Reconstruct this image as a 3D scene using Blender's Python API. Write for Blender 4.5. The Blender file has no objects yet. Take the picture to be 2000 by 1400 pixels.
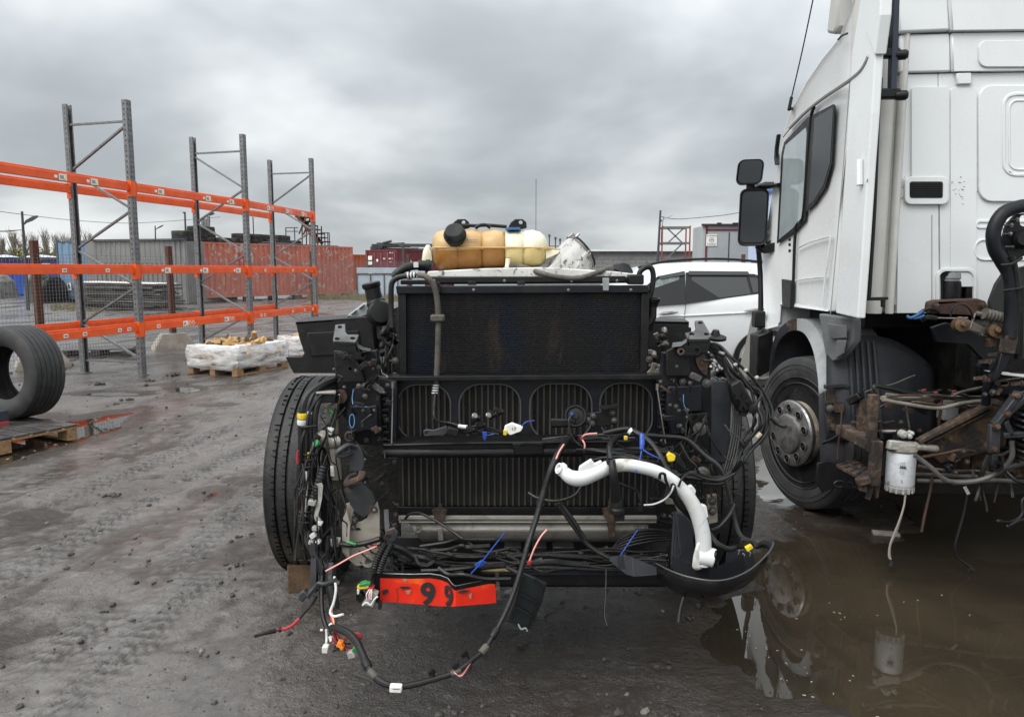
import bpy, bmesh, math, random
import numpy as np
from mathutils import Vector, Matrix, noise
from mathutils.geometry import tessellate_polygon
random.seed(7)
R = math.radians
scene = bpy.context.scene
COL = scene.collection

# ------------------------------------------------------------------ camera
CAM_H, PITCH, FPX = 1.6, R(6.81), 1440.0        # eye height, downward tilt, focal length in photo pixels (2000 wide)
cam_d = bpy.data.cameras.new('camera')
cam_d.sensor_width = 36.0
cam_d.lens = 36.0 * FPX / 2000.0
cam_d.clip_start, cam_d.clip_end = 0.05, 2000
cam = bpy.data.objects.new('camera', cam_d)
COL.objects.link(cam)
cam.location = (0, 0, CAM_H)
cam.rotation_euler = (math.pi / 2 - PITCH, 0, 0)
scene.camera = cam

# ------------------------------------------------------------------ sky: overcast, with a Nishita sky behind the cloud deck
SUN_EL, SUN_AZ = R(48), R(228)                 # azimuth clockwise from +Y: behind the camera, a little to the left
world = bpy.data.worlds.new('World')
scene.world = world
world.use_nodes = True
wt = world.node_tree
wt.nodes.clear()
def wn(t, **k):
    n = wt.nodes.new(t)
    for a, b in k.items(): setattr(n, a, b)
    return n
def wl(a, b): wt.links.new(a, b)
def wmath(op, a, b=None, c=None):
    n = wn('ShaderNodeMath', operation=op)
    for i, v in enumerate((a, b, c)):
        if v is None: continue
        if isinstance(v, (int, float)): n.inputs[i].default_value = v
        else: wl(v, n.inputs[i])
    return n.outputs[0]
tc = wn('ShaderNodeTexCoord')
sx = wn('ShaderNodeSeparateXYZ'); wl(tc.outputs['Generated'], sx.inputs[0])
zc = wmath('MAXIMUM', sx.outputs[2], 0.0)
den = wmath('ADD', zc, 0.34)
ux, uy = wmath('DIVIDE', sx.outputs[0], den), wmath('DIVIDE', sx.outputs[1], den)
cv = wn('ShaderNodeCombineXYZ'); wl(ux, cv.inputs[0]); wl(uy, cv.inputs[1])
def cloud(scale, det, off, dist=0.25, rough=0.5, sc=(1, 1, 1)):
    m = wn('ShaderNodeMapping'); m.inputs['Location'].default_value = off; m.inputs['Scale'].default_value = sc
    wl(cv.outputs[0], m.inputs[0])
    n = wn('ShaderNodeTexNoise'); n.inputs['Scale'].default_value = scale; n.inputs['Detail'].default_value = det
    n.inputs['Distortion'].default_value = dist; n.inputs['Roughness'].default_value = rough
    wl(m.outputs[0], n.inputs[0])
    return n.outputs[0]
n1 = cloud(1.5, 4, (34.43, 38.59, 0), 0.15, 0.5)
n2 = cloud(0.32, 2, (36.19, 22.76, 0), 0.2, 0.4)
def wrange(v, a, b, c, d):
    m = wn('ShaderNodeMapRange', interpolation_type='SMOOTHSTEP')
    wl(v, m.inputs[0])
    for i, q in enumerate((a, b, c, d)): m.inputs[i + 1].default_value = q
    return m.outputs[0]
cl = wmath('MULTIPLY', wrange(n1, 0.3, 0.70, 0.90, 1.30), wrange(n2, 0.34, 0.66, 0.88, 1.28))
grad = wrange(zc, 0.0, 1.0, 0.58, 1.75)         # an overcast sky brightens towards the zenith
lum = wmath('MULTIPLY', cl, grad)
ramp = wn('ShaderNodeMix', data_type='RGBA')
wl(wrange(cl, 0.75, 1.5, 0, 1), ramp.inputs['Factor'])
ramp.inputs['A'].default_value = (0.535, 0.58, 0.612, 1)
ramp.inputs['B'].default_value = (0.85, 0.87, 0.868, 1)
bg_c = wn('ShaderNodeBackground'); wl(ramp.outputs['Result'], bg_c.inputs[0]); wl(lum, bg_c.inputs[1])
sky = wn('ShaderNodeTexSky', sky_type='NISHITA', sun_disc=False, sun_elevation=SUN_EL, sun_rotation=SUN_AZ, air_density=1.0, dust_density=2.0)
bg_s = wn('ShaderNodeBackground'); wl(sky.outputs[0], bg_s.inputs[0]); bg_s.inputs[1].default_value = 0.06
mxs = wn('ShaderNodeMixShader'); mxs.inputs[0].default_value = 0.9
wl(bg_s.outputs[0], mxs.inputs[1]); wl(bg_c.outputs[0], mxs.inputs[2])
out = wn('ShaderNodeOutputWorld'); wl(mxs.outputs[0], out.inputs[0])

# ------------------------------------------------------------------ soft sun through the cloud
sun_d = bpy.data.lights.new('sun', 'SUN')
sun_d.energy, sun_d.angle, sun_d.color = 1.5, R(40), (1.0, 0.985, 0.96)
sun = bpy.data.objects.new('sun', sun_d); COL.objects.link(sun)
sdir = Vector((math.sin(SUN_AZ) * math.cos(SUN_EL), math.cos(SUN_AZ) * math.cos(SUN_EL), math.sin(SUN_EL)))
sun.rotation_euler = sdir.to_track_quat('Z', 'Y').to_euler()

vs = scene.view_settings
vs.view_transform, vs.look, vs.exposure, vs.gamma, vs.use_curve_mapping = 'Standard', 'None', 0.62, 1.0, False
scene.cycles.max_bounces = 8
scene.cycles.diffuse_bounces = 3
scene.cycles.glossy_bounces = 4
scene.cycles.transmission_bounces = 5
scene.cycles.transparent_max_bounces = 8

# ------------------------------------------------------------------ where a photo pixel lies at a given distance
CP, SP = math.cos(PITCH), math.sin(PITCH)
EYE = Vector((0, 0, CAM_H))
def ray(px, py):
    u, v = (px - 1000) / FPX, (py - 700) / FPX
    return Vector((u, CP - v * SP, -SP - v * CP))
def P(px, py, D):
    d = ray(px, py)
    return EYE + d * (D / d.y)
def G(px, py, z=0.0):
    d = ray(px, py)
    return EYE + d * ((z - CAM_H) / d.z)
def hit(px, py, p0, n):
    d = ray(px, py)
    return EYE + d * ((p0 - EYE).dot(n) / d.dot(n))

# ------------------------------------------------------------------ materials
MATS = {}
def mat(name, col, rough=0.6, metal=0.0, col2=None, nscale=6.0, nlo=0.42, nhi=0.62, col3=None, s3=2.0, lo3=0.58, hi3=0.66,
        bump=0.0, bscale=60.0, rvar=0.12, coat=0.0, spec=0.5, stretch=None, streak=None, detail=5, alpha=None, trans=0.0, ior=1.45, sss=0.0):
    """base colour broken up by one or two layers of noise (dust, rust, wear), with relief and uneven gloss"""
    if name in MATS: return MATS[name]
    m = bpy.data.materials.new(name); m.use_nodes = True
    t = m.node_tree; ns = t.nodes; L = t.links.new
    b = ns['Principled BSDF']
    b.inputs['Metallic'].default_value = metal
    b.inputs['Coat Weight'].default_value = coat
    b.inputs['Coat Roughness'].default_value = 0.08
    b.inputs['Specular IOR Level'].default_value = spec
    b.inputs['IOR'].default_value = ior
    b.inputs['Transmission Weight'].default_value = trans
    if sss: 
        b.inputs['Subsurface Weight'].default_value = sss
        b.inputs['Subsurface Radius'].default_value = (0.05, 0.04, 0.02)
    tcn = ns.new('ShaderNodeTexCoord'); co = tcn.outputs['Object']
    if stretch:
        mp = ns.new('ShaderNodeMapping'); mp.inputs['Scale'].default_value = stretch
        L(co, mp.inputs[0]); co = mp.outputs[0]
    def nz(sc, det=detail, dist=0.3, c=None):
        n = ns.new('ShaderNodeTexNoise'); n.inputs['Scale'].default_value = sc; n.inputs['Detail'].default_value = det
        n.inputs['Distortion'].default_value = dist; n.inputs['Roughness'].default_value = 0.62
        L(c or co, n.inputs[0]); return n.outputs[0]
    def rng(v, a, bb, c, d):
        k = ns.new('ShaderNodeMapRange'); L(v, k.inputs[0])
        for i, q in enumerate((a, bb, c, d)): k.inputs[i + 1].default_value = q
        return k.outputs[0]
    def mixc(f, a, bb):
        k = ns.new('ShaderNodeMix'); k.data_type = 'RGBA'; L(f, k.inputs['Factor'])
        for nm, q in (('A', a), ('B', bb)):
            if isinstance(q, tuple): k.inputs[nm].default_value = (*q[:3], 1)
            else: L(q, k.inputs[nm])
        return k.outputs['Result']
    c = None
    n_a = nz(nscale)
    if col2: c = mixc(rng(n_a, nlo, nhi, 0, 1), col, col2)
    if col3: c = mixc(rng(nz(s3, 7, 0.6), lo3, hi3, 0, 1), c if c is not None else col, col3)
    if streak:
        mp2 = ns.new('ShaderNodeMapping'); mp2.inputs['Scale'].default_value = (9, 9, 0.7)
        L(tcn.outputs['Object'], mp2.inputs[0])
        c = mixc(rng(nz(1.6, 6, 0.1, mp2.outputs[0]), 0.5, 0.75, 0, streak[1]), c if c is not None else col, streak[0])
    if c is None: b.inputs['Base Color'].default_value = (*col[:3], 1)
    else: L(c, b.inputs['Base Color'])
    if rvar: L(rng(n_a, 0.3, 0.7, max(rough - rvar, 0.02), min(rough + rvar, 1)), b.inputs['Roughness'])
    else: b.inputs['Roughness'].default_value = rough
    if alpha is not None: L(rng(nz(3.0, 4), 0.36, 0.60, *alpha), b.inputs['Alpha'])
    if bump:
        bp = ns.new('ShaderNodeBump'); bp.inputs['Strength'].default_value = bump; bp.inputs['Distance'].default_value = 0.01
        L(nz(bscale, 4), bp.inputs['Height']); L(bp.outputs[0], b.inputs['Normal'])
    MATS[name] = m
    return m

K = dict(
 black=mat('black_painted_steel', (0.005, 0.005, 0.0055), 0.45, 0, (0.014, 0.0135, 0.013), 14, 0.5, 0.78, (0.05, 0.043, 0.036), 5, 0.66, 0.8, spec=0.35, bump=0.15, bscale=90),
 bluesteel=mat('dark_blue_steel', (0.005, 0.006, 0.009), 0.45, 0, (0.014, 0.014, 0.016), 11, 0.5, 0.75, (0.07, 0.06, 0.05), 9, 0.70, 0.78, spec=0.35, bump=0.12),
 plastic=mat('black_plastic', (0.006, 0.006, 0.0065), 0.45, 0, (0.014, 0.014, 0.014), 18, 0.5, 0.8, spec=0.35, bump=0.08, bscale=160),
 rubber=mat('cable_rubber', (0.007, 0.007, 0.007), 0.42, 0, (0.028, 0.026, 0.024), 22, 0.55, 0.8, spec=0.4, bump=0.2, bscale=120),
 hose=mat('brown_grey_hose', (0.085, 0.075, 0.060), 0.65, 0, (0.05, 0.046, 0.04), 20, bump=0.15),
 tyre=mat('tyre_rubber', (0.009, 0.009, 0.0095), 0.6, 0, (0.022, 0.0215, 0.021), 7, 0.45, 0.7, (0.075, 0.062, 0.047), 2.6, 0.50, 0.68, bump=0.35, bscale=70),
 tyregrey=mat('weathered_tyre_rubber', (0.035, 0.036, 0.036), 0.7, 0, (0.075, 0.075, 0.073), 6, 0.45, 0.7, bump=0.3, bscale=60),
 steel=mat('bare_steel', (0.30, 0.29, 0.28), 0.42, 0.85, (0.16, 0.14, 0.12), 12, bump=0.1),
 alu=mat('cast_aluminium', (0.27, 0.255, 0.225), 0.55, 0.35, (0.15, 0.135, 0.11), 7, 0.45, 0.68, (0.07, 0.055, 0.04), 4, 0.62, 0.75, bump=0.25, bscale=80),
 beige=mat('beige_cast_bracket', (0.30, 0.275, 0.235), 0.6, 0.1, (0.17, 0.15, 0.12), 6, bump=0.15),
 rust=mat('rusty_steel', (0.050, 0.028, 0.018), 0.85, 0, (0.12, 0.088, 0.062), 26, 0.48, 0.66, (0.020, 0.016, 0.014), 9, 0.44, 0.60, bump=0.6, bscale=55),
 rustdark=mat('dark_rusty_steel', (0.032, 0.015, 0.010), 0.8, 0, (0.062, 0.033, 0.021), 10, bump=0.5),
 rustyellow=mat('rust_with_old_primer', (0.050, 0.029, 0.016), 0.85, 0, (0.17, 0.13, 0.08), 9, 0.52, 0.66, (0.013, 0.011, 0.010), 8, 0.46, 0.58, bump=0.6, bscale=45),
 white=mat('white_truck_paint', (0.65, 0.668, 0.672), 0.28, 0, (0.615, 0.628, 0.625), 2.5, 0.4, 0.7, coat=0.35),
 carwhite=mat('white_car_paint', (0.60, 0.61, 0.62), 0.16, 0, (0.57, 0.575, 0.58), 3, coat=0.6, rvar=0.05),
 cream=mat('cream_cab_paint', (0.56, 0.555, 0.525), 0.4, 0, (0.51, 0.50, 0.465), 4, coat=0.2),
 greyplastic=mat('grey_faded_plastic', (0.27, 0.28, 0.285), 0.6, 0, (0.17, 0.175, 0.18), 5, 0.4, 0.68, bump=0.1),
 darkplastic=mat('dark_grey_plastic', (0.018, 0.019, 0.024), 0.55, 0, (0.032, 0.033, 0.037), 5, 0.42, 0.7, bump=0.1, streak=((0.06, 0.06, 0.065), 0.15)),
 glass=mat('dark_window_glass', (0.018, 0.020, 0.023), 0.06, 0, spec=0.6, rvar=0),
 mirror=mat('mirror_glass', (0.055, 0.058, 0.062), 0.06, 1.0, rvar=0.02),  # dark tint stands in for a dark reflection
 orange=mat('orange_beam_paint', (0.76, 0.10, 0.010), 0.38, 0, (0.66, 0.075, 0.010), 5, col3=(0.40, 0.06, 0.025), s3=7, lo3=0.66, hi3=0.72, coat=0.15),
 galv=mat('galvanised_steel', (0.20, 0.20, 0.205), 0.5, 0.45, (0.13, 0.13, 0.132), 16, 0.4, 0.65, bump=0.1),
 sticker=mat('white_sticker', (0.75, 0.74, 0.70), 0.5, 0, (0.62, 0.60, 0.55), 30),
 ink=mat('black_ink', (0.02, 0.02, 0.02), 0.5),
 yellow=mat('yellow_tag', (0.72, 0.52, 0.02), 0.45, 0, (0.5, 0.36, 0.03), 40),
 blue=mat('blue_plastic', (0.015, 0.06, 0.32), 0.45, 0, (0.012, 0.04, 0.22), 40),
 red=mat('red_plastic', (0.36, 0.025, 0.03), 0.45, 0, (0.24, 0.018, 0.022), 40),
 pink=mat('pink_wire', (0.72, 0.30, 0.27), 0.45),
 green=mat('green_plastic', (0.03, 0.22, 0.06), 0.4, 0, (0.02, 0.13, 0.04), 40),
 orangeplastic=mat('orange_plastic', (0.80, 0.22, 0.02), 0.4),
 whiteplastic=mat('white_plastic', (0.58, 0.59, 0.59), 0.36, 0, (0.52, 0.50, 0.45), 6, 0.5, 0.72, (0.30, 0.27, 0.21), 9, 0.58, 0.70),
 connector=mat('grey_connector', (0.38, 0.37, 0.35), 0.45, 0, (0.26, 0.25, 0.23), 30),
 wood=mat('raw_pallet_wood', (0.30, 0.185, 0.09), 0.8, 0, (0.19, 0.11, 0.055), 5, 0.4, 0.65, bump=0.4, bscale=40, stretch=(1, 6, 6)),
 wetwood=mat('wet_dark_wood', (0.034, 0.032, 0.032), 0.45, 0, (0.07, 0.062, 0.055), 6, bump=0.3, bscale=40),
 block=mat('old_timber_block', (0.075, 0.042, 0.024), 0.8, 0, (0.12, 0.075, 0.042), 8, bump=0.5),
 firewood=mat('split_firewood', (0.52, 0.33, 0.14), 0.8, 0, (0.30, 0.165, 0.065), 6, bump=0.3),
 bark=mat('birch_bark', (0.07, 0.045, 0.03), 0.9, 0, (0.16, 0.11, 0.07), 9, bump=0.5),
 concrete=mat('concrete', (0.30, 0.285, 0.245), 0.9, 0, (0.22, 0.205, 0.175), 5, bump=0.3, bscale=45),
 redcont=mat('faded_red_container', (0.46, 0.15, 0.105), 0.65, 0, (0.38, 0.11, 0.078), 0.7, 0.4, 0.6, (0.40, 0.35, 0.31), 3.2, 0.575, 0.60, bump=0.1, streak=((0.24, 0.09, 0.06), 0.6), detail=7),
 maroon=mat('maroon_container', (0.14, 0.022, 0.03), 0.55, 0, (0.11, 0.018, 0.022), 1),
 orangecont=mat('orange_container', (0.36, 0.085, 0.03), 0.6, 0, (0.30, 0.065, 0.025), 1),
 bluecont=mat('grey_blue_container', (0.12, 0.20, 0.30), 0.6, 0, (0.16, 0.24, 0.32), 0.8, 0.4, 0.7, bump=0.1),
 brightblue=mat('bright_blue_sheet', (0.015, 0.085, 0.42), 0.5, 0, (0.012, 0.06, 0.32), 0.8),
 greysheet=mat('grey_corrugated_sheet', (0.19, 0.19, 0.187), 0.6, 0.1, (0.14, 0.14, 0.137), 0.9, 0.4, 0.7),
 paleblue=mat('pale_blue_sheet', (0.40, 0.46, 0.52), 0.5, 0.1, (0.34, 0.40, 0.46), 1.2),
 building=mat('grey_building_wall', (0.20, 0.20, 0.195), 0.8, 0, (0.165, 0.165, 0.16), 3),
 paleroof=mat('pale_roof_edge', (0.6, 0.62, 0.64), 0.5),
 trailer=mat('grey_trailer_panel', (0.34, 0.36, 0.36), 0.5, 0, (0.30, 0.315, 0.315), 1),
 bluewall=mat('blue_building_panel', (0.05, 0.15, 0.45), 0.5, 0, (0.04, 0.12, 0.36), 1),
 palewall=mat('pale_blue_building_panel', (0.42, 0.50, 0.66), 0.5, 0, (0.36, 0.44, 0.6), 1),
 twig=mat('bare_twigs', (0.19, 0.17, 0.14), 0.9),
 leaf=mat('spring_leaves', (0.17, 0.17, 0.03), 0.8, 0, (0.21, 0.19, 0.05), 0.5),
 drygrass=mat('dry_grass', (0.16, 0.13, 0.06), 0.9, 0, (0.10, 0.10, 0.04), 1),
 pole=mat('dark_steel_pole', (0.045, 0.048, 0.052), 0.6),
 plate=mat('orange_red_reflective_plate', (0.74, 0.030, 0.010), 0.38, 0, (0.62, 0.020, 0.008), 7, 0.4, 0.6, (0.80, 0.11, 0.012), 9, 0.56, 0.68, rvar=0.1),
 tankbrown=mat('coolant_stained_tank', (0.27, 0.118, 0.020), 0.36, 0, (0.19, 0.075, 0.011), 9, 0.4, 0.7, sss=0.06, streak=((0.30, 0.16, 0.05), 0.5)),
 tanktan=mat('tan_translucent_tank', (0.48, 0.32, 0.14), 0.36, 0, (0.40, 0.23, 0.08), 9, 0.4, 0.7, sss=0.08),
 tankcream=mat('cream_translucent_tank', (0.70, 0.67, 0.54), 0.34, 0, (0.62, 0.57, 0.40), 8, 0.4, 0.7, sss=0.08),
 tankyellow=mat('yellowed_translucent_tank', (0.56, 0.45, 0.20), 0.36, 0, (0.44, 0.31, 0.10), 8, 0.45, 0.7, sss=0.06),
 duct=mat('mouldy_grey_duct', (0.42, 0.415, 0.405), 0.65, 0, (0.34, 0.335, 0.325), 9, 0.4, 0.6, (0.07, 0.065, 0.06), 38, 0.55, 0.62, bump=0.1),
 condenser=mat('condenser_fins', (0.012, 0.012, 0.013), 0.5, 0.2, (0.006, 0.011, 0.022), 2.6, 0.50, 0.62, (0.045, 0.033, 0.024), 7, 0.53, 0.70, bump=0.5, bscale=150, stretch=(1.7, 1, 0.5)),
 cooler=mat('cooler_core', (0.009, 0.009, 0.010), 0.6, 0.1, (0.02, 0.018, 0.016), 12, bump=0.4, bscale=140),
 coolertube=mat('cooler_tube', (0.055, 0.053, 0.050), 0.55, 0.3, (0.095, 0.080, 0.066), 9, 0.4, 0.7, (0.05, 0.03, 0.02), 4, 0.6, 0.7),
 oil=mat('sooty_engine', (0.008, 0.0075, 0.007), 0.5, 0, (0.022, 0.019, 0.016), 9, 0.5, 0.75, (0.09, 0.075, 0.06), 12, 0.66, 0.76, bump=0.5, bscale=50, spec=0.3),
 chrome=mat('worn_hub_metal', (0.25, 0.247, 0.24), 0.38, 0.8, (0.13, 0.126, 0.118), 14, bump=0.1),
 hubmud=mat('muddy_rim', (0.20, 0.175, 0.135), 0.8, 0.1, (0.33, 0.29, 0.22), 9, 0.45, 0.65, (0.05, 0.042, 0.034), 5, 0.55, 0.68, bump=0.4),
 bolt=mat('dull_bolt_steel', (0.13, 0.125, 0.12), 0.5, 0.7, (0.06, 0.05, 0.04), 40),
 lip=mat('worn_lip_highlight', (0.06, 0.06, 0.063), 0.4),  # worn edge grey, also the painted highlight of the bumper rim
 dustytyre=mat('dusty_tyre_rubber', (0.020, 0.020, 0.0205), 0.68, 0, (0.040, 0.039, 0.038), 8, 0.42, 0.7, (0.07, 0.062, 0.052), 4, 0.58, 0.74, bump=0.3, bscale=70),
 hole=mat('unlit_hole_black', (0.003, 0.003, 0.003), 1.0, spec=0.0, rvar=0),
 clear=mat('clear_stretch_film', (0.80, 0.80, 0.80), 0.28, 0, (0.55, 0.52, 0.48), 4, 0.45, 0.7, bump=0.9, bscale=9, stretch=(1, 1, 5), alpha=(0.18, 0.92)),
 tarp=mat('grey_tarpaulin', (0.14, 0.14, 0.135), 0.7, 0, (0.07, 0.07, 0.068), 2),
 brown=mat('brown_post_paint', (0.060, 0.022, 0.013), 0.65, 0, (0.085, 0.033, 0.02), 9),
 filterwhite=mat('white_filter_can', (0.50, 0.52, 0.54), 0.45, 0, (0.38, 0.39, 0.40), 14, 0.45, 0.7, (0.22, 0.17, 0.12), 16, 0.60, 0.64),
 chalk=mat('blue_marker', (0.12, 0.30, 0.55), 0.7),
 wire=mat('fence_wire', (0.22, 0.22, 0.22), 0.5, 0.5),
)
# ------------------------------------------------------------------ mesh building
def spline(pts, sub=6):
    pts = [Vector(p) for p in pts]
    if len(pts) < 3: return pts
    res = []
    ext = [2 * pts[0] - pts[1]] + pts + [2 * pts[-1] - pts[-2]]
    for i in range(1, len(ext) - 2):
        p0, p1, p2, p3 = ext[i - 1:i + 3]
        for k in range(sub):
            t = k / sub
            res.append(0.5 * ((2 * p1) + (p2 - p0) * t + (2 * p0 - 5 * p1 + 4 * p2 - p3) * t * t + (3 * p1 - p0 - 3 * p2 + p3) * t ** 3))
    res.append(pts[-1])
    return res

class MB:
    """collects boxes, tubes, lathed and extruded shapes, then links them as one mesh object"""
    def __init__(s): s.v, s.f, s.m = [], [], []
    def add(s, vs_, fs, mi=0):
        o = len(s.v); s.v += [tuple(v) for v in vs_]
        s.f += [tuple(i + o for i in f) for f in fs]; s.m += [mi] * len(fs)
        return s
    def box(s, c, size, rot=None, mi=0):
        c = Vector(c); hx, hy, hz = (q / 2 for q in size)
        vs_ = [Vector((a * hx, b * hy, d * hz)) for d in (-1, 1) for b in (-1, 1) for a in (-1, 1)]
        if rot is not None: vs_ = [rot @ v for v in vs_]
        return s.add([c + v for v in vs_], [(0, 2, 3, 1), (4, 5, 7, 6), (0, 1, 5, 4), (2, 6, 7, 3), (0, 4, 6, 2), (1, 3, 7, 5)], mi)
    def bar(s, a, b, w, h, up=(0, 0, 1), mi=0):
        a, b = Vector(a), Vector(b); d = (b - a); L = d.length; d = d / L
        up = Vector(up)
        if abs(d.dot(up)) > 0.98: up = Vector((0, 1, 0))
        x = d.cross(up).normalized(); z = x.cross(d)
        return s.box((a + b) / 2, (w, L, h), Matrix((x, d, z)).transposed(), mi)
    def tube(s, pts, r, n=8, sub=6, closed=False, mi=0, flat=1.0):
        pts = spline(pts, sub) if sub else [Vector(p) for p in pts]
        N = len(pts)
        rs = r if callable(r) else (lambda t: r)
        up = Vector((0.13, 0.2, 0.97)); vs_ = []; prev = None
        for i, p in enumerate(pts):
            d = (pts[min(i + 1, N - 1)] - pts[max(i - 1, 0)])
            if d.length < 1e-9: d = Vector((0, 0, 1))
            d.normalize()
            x = (prev - d * prev.dot(d)) if prev is not None else d.cross(up)
            if x.length < 1e-6: x = d.cross(Vector((1, 0.1, 0)))
            x.normalize(); prev = x; y = d.cross(x)
            q = rs(i / max(N - 1, 1))
            vs_ += [p + (x * math.cos(2 * math.pi * k / n) + y * math.sin(2 * math.pi * k / n) * flat) * q for k in range(n)]
        fs = [(i * n + k, i * n + (k + 1) % n, (i + 1) * n + (k + 1) % n, (i + 1) * n + k) for i in range(N - 1) for k in range(n)]
        fs += [tuple(range(n - 1, -1, -1)), tuple((N - 1) * n + k for k in range(n))]
        return s.add(vs_, fs, mi)
    def corr(s, pts, r, pitch=0.008, depth=0.2, n=9, mi=0):
        """corrugated conduit"""
        pp_ = spline(pts, 6); L = sum((pp_[i + 1] - pp_[i]).length for i in range(len(pp_) - 1))
        k = max(4, int(L / pitch * 2)); cum = [0]
        for i in range(len(pp_) - 1): cum.append(cum[-1] + (pp_[i + 1] - pp_[i]).length)
        res = []; j = 0
        for i in range(k + 1):
            d = L * i / k
            while j < len(pp_) - 2 and cum[j + 1] < d: j += 1
            seg = max(cum[j + 1] - cum[j], 1e-9)
            res.append(pp_[j].lerp(pp_[j + 1], min(1, (d - cum[j]) / seg)))
        return s.tube(res, lambda t: r * (1 - depth * (round(t * k) % 2)), n, 0, mi=mi)
    def lathe(s, prof, c, axis, n=32, mi=0, close=False, mis=None):
        """prof: (radius, distance along the axis)"""
        c, ax = Vector(c), Vector(axis).normalized()
        x = ax.cross(Vector((0, 0, 1)))
        if x.length < 1e-3: x = Vector((1, 0, 0))
        x.normalize(); y = ax.cross(x)
        vs_ = [c + ax * h + (x * math.cos(2 * math.pi * k / n) + y * math.sin(2 * math.pi * k / n)) * max(r, 1e-4) for r, h in prof for k in range(n)]
        m = len(prof); rows = m if close else m - 1
        for i in range(rows):
            j = (i + 1) % m
            s.m += [mis[i] if mis else mi] * n
        o = len(s.v); s.v += [tuple(v) for v in vs_]
        s.f += [(o + i * n + k, o + i * n + (k + 1) % n, o + ((i + 1) % m) * n + (k + 1) % n, o + ((i + 1) % m) * n + k) for i in range(rows) for k in range(n)]
        if not close:
            for i in (0, m - 1):
                if prof[i][0] > 1e-3: s.f.append(tuple(o + i * n + k for k in range(n))); s.m.append(mi)
        return s
    def prism(s, outline, depth, holes=(), mi=0):
        """3D outline (planar) with holes, thickened by the vector depth"""
        loops = [[Vector(p) for p in outline]] + [[Vector(p) for p in h] for h in holes]
        d = Vector(depth); flat = [p for l in loops for p in l]; n = len(flat)
        tris = tessellate_polygon(loops)
        fs = [tuple(t) for t in tris] + [tuple(i + n for i in reversed(t)) for t in tris]
        o = 0
        for l in loops:
            k = len(l)
            fs += [(o + i, o + (i + 1) % k, o + (i + 1) % k + n, o + i + n) for i in range(k)]
            o += k
        return s.add(flat + [p + d for p in flat], fs, mi)
    def loft(s, rings, caps=True, mi=0):
        n = len(rings[0]); vs_ = [p for r in rings for p in r]
        fs = [(i * n + k, i * n + (k + 1) % n, (i + 1) * n + (k + 1) % n, (i + 1) * n + k) for i in range(len(rings) - 1) for k in range(n)]
        if caps: fs += [tuple(range(n - 1, -1, -1)), tuple((len(rings) - 1) * n + k for k in range(n))]
        return s.add(vs_, fs, mi)
    def sheet(s, grid, mi=0):
        m, n = len(grid), len(grid[0])
        return s.add([p for r in grid for p in r], [(i * n + k, i * n + k + 1, (i + 1) * n + k + 1, (i + 1) * n + k) for i in range(m - 1) for k in range(n - 1)], mi)
    def bolt(s, c, r=0.012, ax=(0, -1, 0), h=0.01, mi=0):
        c = Vector(c); ax = Vector(ax)
        s.lathe([(r * 1.5, 0), (r * 1.5, h * 0.3)], c, ax, 12, mi)
        return s.lathe([(r, h * 0.3), (r, h), (r * 0.6, h * 1.15)], c, ax, 6, mi)
    def build(s, name, m, parent=None, bevel=0.0, seg=2, smooth=35, solid=0.0, **props):
        me = bpy.data.meshes.new(name)
        me.from_pydata(s.v, [], s.f)
        ms = m if isinstance(m, (list, tuple)) else [m]
        for q in ms: me.materials.append(K[q] if isinstance(q, str) else q)
        if len(ms) > 1: me.polygons.foreach_set('material_index', s.m)
        bm = bmesh.new(); bm.from_mesh(me)
        bmesh.ops.recalc_face_normals(bm, faces=bm.faces); bm.to_mesh(me); bm.free()
        if smooth:
            me.polygons.foreach_set('use_smooth', [True] * len(me.polygons))
            me.set_sharp_from_angle(angle=R(smooth))
        me.update()
        o = bpy.data.objects.new(name, me); COL.objects.link(o)
        if solid:
            md = o.modifiers.new('thickness', 'SOLIDIFY'); md.thickness = solid; md.offset = 0
        if bevel:
            md = o.modifiers.new('bevel', 'BEVEL'); md.width = bevel; md.segments = seg; md.limit_method = 'ANGLE'; md.angle_limit = R(40)
        if parent is not None: put(o, parent)
        for k_, v_ in props.items(): o[k_] = v_
        return o

def put(o, parent):
    o.parent = parent
    if parent.type == 'EMPTY' and 'base' in parent.keys():
        o.matrix_parent_inverse = Matrix.Translation(-Vector(parent['base']))
def thing(name, label, cat, loc, group=None):
    o = bpy.data.objects.new(name, None); COL.objects.link(o)
    o.empty_display_size = 0.1
    o.location = loc; o['base'] = tuple(loc)
    return tag(o, label, cat, group)
def tag(o, label, cat, group=None):
    o['label'] = label; o['category'] = cat
    if group: o['group'] = group
    return o
def copy_tree(o, parent=None):
    c = o.copy(); COL.objects.link(c)
    if parent is not None: c.parent = parent
    for ch in list(o.children): copy_tree(ch, c)
    return c
def rrect(w, h, r, seg=4):
    r = min(r, w / 2 - 1e-4, h / 2 - 1e-4); o = []
    for cx, cy, a0 in ((w / 2 - r, h / 2 - r, 0), (-w / 2 + r, h / 2 - r, 90), (-w / 2 + r, -h / 2 + r, 180), (w / 2 - r, -h / 2 + r, 270)):
        o += [(cx + r * math.cos(R(a0 + 90 * k / seg)), cy + r * math.sin(R(a0 + 90 * k / seg))) for k in range(seg + 1)]
    return o
def prect(x0, y0, x1, y1, r, seg=4):
    """rounded rectangle in photo pixels"""
    return [((x0 + x1) / 2 + a, (y0 + y1) / 2 - b) for a, b in rrect(x1 - x0, y1 - y0, r, seg)]
def pcirc(cx, cy, r, n=14, ry=None):
    return [(cx + r * math.cos(2 * math.pi * k / n), cy - (ry or r) * math.sin(2 * math.pi * k / n)) for k in range(n)]
def pp(pts, D): return [P(x, y, D) for x, y in pts]
def p3(pts): return [P(x, y, d) for x, y, d in pts]
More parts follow.
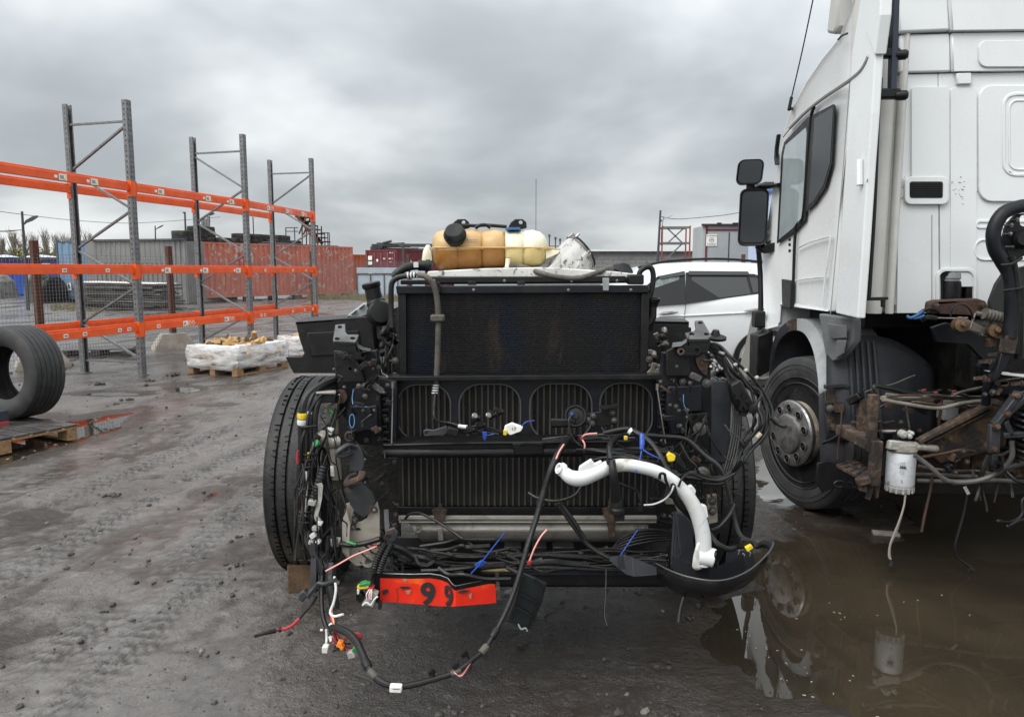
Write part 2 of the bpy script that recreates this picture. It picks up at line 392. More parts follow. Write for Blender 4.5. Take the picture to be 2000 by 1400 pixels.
def plate(pts, D, th, holes=(), b=None, mi=0):
    return (b or MB()).prism(pp(pts, D), (0, th, 0), [pp(h, D) for h in holes], mi)
def pbox(x0, y0, x1, y1, D, th, b=None, mi=0):
    """upright box whose front face covers that photo rectangle at distance D"""
    a, c = P(x0, y0, D), P(x1, y1, D)
    return (b or MB()).box(((a.x + c.x) / 2, D + th / 2, (a.z + c.z) / 2), (abs(c.x - a.x), th, abs(a.z - c.z)), None, mi)
def text(name, body, size, M4, m, parent, extrude=0.0015, bold=0.0, align='CENTER', sx=1.0):
    cu = bpy.data.curves.new(name, 'FONT'); cu.body = body; cu.size = size; cu.extrude = extrude; cu.offset = bold
    cu.align_x = align; cu.align_y = 'CENTER'; cu.resolution_u = 3
    t = bpy.data.objects.new(name, cu)
    me = bpy.data.meshes.new_from_object(t)
    bpy.data.objects.remove(t); bpy.data.curves.remove(cu)
    me.materials.clear(); me.materials.append(K[m])
    me.transform(M4 @ Matrix.Diagonal((sx, 1, 1, 1)))
    o = bpy.data.objects.new(name, me); COL.objects.link(o)
    if parent is not None: put(o, parent)
    return o
def frame_at(p, right=(1, 0, 0), up=(0, 0, 1)):
    """matrix that lays a text facing away from right x up"""
    r, u = Vector(right).normalized(), Vector(up).normalized(); n = r.cross(u)
    M4 = Matrix((r, u, n)).transposed().to_4x4(); M4.translation = Vector(p)
    return M4
# ------------------------------------------------------------------ ground: wet mud over hard standing, with hollows that hold water
def vnoise(x, y, seed):
    rs = np.random.RandomState(seed); tab = rs.rand(256, 256)
    xi, yi = np.floor(x).astype(int), np.floor(y).astype(int)
    fx, fy = x - xi, y - yi
    fx, fy = fx * fx * fx * (fx * (fx * 6 - 15) + 10), fy * fy * fy * (fy * (fy * 6 - 15) + 10)
    a, b, c, d = tab[xi % 256, yi % 256], tab[(xi + 1) % 256, yi % 256], tab[xi % 256, (yi + 1) % 256], tab[(xi + 1) % 256, (yi + 1) % 256]
    return (a + (b - a) * fx) * (1 - fy) + (c + (d - c) * fx) * fy
def fbm(x, y, seed, octs=4, gain=0.5):
    s, amp, tot = 0, 1, 0
    for k in range(octs):
        s = s + amp * (vnoise(x * 2 ** k + 13.7 * k, y * 2 ** k + 5.1 * k, seed + k) * 2 - 1); tot += amp; amp *= gain
    return s / tot
def sdist(x, y, poly):
    """signed distance to a polygon on the ground, negative inside"""
    d = np.full(x.shape, 1e9); ins = np.zeros(x.shape, bool); n = len(poly)
    for i in range(n):
        ax, ay = poly[i]; bx, by = poly[(i + 1) % n]
        ex, ey = bx - ax, by - ay
        t = np.clip(((x - ax) * ex + (y - ay) * ey) / (ex * ex + ey * ey), 0, 1)
        d = np.minimum(d, np.hypot(x - ax - t * ex, y - ay - t * ey))
        c = ((ay > y) != (by > y))
        with np.errstate(divide='ignore', invalid='ignore'):
            ins ^= c & (x < (bx - ax) * (y - ay) / (by - ay if by != ay else 1e-9) + ax)
    return np.where(ins, -d, d)
def gpoly(pts): return [(G(a, b).x, G(a, b).y) for a, b in pts]
PUD_R = gpoly([(1478, 1048), (1560, 1040), (1690, 1062), (1780, 1030), (1740, 985), (1730, 962), (1850, 952), (2150, 960), (2500, 1200), (2300, 1480),
               (1900, 1460), (1640, 1402), (1520, 1378), (1480, 1385), (1440, 1330), (1370, 1290), (1330, 1230), (1340, 1170), (1440, 1140)])
PUD_L = gpoly([(-120, 935), (20, 905), (90, 880), (170, 858), (225, 840), (262, 818), (275, 800), (215, 806), (150, 818), (60, 812), (-160, 860)])
PUD_B = gpoly([(1450, 900), (1470, 970), (1530, 985), (1620, 978), (1600, 920), (1500, 885)])
PUDDLES = [(PUD_R, 0.05, 0.09), (PUD_L, 0.05, 0.05), (PUD_B, 0.05, 0.04)]
for cx, cy, rx, ry in ((414, 963, 30, 10), (68, 1008, 42, 10), (360, 759, 40, 7), (215, 768, 90, 6), (480, 938, 22, 5), (420, 790, 40, 3)):
    PUDDLES.append((gpoly([(cx + rx * math.cos(k * 0.785), cy + ry * math.sin(k * 0.785)) for k in range(8)]), 0.028, 0.04))
WATER_Z = -0.012

def graded(bands, far_lo, far_hi, grow):
    xs = []
    for lo, hi, step in bands: xs += list(np.arange(lo, hi - step * 0.4, step))
    left, right = [], []
    s, x = bands[0][2], xs[0]
    while x > far_lo: s *= grow; x -= s; left.append(x)
    s, x = bands[-1][2], xs[-1]
    while x < far_hi: s *= grow; x += s; right.append(x)
    return np.array(left[::-1] + xs + right)
gx = graded(((-3.4, -0.8, 0.0125), (-0.8, 3.0, 0.022)), -600, 600, 1.05)
gy = graded(((1.6, 6.4, 0.0145),), -300, 1500, 1.045)
X, Y = np.meshgrid(gx, gy)
near = np.clip(1.4 - np.hypot(X, Y - 4) / 40, 0, 1)
Z = 0.010 * fbm(X * 0.45, Y * 0.45, 3, 3) + 0.009 * fbm(X * 2.3, Y * 2.3, 11, 4) + 0.011 * np.abs(fbm(X * 8, Y * 8, 23, 3)) + 0.006 * np.maximum(fbm(X * 17, Y * 17, 29, 2), 0)
MUD_SHADE = np.zeros_like(Z)  # dark tread mud, with the shade of its crevices put into the colour
# tread prints left by lorries
def lane(x0, y0, x1, y1, w, seed, lug):
    global Z, MUD_SHADE
    dx, dy = x1 - x0, y1 - y0; L = math.hypot(dx, dy); dx, dy = dx / L, dy / L
    al = (X - x0) * dx + (Y - y0) * dy
    ac = -(X - x0) * dy + (Y - y0) * dx + 0.06 * np.sin(al * 1.1 + seed)
    inside = np.clip(1.2 - np.abs(ac) / (w / 2), 0, 1) * np.clip(al / 0.4, 0, 1) * np.clip((L - al) / 0.4, 0, 1)
    brk = np.clip(fbm(X * 1.7, Y * 1.7, seed, 3) * 3 + 0.9, 0, 1)
    pat = np.sign(np.sin((al + np.abs(ac) * 0.7) * 2 * math.pi / lug)) * np.sign(np.cos(ac * 2 * math.pi / (w / 2.5)))
    MUD_SHADE = np.maximum(MUD_SHADE, inside * brk * (0.15 + 0.8 * np.clip(-pat * 0.9 + 2.0 * fbm(X * 6, Y * 6, seed + 3, 3), 0, 1)))
    crack = np.clip(1 - np.abs(fbm(X * 8 + 0.6 * np.sin(Y * 9), Y * 19, seed + 15, 2)) * 7, 0, 1) * np.clip(fbm(X * 3, Y * 3, seed + 19, 2) * 3 + 0.7, 0, 1)
    MUD_SHADE = np.maximum(MUD_SHADE, inside * brk * crack)
    Z += inside * brk * (0.009 * pat * (0.6 + 0.6 * fbm(X * 14, Y * 14, seed + 5, 2)) - 0.026 * crack + 0.008)
    Z += 0.008 * np.exp(-((np.abs(ac) - w / 2) / 0.05) ** 2) * brk * np.clip(al / 0.4, 0, 1) * np.clip((L - al) / 0.4, 0, 1) * (0.5 + fbm(X * 7, Y * 7, seed + 9, 3))
lane(-1.62, 2.2, -1.45, 5.6, 0.26, 41, 0.075)
lane(-1.98, 2.6, -1.75, 6.4, 0.26, 57, 0.075)
lane(-2.75, 3.2, -2.2, 7.5, 0.28, 71, 0.09)
lane(-3.3, 4.5, -2.3, 10.5, 0.28, 83, 0.09)
lane(-1.0, 6.4, -2.9, 12.0, 0.28, 95, 0.09)
Z = np.maximum(Z, -0.009) * near
SHORE = np.zeros_like(Z)
for poly, dep, nz_ in PUDDLES:
    sel = np.hypot(X - np.mean([p[0] for p in poly]), Y - np.mean([p[1] for p in poly])) < 7
    d = sdist(X[sel], Y[sel], poly) + nz_ * fbm(X[sel] * 3.1, Y[sel] * 3.1, 131, 4, 0.6) * 1.6
    SHORE[sel] = np.maximum(SHORE[sel], np.clip(1 - d / (0.45 if dep > 0.045 else 0.15), 0, 1))
    m = np.clip((0.04 - d) / 0.30, 0, 1); m = m * m * (3 - 2 * m)
    Z[sel] = Z[sel] * (1 - 0.55 * m) - dep * m
ny, nx = X.shape
idx = np.arange(nx * ny).reshape(ny, nx)
faces = np.stack([idx[:-1, :-1], idx[:-1, 1:], idx[1:, 1:], idx[1:, :-1]], -1).reshape(-1, 4)
gme = bpy.data.meshes.new('ground')
gme.vertices.add(nx * ny); gme.vertices.foreach_set('co', np.stack([X, Y, Z], -1).astype(np.float32).ravel())
gme.loops.add(faces.size); gme.loops.foreach_set('vertex_index', faces.ravel().astype(np.int32))
gme.polygons.add(len(faces)); gme.polygons.foreach_set('loop_start', np.arange(0, faces.size, 4, dtype=np.int32))
gme.polygons.foreach_set('use_smooth', np.ones(len(faces), bool))
gme.update(calc_edges=True)
at_ = gme.attributes.new('mud_shade', 'FLOAT', 'POINT'); at_.data.foreach_set('value', MUD_SHADE.astype(np.float32).ravel())
at_ = gme.attributes.new('near_water', 'FLOAT', 'POINT'); at_.data.foreach_set('value', SHORE.astype(np.float32).ravel())
ground = bpy.data.objects.new('ground', gme); COL.objects.link(ground); ground['kind'] = 'structure'
def ground_z(x, y):
    i = min(max(int(np.searchsorted(gx, x)), 0), nx - 1); j = min(max(int(np.searchsorted(gy, y)), 0), ny - 1)
    return float(Z[j, i])

gm = bpy.data.materials.new('wet_mud'); gm.use_nodes = True
t = gm.node_tree; b = t.nodes['Principled BSDF']; L_ = t.links.new
def gn(ty, **k):
    n = t.nodes.new(ty)
    for a, v in k.items(): setattr(n, a, v)
    return n
geo = gn('ShaderNodeNewGeometry')
def gnoise(sc, det=6, rough=0.6, dist=0.3, scale=None):
    n = gn('ShaderNodeTexNoise'); n.inputs['Scale'].default_value = sc; n.inputs['Detail'].default_value = det
    n.inputs['Roughness'].default_value = rough; n.inputs['Distortion'].default_value = dist
    if scale:
        mp = gn('ShaderNodeMapping'); mp.inputs['Scale'].default_value = scale; L_(geo.outputs['Position'], mp.inputs[0]); L_(mp.outputs[0], n.inputs[0])
    else: L_(geo.outputs['Position'], n.inputs[0])
    return n.outputs[0]
def grng(v, a, bb, c, d):
    k = gn('ShaderNodeMapRange', interpolation_type='SMOOTHSTEP'); L_(v, k.inputs[0])
    for i, q in enumerate((a, bb, c, d)): k.inputs[i + 1].default_value = q
    return k.outputs[0]
def gmix(f, a, bb):
    k = gn('ShaderNodeMix', data_type='RGBA')
    if isinstance(f, float): k.inputs['Factor'].default_value = f
    else: L_(f, k.inputs['Factor'])
    for nm, q in (('A', a), ('B', bb)):
        if isinstance(q, tuple): k.inputs[nm].default_value = (*q, 1)
        else: L_(q, k.inputs[nm])
    return k.outputs['Result']
def gmath(op, a, bb):
    k = gn('ShaderNodeMath', operation=op)
    for i, q in enumerate((a, bb)):
        if isinstance(q, (int, float)): k.inputs[i].default_value = q
        else: L_(q, k.inputs[i])
    return k.outputs[0]
sp = gn('ShaderNodeSeparateXYZ'); L_(geo.outputs['Position'], sp.inputs[0])
big, mid, fine = gnoise(0.35, 4), gnoise(1.6, 7, 0.65), gnoise(38, 5, 0.7)
c = gmix(grng(mid, 0.38, 0.66, 0, 1), (0.128, 0.115, 0.106), (0.080, 0.071, 0.065))
c = gmix(grng(big, 0.42, 0.62, 0, 0.6), c, (0.145, 0.135, 0.128))
truck_shade = gmath('MULTIPLY', grng(gmath('ADD', sp.outputs[0], gmath('MULTIPLY', gnoise(1.1, 5), 1.6)), -0.45, 0.45, 0, 1), grng(gmath('ADD', sp.outputs[1], gmath('MULTIPLY', gnoise(1.3, 5), 1.4)), 4.4, 6.4, 1, 0))
c = gmix(gmath('MULTIPLY', truck_shade, 0.9), c, (0.034, 0.0285, 0.025))      # shade about the two trucks, painted into the mud colour
c = gmix(grng(fine, 0.54, 0.72, 0, 0.55), c, gmix(0.5, c, (0.32, 0.30, 0.285)))
c = gmix(grng(gnoise(26, 6, 0.75), 0.56, 0.66, 0, 0.6), c, (0.035, 0.031, 0.028))
c = gmix(grng(gnoise(80, 3), 0.58, 0.68, 0, 0.85), c, (0.025, 0.022, 0.02))
mud_shade_a = gn('ShaderNodeAttribute', attribute_name='mud_shade')
c = gmix(gmath('MULTIPLY', mud_shade_a.outputs['Fac'], grng(gnoise(22, 5, 0.7), 0.34, 0.52, 0.15, 1.0)), c, (0.018, 0.0155, 0.014))  # dark mud and crevice shade coloured into the tread prints
damp = grng(gmath('ADD', sp.outputs[2], gmath('MULTIPLY', gnoise(6, 4), 0.012)), -0.003, 0.011, 1, 0)             # soaked near the water line
sh_a = gn('ShaderNodeAttribute', attribute_name='near_water')
damp = gmath('MAXIMUM', damp, grng(gmath('ADD', sh_a.outputs['Fac'], gmath('MULTIPLY', gmath('SUBTRACT', gnoise(4, 5), 0.5), 0.9)), 0.30, 0.75, 0, 1))
c = gmix(damp, c, (0.030, 0.022, 0.0155))
wet0 = grng(gnoise(0.75, 6, 0.6, 0.5, (1.5, 0.5, 1)), 0.50, 0.60, 0, 1)
c = gmix(gmath('MULTIPLY', wet0, 0.45), c, gmix(0.5, c, (0.02, 0.018, 0.017)))
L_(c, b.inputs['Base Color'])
wet = grng(gnoise(0.75, 6, 0.6, 0.5, (1.5, 0.5, 1)), 0.48, 0.60, 0, 1)
rough = gmath('SUBTRACT', grng(mid, 0.3, 0.7, 0.46, 0.30), gmath('MULTIPLY', wet, 0.24))
rough = gmath('SUBTRACT', rough, gmath('MULTIPLY', damp, 0.2))
L_(gmath('MAXIMUM', rough, 0.09), b.inputs['Roughness'])
b.inputs['Specular IOR Level'].default_value = 0.5
h = gmath('ADD', gmath('MULTIPLY', fine, 0.35), gmath('ADD', gmath('MULTIPLY', gnoise(11, 6, 0.7), 1.0), gmath('MULTIPLY', gnoise(120, 3), 0.22)))
bp = gn('ShaderNodeBump'); bp.inputs['Strength'].default_value = 1.0; bp.inputs['Distance'].default_value = 0.035
L_(gmath('SUBTRACT', 1.0, gmath('MULTIPLY', wet, 0.86)), bp.inputs['Strength']); L_(h, bp.inputs['Height']); L_(bp.outputs[0], b.inputs['Normal'])
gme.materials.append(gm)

# ------------------------------------------------------------------ water standing in the hollows
wm = bpy.data.materials.new('muddy_water'); wm.use_nodes = True
t = wm.node_tree; b = t.nodes['Principled BSDF']; L_ = t.links.new
geo = gn('ShaderNodeNewGeometry')
c = gmix(grng(gnoise(0.9, 5), 0.36, 0.66, 0, 1), (0.021, 0.0175, 0.0122), (0.042, 0.0315, 0.0205))
c = gmix(grng(gnoise(3.0, 5), 0.56, 0.7, 0, 0.5), c, (0.022, 0.018, 0.013))
L_(c, b.inputs['Base Color'])
b.inputs['Roughness'].default_value = 0.015; b.inputs['IOR'].default_value = 1.55
bp = gn('ShaderNodeBump'); bp.inputs['Strength'].default_value = 0.012; bp.inputs['Distance'].default_value = 0.02
L_(gnoise(9, 2), bp.inputs['Height']); L_(bp.outputs[0], b.inputs['Normal'])
for poly, dep, nz_ in PUDDLES:
    cx, cy = np.mean([p[0] for p in poly]), np.mean([p[1] for p in poly])
    k = []
    for px_, py_ in poly:
        d = math.hypot(px_ - cx, py_ - cy); e = 1 + 0.16 / max(d, 0.05)
        k.append((cx + (px_ - cx) * e, cy + (py_ - cy) * e, WATER_Z))
    MB().prism(k, (0, 0, -0.004)).build('puddle', wm, smooth=0, kind='structure')

# loose stones trodden into the mud, too many to count
def ico(r, c, rnd, squash=0.7):
    ph = (1 + 5 ** 0.5) / 2
    vs_ = [(-1, ph, 0), (1, ph, 0), (-1, -ph, 0), (1, -ph, 0), (0, -1, ph), (0, 1, ph), (0, -1, -ph), (0, 1, -ph), (ph, 0, -1), (ph, 0, 1), (-ph, 0, -1), (-ph, 0, 1)]
    fs = [(0, 11, 5), (0, 5, 1), (0, 1, 7), (0, 7, 10), (0, 10, 11), (1, 5, 9), (5, 11, 4), (11, 10, 2), (10, 7, 6), (7, 1, 8), (3, 9, 4), (3, 4, 2), (3, 2, 6), (3, 6, 8), (3, 8, 9), (4, 9, 5), (2, 4, 11), (6, 2, 10), (8, 6, 7), (9, 8, 1)]
    q = rnd.uniform(0.6, 1.5); a = rnd.uniform(0, 6.28)
    o = []
    for x, y, z in vs_:
        e = r / 1.9 * rnd.uniform(0.75, 1.2); x, y, z = x * e * q, y * e, z * e * squash
        o.append((c[0] + x * math.cos(a) - y * math.sin(a), c[1] + x * math.sin(a) + y * math.cos(a), c[2] + z))
    return o, fs
rnd = random.Random(5)
st = MB()
for k in range(2300):
    D = 1.75 * math.exp(rnd.random() ** 1.25 * 2.1)
    x = rnd.uniform(-0.76, 0.74) * D
    if rnd.random() < 0.45: x = x * 0.6 - 0.22 * D
    z = ground_z(x, D)
    if z < WATER_Z - 0.004: continue
    r = 0.002 + 0.012 * rnd.random() ** 6 * (1 + D * 0.07) + (0.0007 * D if rnd.random() < 0.6 else 0)
    vs_, fs = ico(min(r, 0.03), (x, D, z + r * 0.25), rnd); st.add(vs_, fs, 0 if rnd.random() < 0.95 else 1)
for px_, py_, r in ((205, 836, 0.035), (224, 790, 0.03), (252, 782, 0.03), (192, 752, 0.05), (338, 733, 0.05), (204, 970, 0.022), (222, 968, 0.028), (463, 1107, 0.022), (463, 1050, 0.016), (489, 1044, 0.012), (200, 1197, 0.014), (440, 1103, 0.012), (222, 970, 0.02), (290, 745, 0.05), (548, 1330, 0.01), (1016, 1262, 0.012), (1345, 1210, 0.015), (1180, 1290, 0.012)):
    p = G(px_, py_); z = ground_z(p.x, p.y)
    for j in range(2):
        vs_, fs = ico(r * (1 - 0.4 * j), (p.x + j * r * 1.3, p.y + j * r * 0.5, z + r * 0.3), rnd, 0.8); st.add(vs_, fs, 0)
st.build('gravel', [mat('dark_stones', (0.035, 0.032, 0.030), 0.7, 0, (0.07, 0.062, 0.056), 20, bump=0.3), mat('pale_stones', (0.17, 0.155, 0.14), 0.7, 0, (0.11, 0.10, 0.095), 20)], smooth=0, kind='stuff')
# chips of wood and leaf floating on the water
fl = MB()
for k in range(90):
    cl_ = rnd.choice(((1560, 1290), (1700, 1370), (1440, 1260), (1640, 1200), (1850, 1180), (1530, 1340), (1600, 1330)))
    px_, py_ = cl_[0] + rnd.gauss(0, 45), cl_[1] + rnd.gauss(0, 18)
    p = G(px_, py_, WATER_Z); 
    if ground_z(p.x, p.y) > WATER_Z - 0.006: continue
    a, l, w = rnd.uniform(0, 3.14), rnd.uniform(0.002, 0.013), rnd.uniform(0.0012, 0.003)
    fl.box((p.x, p.y, WATER_Z + 0.0015), (l, w, 0.002), Matrix.Rotation(a, 3, 'Z'), 0 if rnd.random() < 0.25 else 1)
for k in range(120):
    px_, py_ = rnd.uniform(-20, 250), rnd.uniform(815, 920)
    p = G(px_, py_, WATER_Z)
    if ground_z(p.x, p.y) > WATER_Z - 0.004: continue
    fl.box((p.x, p.y, WATER_Z + 0.0015), (rnd.uniform(0.008, 0.03), rnd.uniform(0.004, 0.01), 0.003), Matrix.Rotation(rnd.uniform(0, 3.14), 3, 'Z'), 0 if rnd.random() < 0.5 else 1)
fl.build('floating_debris', [mat('pale_chips', (0.45, 0.40, 0.32), 0.8), mat('dark_chips', (0.03, 0.025, 0.02), 0.8)], smooth=0, kind='stuff')
# ------------------------------------------------------------------ empty pallet rack along the left
ZA = Vector((0, 0, 1))
fr_xy = [((-6.30, 8.45), (-7.36, 8.74)), ((-5.67, 11.20), (-6.72, 11.50)), ((-4.96, 13.95), (-6.01, 14.25)), ((-4.51, 16.95), (-5.52, 17.20))]
TOP = [4.08, 4.08, 4.08, 4.09]
rack = thing('pallet_rack', 'empty pallet rack of grey perforated uprights and orange beams', 'pallet rack', (-5.6, 13.0, 0))
def upright(x, y, h, side, dirv):
    """C-section post with rows of punched slots, open towards the inside of the frame"""
    b_ = MB(); w, d, th = 0.10, 0.075, 0.004
    f = Vector((*dirv, 0)).normalized(); r = Vector((f.y, -f.x, 0))     # f along the aisle, r across it
    o = Vector((x, y, 0))
    def q(a, e, z): return o + f * a + r * (e * side) + ZA * z
    def slab(a0, e0, a1, e1):
        n = (q(a1, e1, 0) - q(a0, e0, 0)).normalized(); s_ = Vector((n.y, -n.x, 0)) * th
        p_ = [q(a0, e0, 0.012), q(a1, e1, 0.012), q(a1, e1, h), q(a0, e0, h)]
        b_.prism(p_, s_)
    slab(-w / 2, d / 2, w / 2, d / 2); slab(-w / 2, d / 2 - 0.002, -w / 2, -d / 2); slab(w / 2, d / 2 - 0.002, w / 2, -d / 2)
    slab(-w / 2, -d / 2, -w / 2 + 0.022, -d / 2); slab(w / 2 - 0.022, -d / 2, w / 2, -d / 2)
    rot = Matrix((f, r, ZA)).transposed()
    b_.box(o + ZA * 0.006, (0.15, 0.14, 0.012), rot)
    z = 0.12
    while z < h - 0.05:                       # slots
        for a in (-0.024, 0.024):
            b_.box(q(a, d / 2 + 0.001, z), (0.013, 0.008, 0.026), rot, 1)
        for a in (-w / 2 - 0.001, w / 2 + 0.001):
            b_.box(q(a, -0.004, z), (0.008, 0.012, 0.022), rot, 1)
        z += 0.075
    return b_
def brace(p0, p1):
    return MB().bar(p0, p1, 0.040, 0.028)
for i, (fp, bp_) in enumerate(fr_xy):
    nxt = fr_xy[min(i + 1, 3)][0] if i < 3 else fp
    prv = fr_xy[max(i - 1, 0)][0]
    dv = (nxt[0] - prv[0], nxt[1] - prv[1])
    upright(*fp, TOP[i], 1, dv).build('upright', ['galv', 'ink'], rack, smooth=0)
    upright(*bp_, TOP[i], -1, dv).build('upright', ['galv', 'ink'], rack, smooth=0)
    F, Bk = Vector((*fp, 0)), Vector((*bp_, 0)); ins = (Bk - F).normalized() * 0.03
    F, Bk = F + ins, Bk - ins
    brace(F + ZA * 3.78, Bk + ZA * 3.78).build('brace', 'galv', rack, smooth=0)
    brace(F + ZA * 0.20, Bk + ZA * 0.20).build('brace', 'galv', rack, smooth=0)
    zz = [3.74, 3.10, 2.50, 1.92, 1.36, 0.78, 0.24]
    for k in range(6):
        a, c_ = (F, Bk) if (k + (i == 2)) % 2 == 0 else (Bk, F)
        brace(a + ZA * (zz[k] - 0.02), c_ + ZA * (zz[k + 1] + 0.02)).build('brace', 'galv', rack, smooth=0)
def sticker_at(p, f, kind, parent):
    """a printed paper label on the face of a beam"""
    r = Vector((f.y, -f.x, 0)); rot = Matrix((f, r, ZA)).transposed()
    b_ = MB()
    if kind == 0:
        b_.box(p, (0.075, 0.003, 0.05), rot, 0); b_.box(p + r * 0.002, (0.045, 0.003, 0.014), rot, 1)
    elif kind == 1:
        b_.box(p, (0.13, 0.003, 0.085), rot, 0); b_.box(p - f * 0.018 + r * 0.002, (0.06, 0.003, 0.045), rot, 2)
        b_.box(p + f * 0.03 - ZA * 0.025 + r * 0.002, (0.035, 0.003, 0.025), rot, 3)
        b_.box(p - f * 0.115, (0.05, 0.003, 0.04), rot, 0)
    else:
        b_.box(p, (0.12, 0.003, 0.085), rot, 0); b_.box(p - f * 0.02 + r * 0.002, (0.05, 0.003, 0.04), rot, 2)
        b_.box(p + f * 0.02 - ZA * 0.03 + r * 0.002, (0.04, 0.003, 0.02), rot, 3)
        for j in (0.11, 0.19):
            d_ = rot @ Matrix.Rotation(R(45), 3, 'Y')
            b_.box(p + f * j, (0.062, 0.003, 0.062), d_, 0); b_.box(p + f * j + r * 0.002, (0.040, 0.003, 0.040), d_, 4)
    b_.build('sticker', ['sticker', 'ink', mat('sticker_green_print', (0.22, 0.30, 0.26), 0.5), mat('sticker_yellow_print', (0.75, 0.55, 0.12), 0.5), 'orange'], parent, smooth=0)
STK = {(0, 2): [(0.55, 1), (0.75, 1)], (1, 2): [(0.2, 1), (0.62, 1), (0.86, 1)], (2, 2): [(0.28, 2), (0.56, 2), (0.82, 2)],
       (0, 1): [(0.52, 0), (0.80, 0)], (1, 1): [(0.22, 1), (0.56, 1), (0.9, 1)], (2, 1): [(0.2, 0), (0.62, 0), (0.85, 0)],
       (0, 0): [(0.5, 0), (0.62, 0), (0.86, 0), (0.93, 0)], (1, 0): [(0.12, 0), (0.35, 2), (0.75, 2)], (2, 0): [(0.12, 0), (0.17, 0), (0.6, 0), (0.8, 0), (0.95, 0)]}
LEV = (0.73, 1.60, 2.82)
for i in range(3):
    for row in (0, 1):
        for lv, z in enumerate(LEV):
            a, c_ = Vector((*fr_xy[i][row], z)), Vector((*fr_xy[i + 1][row], z))
            f = (c_ - a).normalized(); r = Vector((f.y, -f.x, 0))
            s_ = 1 if row == 0 else -1
            A, C_ = a + f * 0.055, c_ - f * 0.055
            b_ = MB()
            b_.bar(A, C_, 0.045, 0.105); b_.bar(A - r * 0.012 + ZA * 0.0675, C_ - r * 0.012 + ZA * 0.0675, 0.020, 0.028)   # stepped box beam
            bm_ = b_.build('beam', 'orange', rack, smooth=0, bevel=0.004, seg=1)
            for e, sg in ((A, 1), (C_, -1)):
                MB().box(e + r * (0.014 * s_) - ZA * 0.02, (0.010, 0.075, 0.23), Matrix((f, r, ZA)).transposed()).box(e - f * 0.05 * sg + r * (0.043 * s_) - ZA * 0.02, (0.09, 0.006, 0.22), Matrix((f, r, ZA)).transposed()).build('beam_connector', 'orange', bm_, smooth=0)
            if row == 0:
                for fr, kd in STK.get((i, lv), ()):
                    sticker_at(A.lerp(C_, fr) + r * 0.0245, f, kd, bm_)

# ------------------------------------------------------------------ pallet with a loose tyre
def pallet(name, label, c0, ax, ay, m='wood', deck='wood', z0=0.0, L=1.2, W=0.8, group=None, nd=7):
    """EUR pallet: c0 is one corner, ax the direction of its long side"""
    ax, ay = Vector(ax).normalized(), Vector(ay).normalized(); rot = Matrix((ax, ay, ZA)).transposed()
    o = thing(name, label, 'pallet', (*c0, z0), group); c0 = Vector((*c0, z0))
    def bx(n, a, b_, z, sa, sb, sz, mm): MB().box(c0 + ax * a + ay * b_ + ZA * z, (sa, sb, sz), rot).build(n, mm, o, bevel=0.003, seg=1, smooth=0)
    for b_ in (0.05, W / 2, W - 0.05):
        bx('runner', L / 2, b_, 0.011, L, 0.10, 0.022, m)
        for a in (0.0725, L / 2, L - 0.0725): bx('block', a, b_, 0.061, 0.145, 0.10, 0.078, m)
    for a in (0.0725, L / 2, L - 0.0725): bx('stringer', a, W / 2, 0.111, 0.145, W, 0.022, m)
    for k in range(nd):
        b_ = 0.055 + (W - 0.11) * k / (nd - 1)
        bx('deck_board', L / 2, b_, 0.1335 + 0.002 * random.random(), L, W / nd * 0.86, 0.022, deck)
    return o
c_ = G(152, 857); d1 = (G(0, 889) - c_); d1.z = 0; d1.normalize(); d2 = Vector((d1.y, -d1.x, 0))
if d2.y < 0: d2 = -d2
pallet('pallet', 'wet wooden pallet with dark deck boards standing in a puddle at the left edge', (c_.x, c_.y), d2, d1, z0=0.0, deck='wetwood', L=1.2, W=1.3, nd=9)
def tyre_profile(Ro, W, rim, grooves=5, gd=0.014, gw=0.012):
    """closed section of a tyre (radius, axial)"""
    h = W / 2; pr = []
    tw = h * 0.86; n = grooves + 1; seg = 2 * tw / n
    pr.append((rim, -h * 0.72)); pr.append((rim + 0.03, -h * 0.86)); pr.append((rim + (Ro - rim) * 0.5, -h)); pr.append((Ro - 0.06, -h * 0.985)); pr.append((Ro - 0.02, -h * 0.93)); pr.append((Ro - 0.006, -tw))
    for k in range(n):
        a, e = -tw + k * seg, -tw + (k + 1) * seg
        crown = lambda q: Ro - 0.008 * (q / tw) ** 2
        if k: pr += [(crown(a) - gd, a + gw * 0.35), (crown(a), a + gw * 0.5)]
        else: pr.append((crown(a), a + 0.004))
        pr.append((crown((a + e) / 2), (a + e) / 2))
        if k < n - 1: pr += [(crown(e), e - gw * 0.5), (crown(e) - gd, e - gw * 0.35)]
        else: pr.append((crown(e), e - 0.004))
    pr += [(Ro - 0.006, tw), (Ro - 0.02, h * 0.93), (Ro - 0.06, h * 0.985), (rim + (Ro - rim) * 0.5, h), (rim + 0.03, h * 0.86), (rim, h * 0.72)]
    inner = [(rim + 0.015, h * 0.70), (rim + (Ro - rim) * 0.45, h * 0.88), (Ro - 0.055, h * 0.80), (Ro - 0.035, 0), (Ro - 0.055, -h * 0.80), (rim + (Ro - rim) * 0.45, -h * 0.88), (rim + 0.015, -h * 0.70)]
    return pr, inner
def whole_tyre(Ro, W, rim, c, ax, n=64, mb=None, **k):
    pr, inn = tyre_profile(Ro, W, rim, **k)
    return (mb or MB()).lathe(pr + inn, c, ax, n, close=True)
tl = whole_tyre(0.46, 0.36, 0.26, (-4.90, 7.22, 0.146 + 0.46), (-0.30, -0.954, 0.03), 72, grooves=5, gd=0.007, gw=0.008).build('tyre', 'dustytyre')
tag(tl, 'worn tyre without rim standing upright on a wet pallet', 'tyre')
b_ = MB(); p_ = G(-8, 806); 
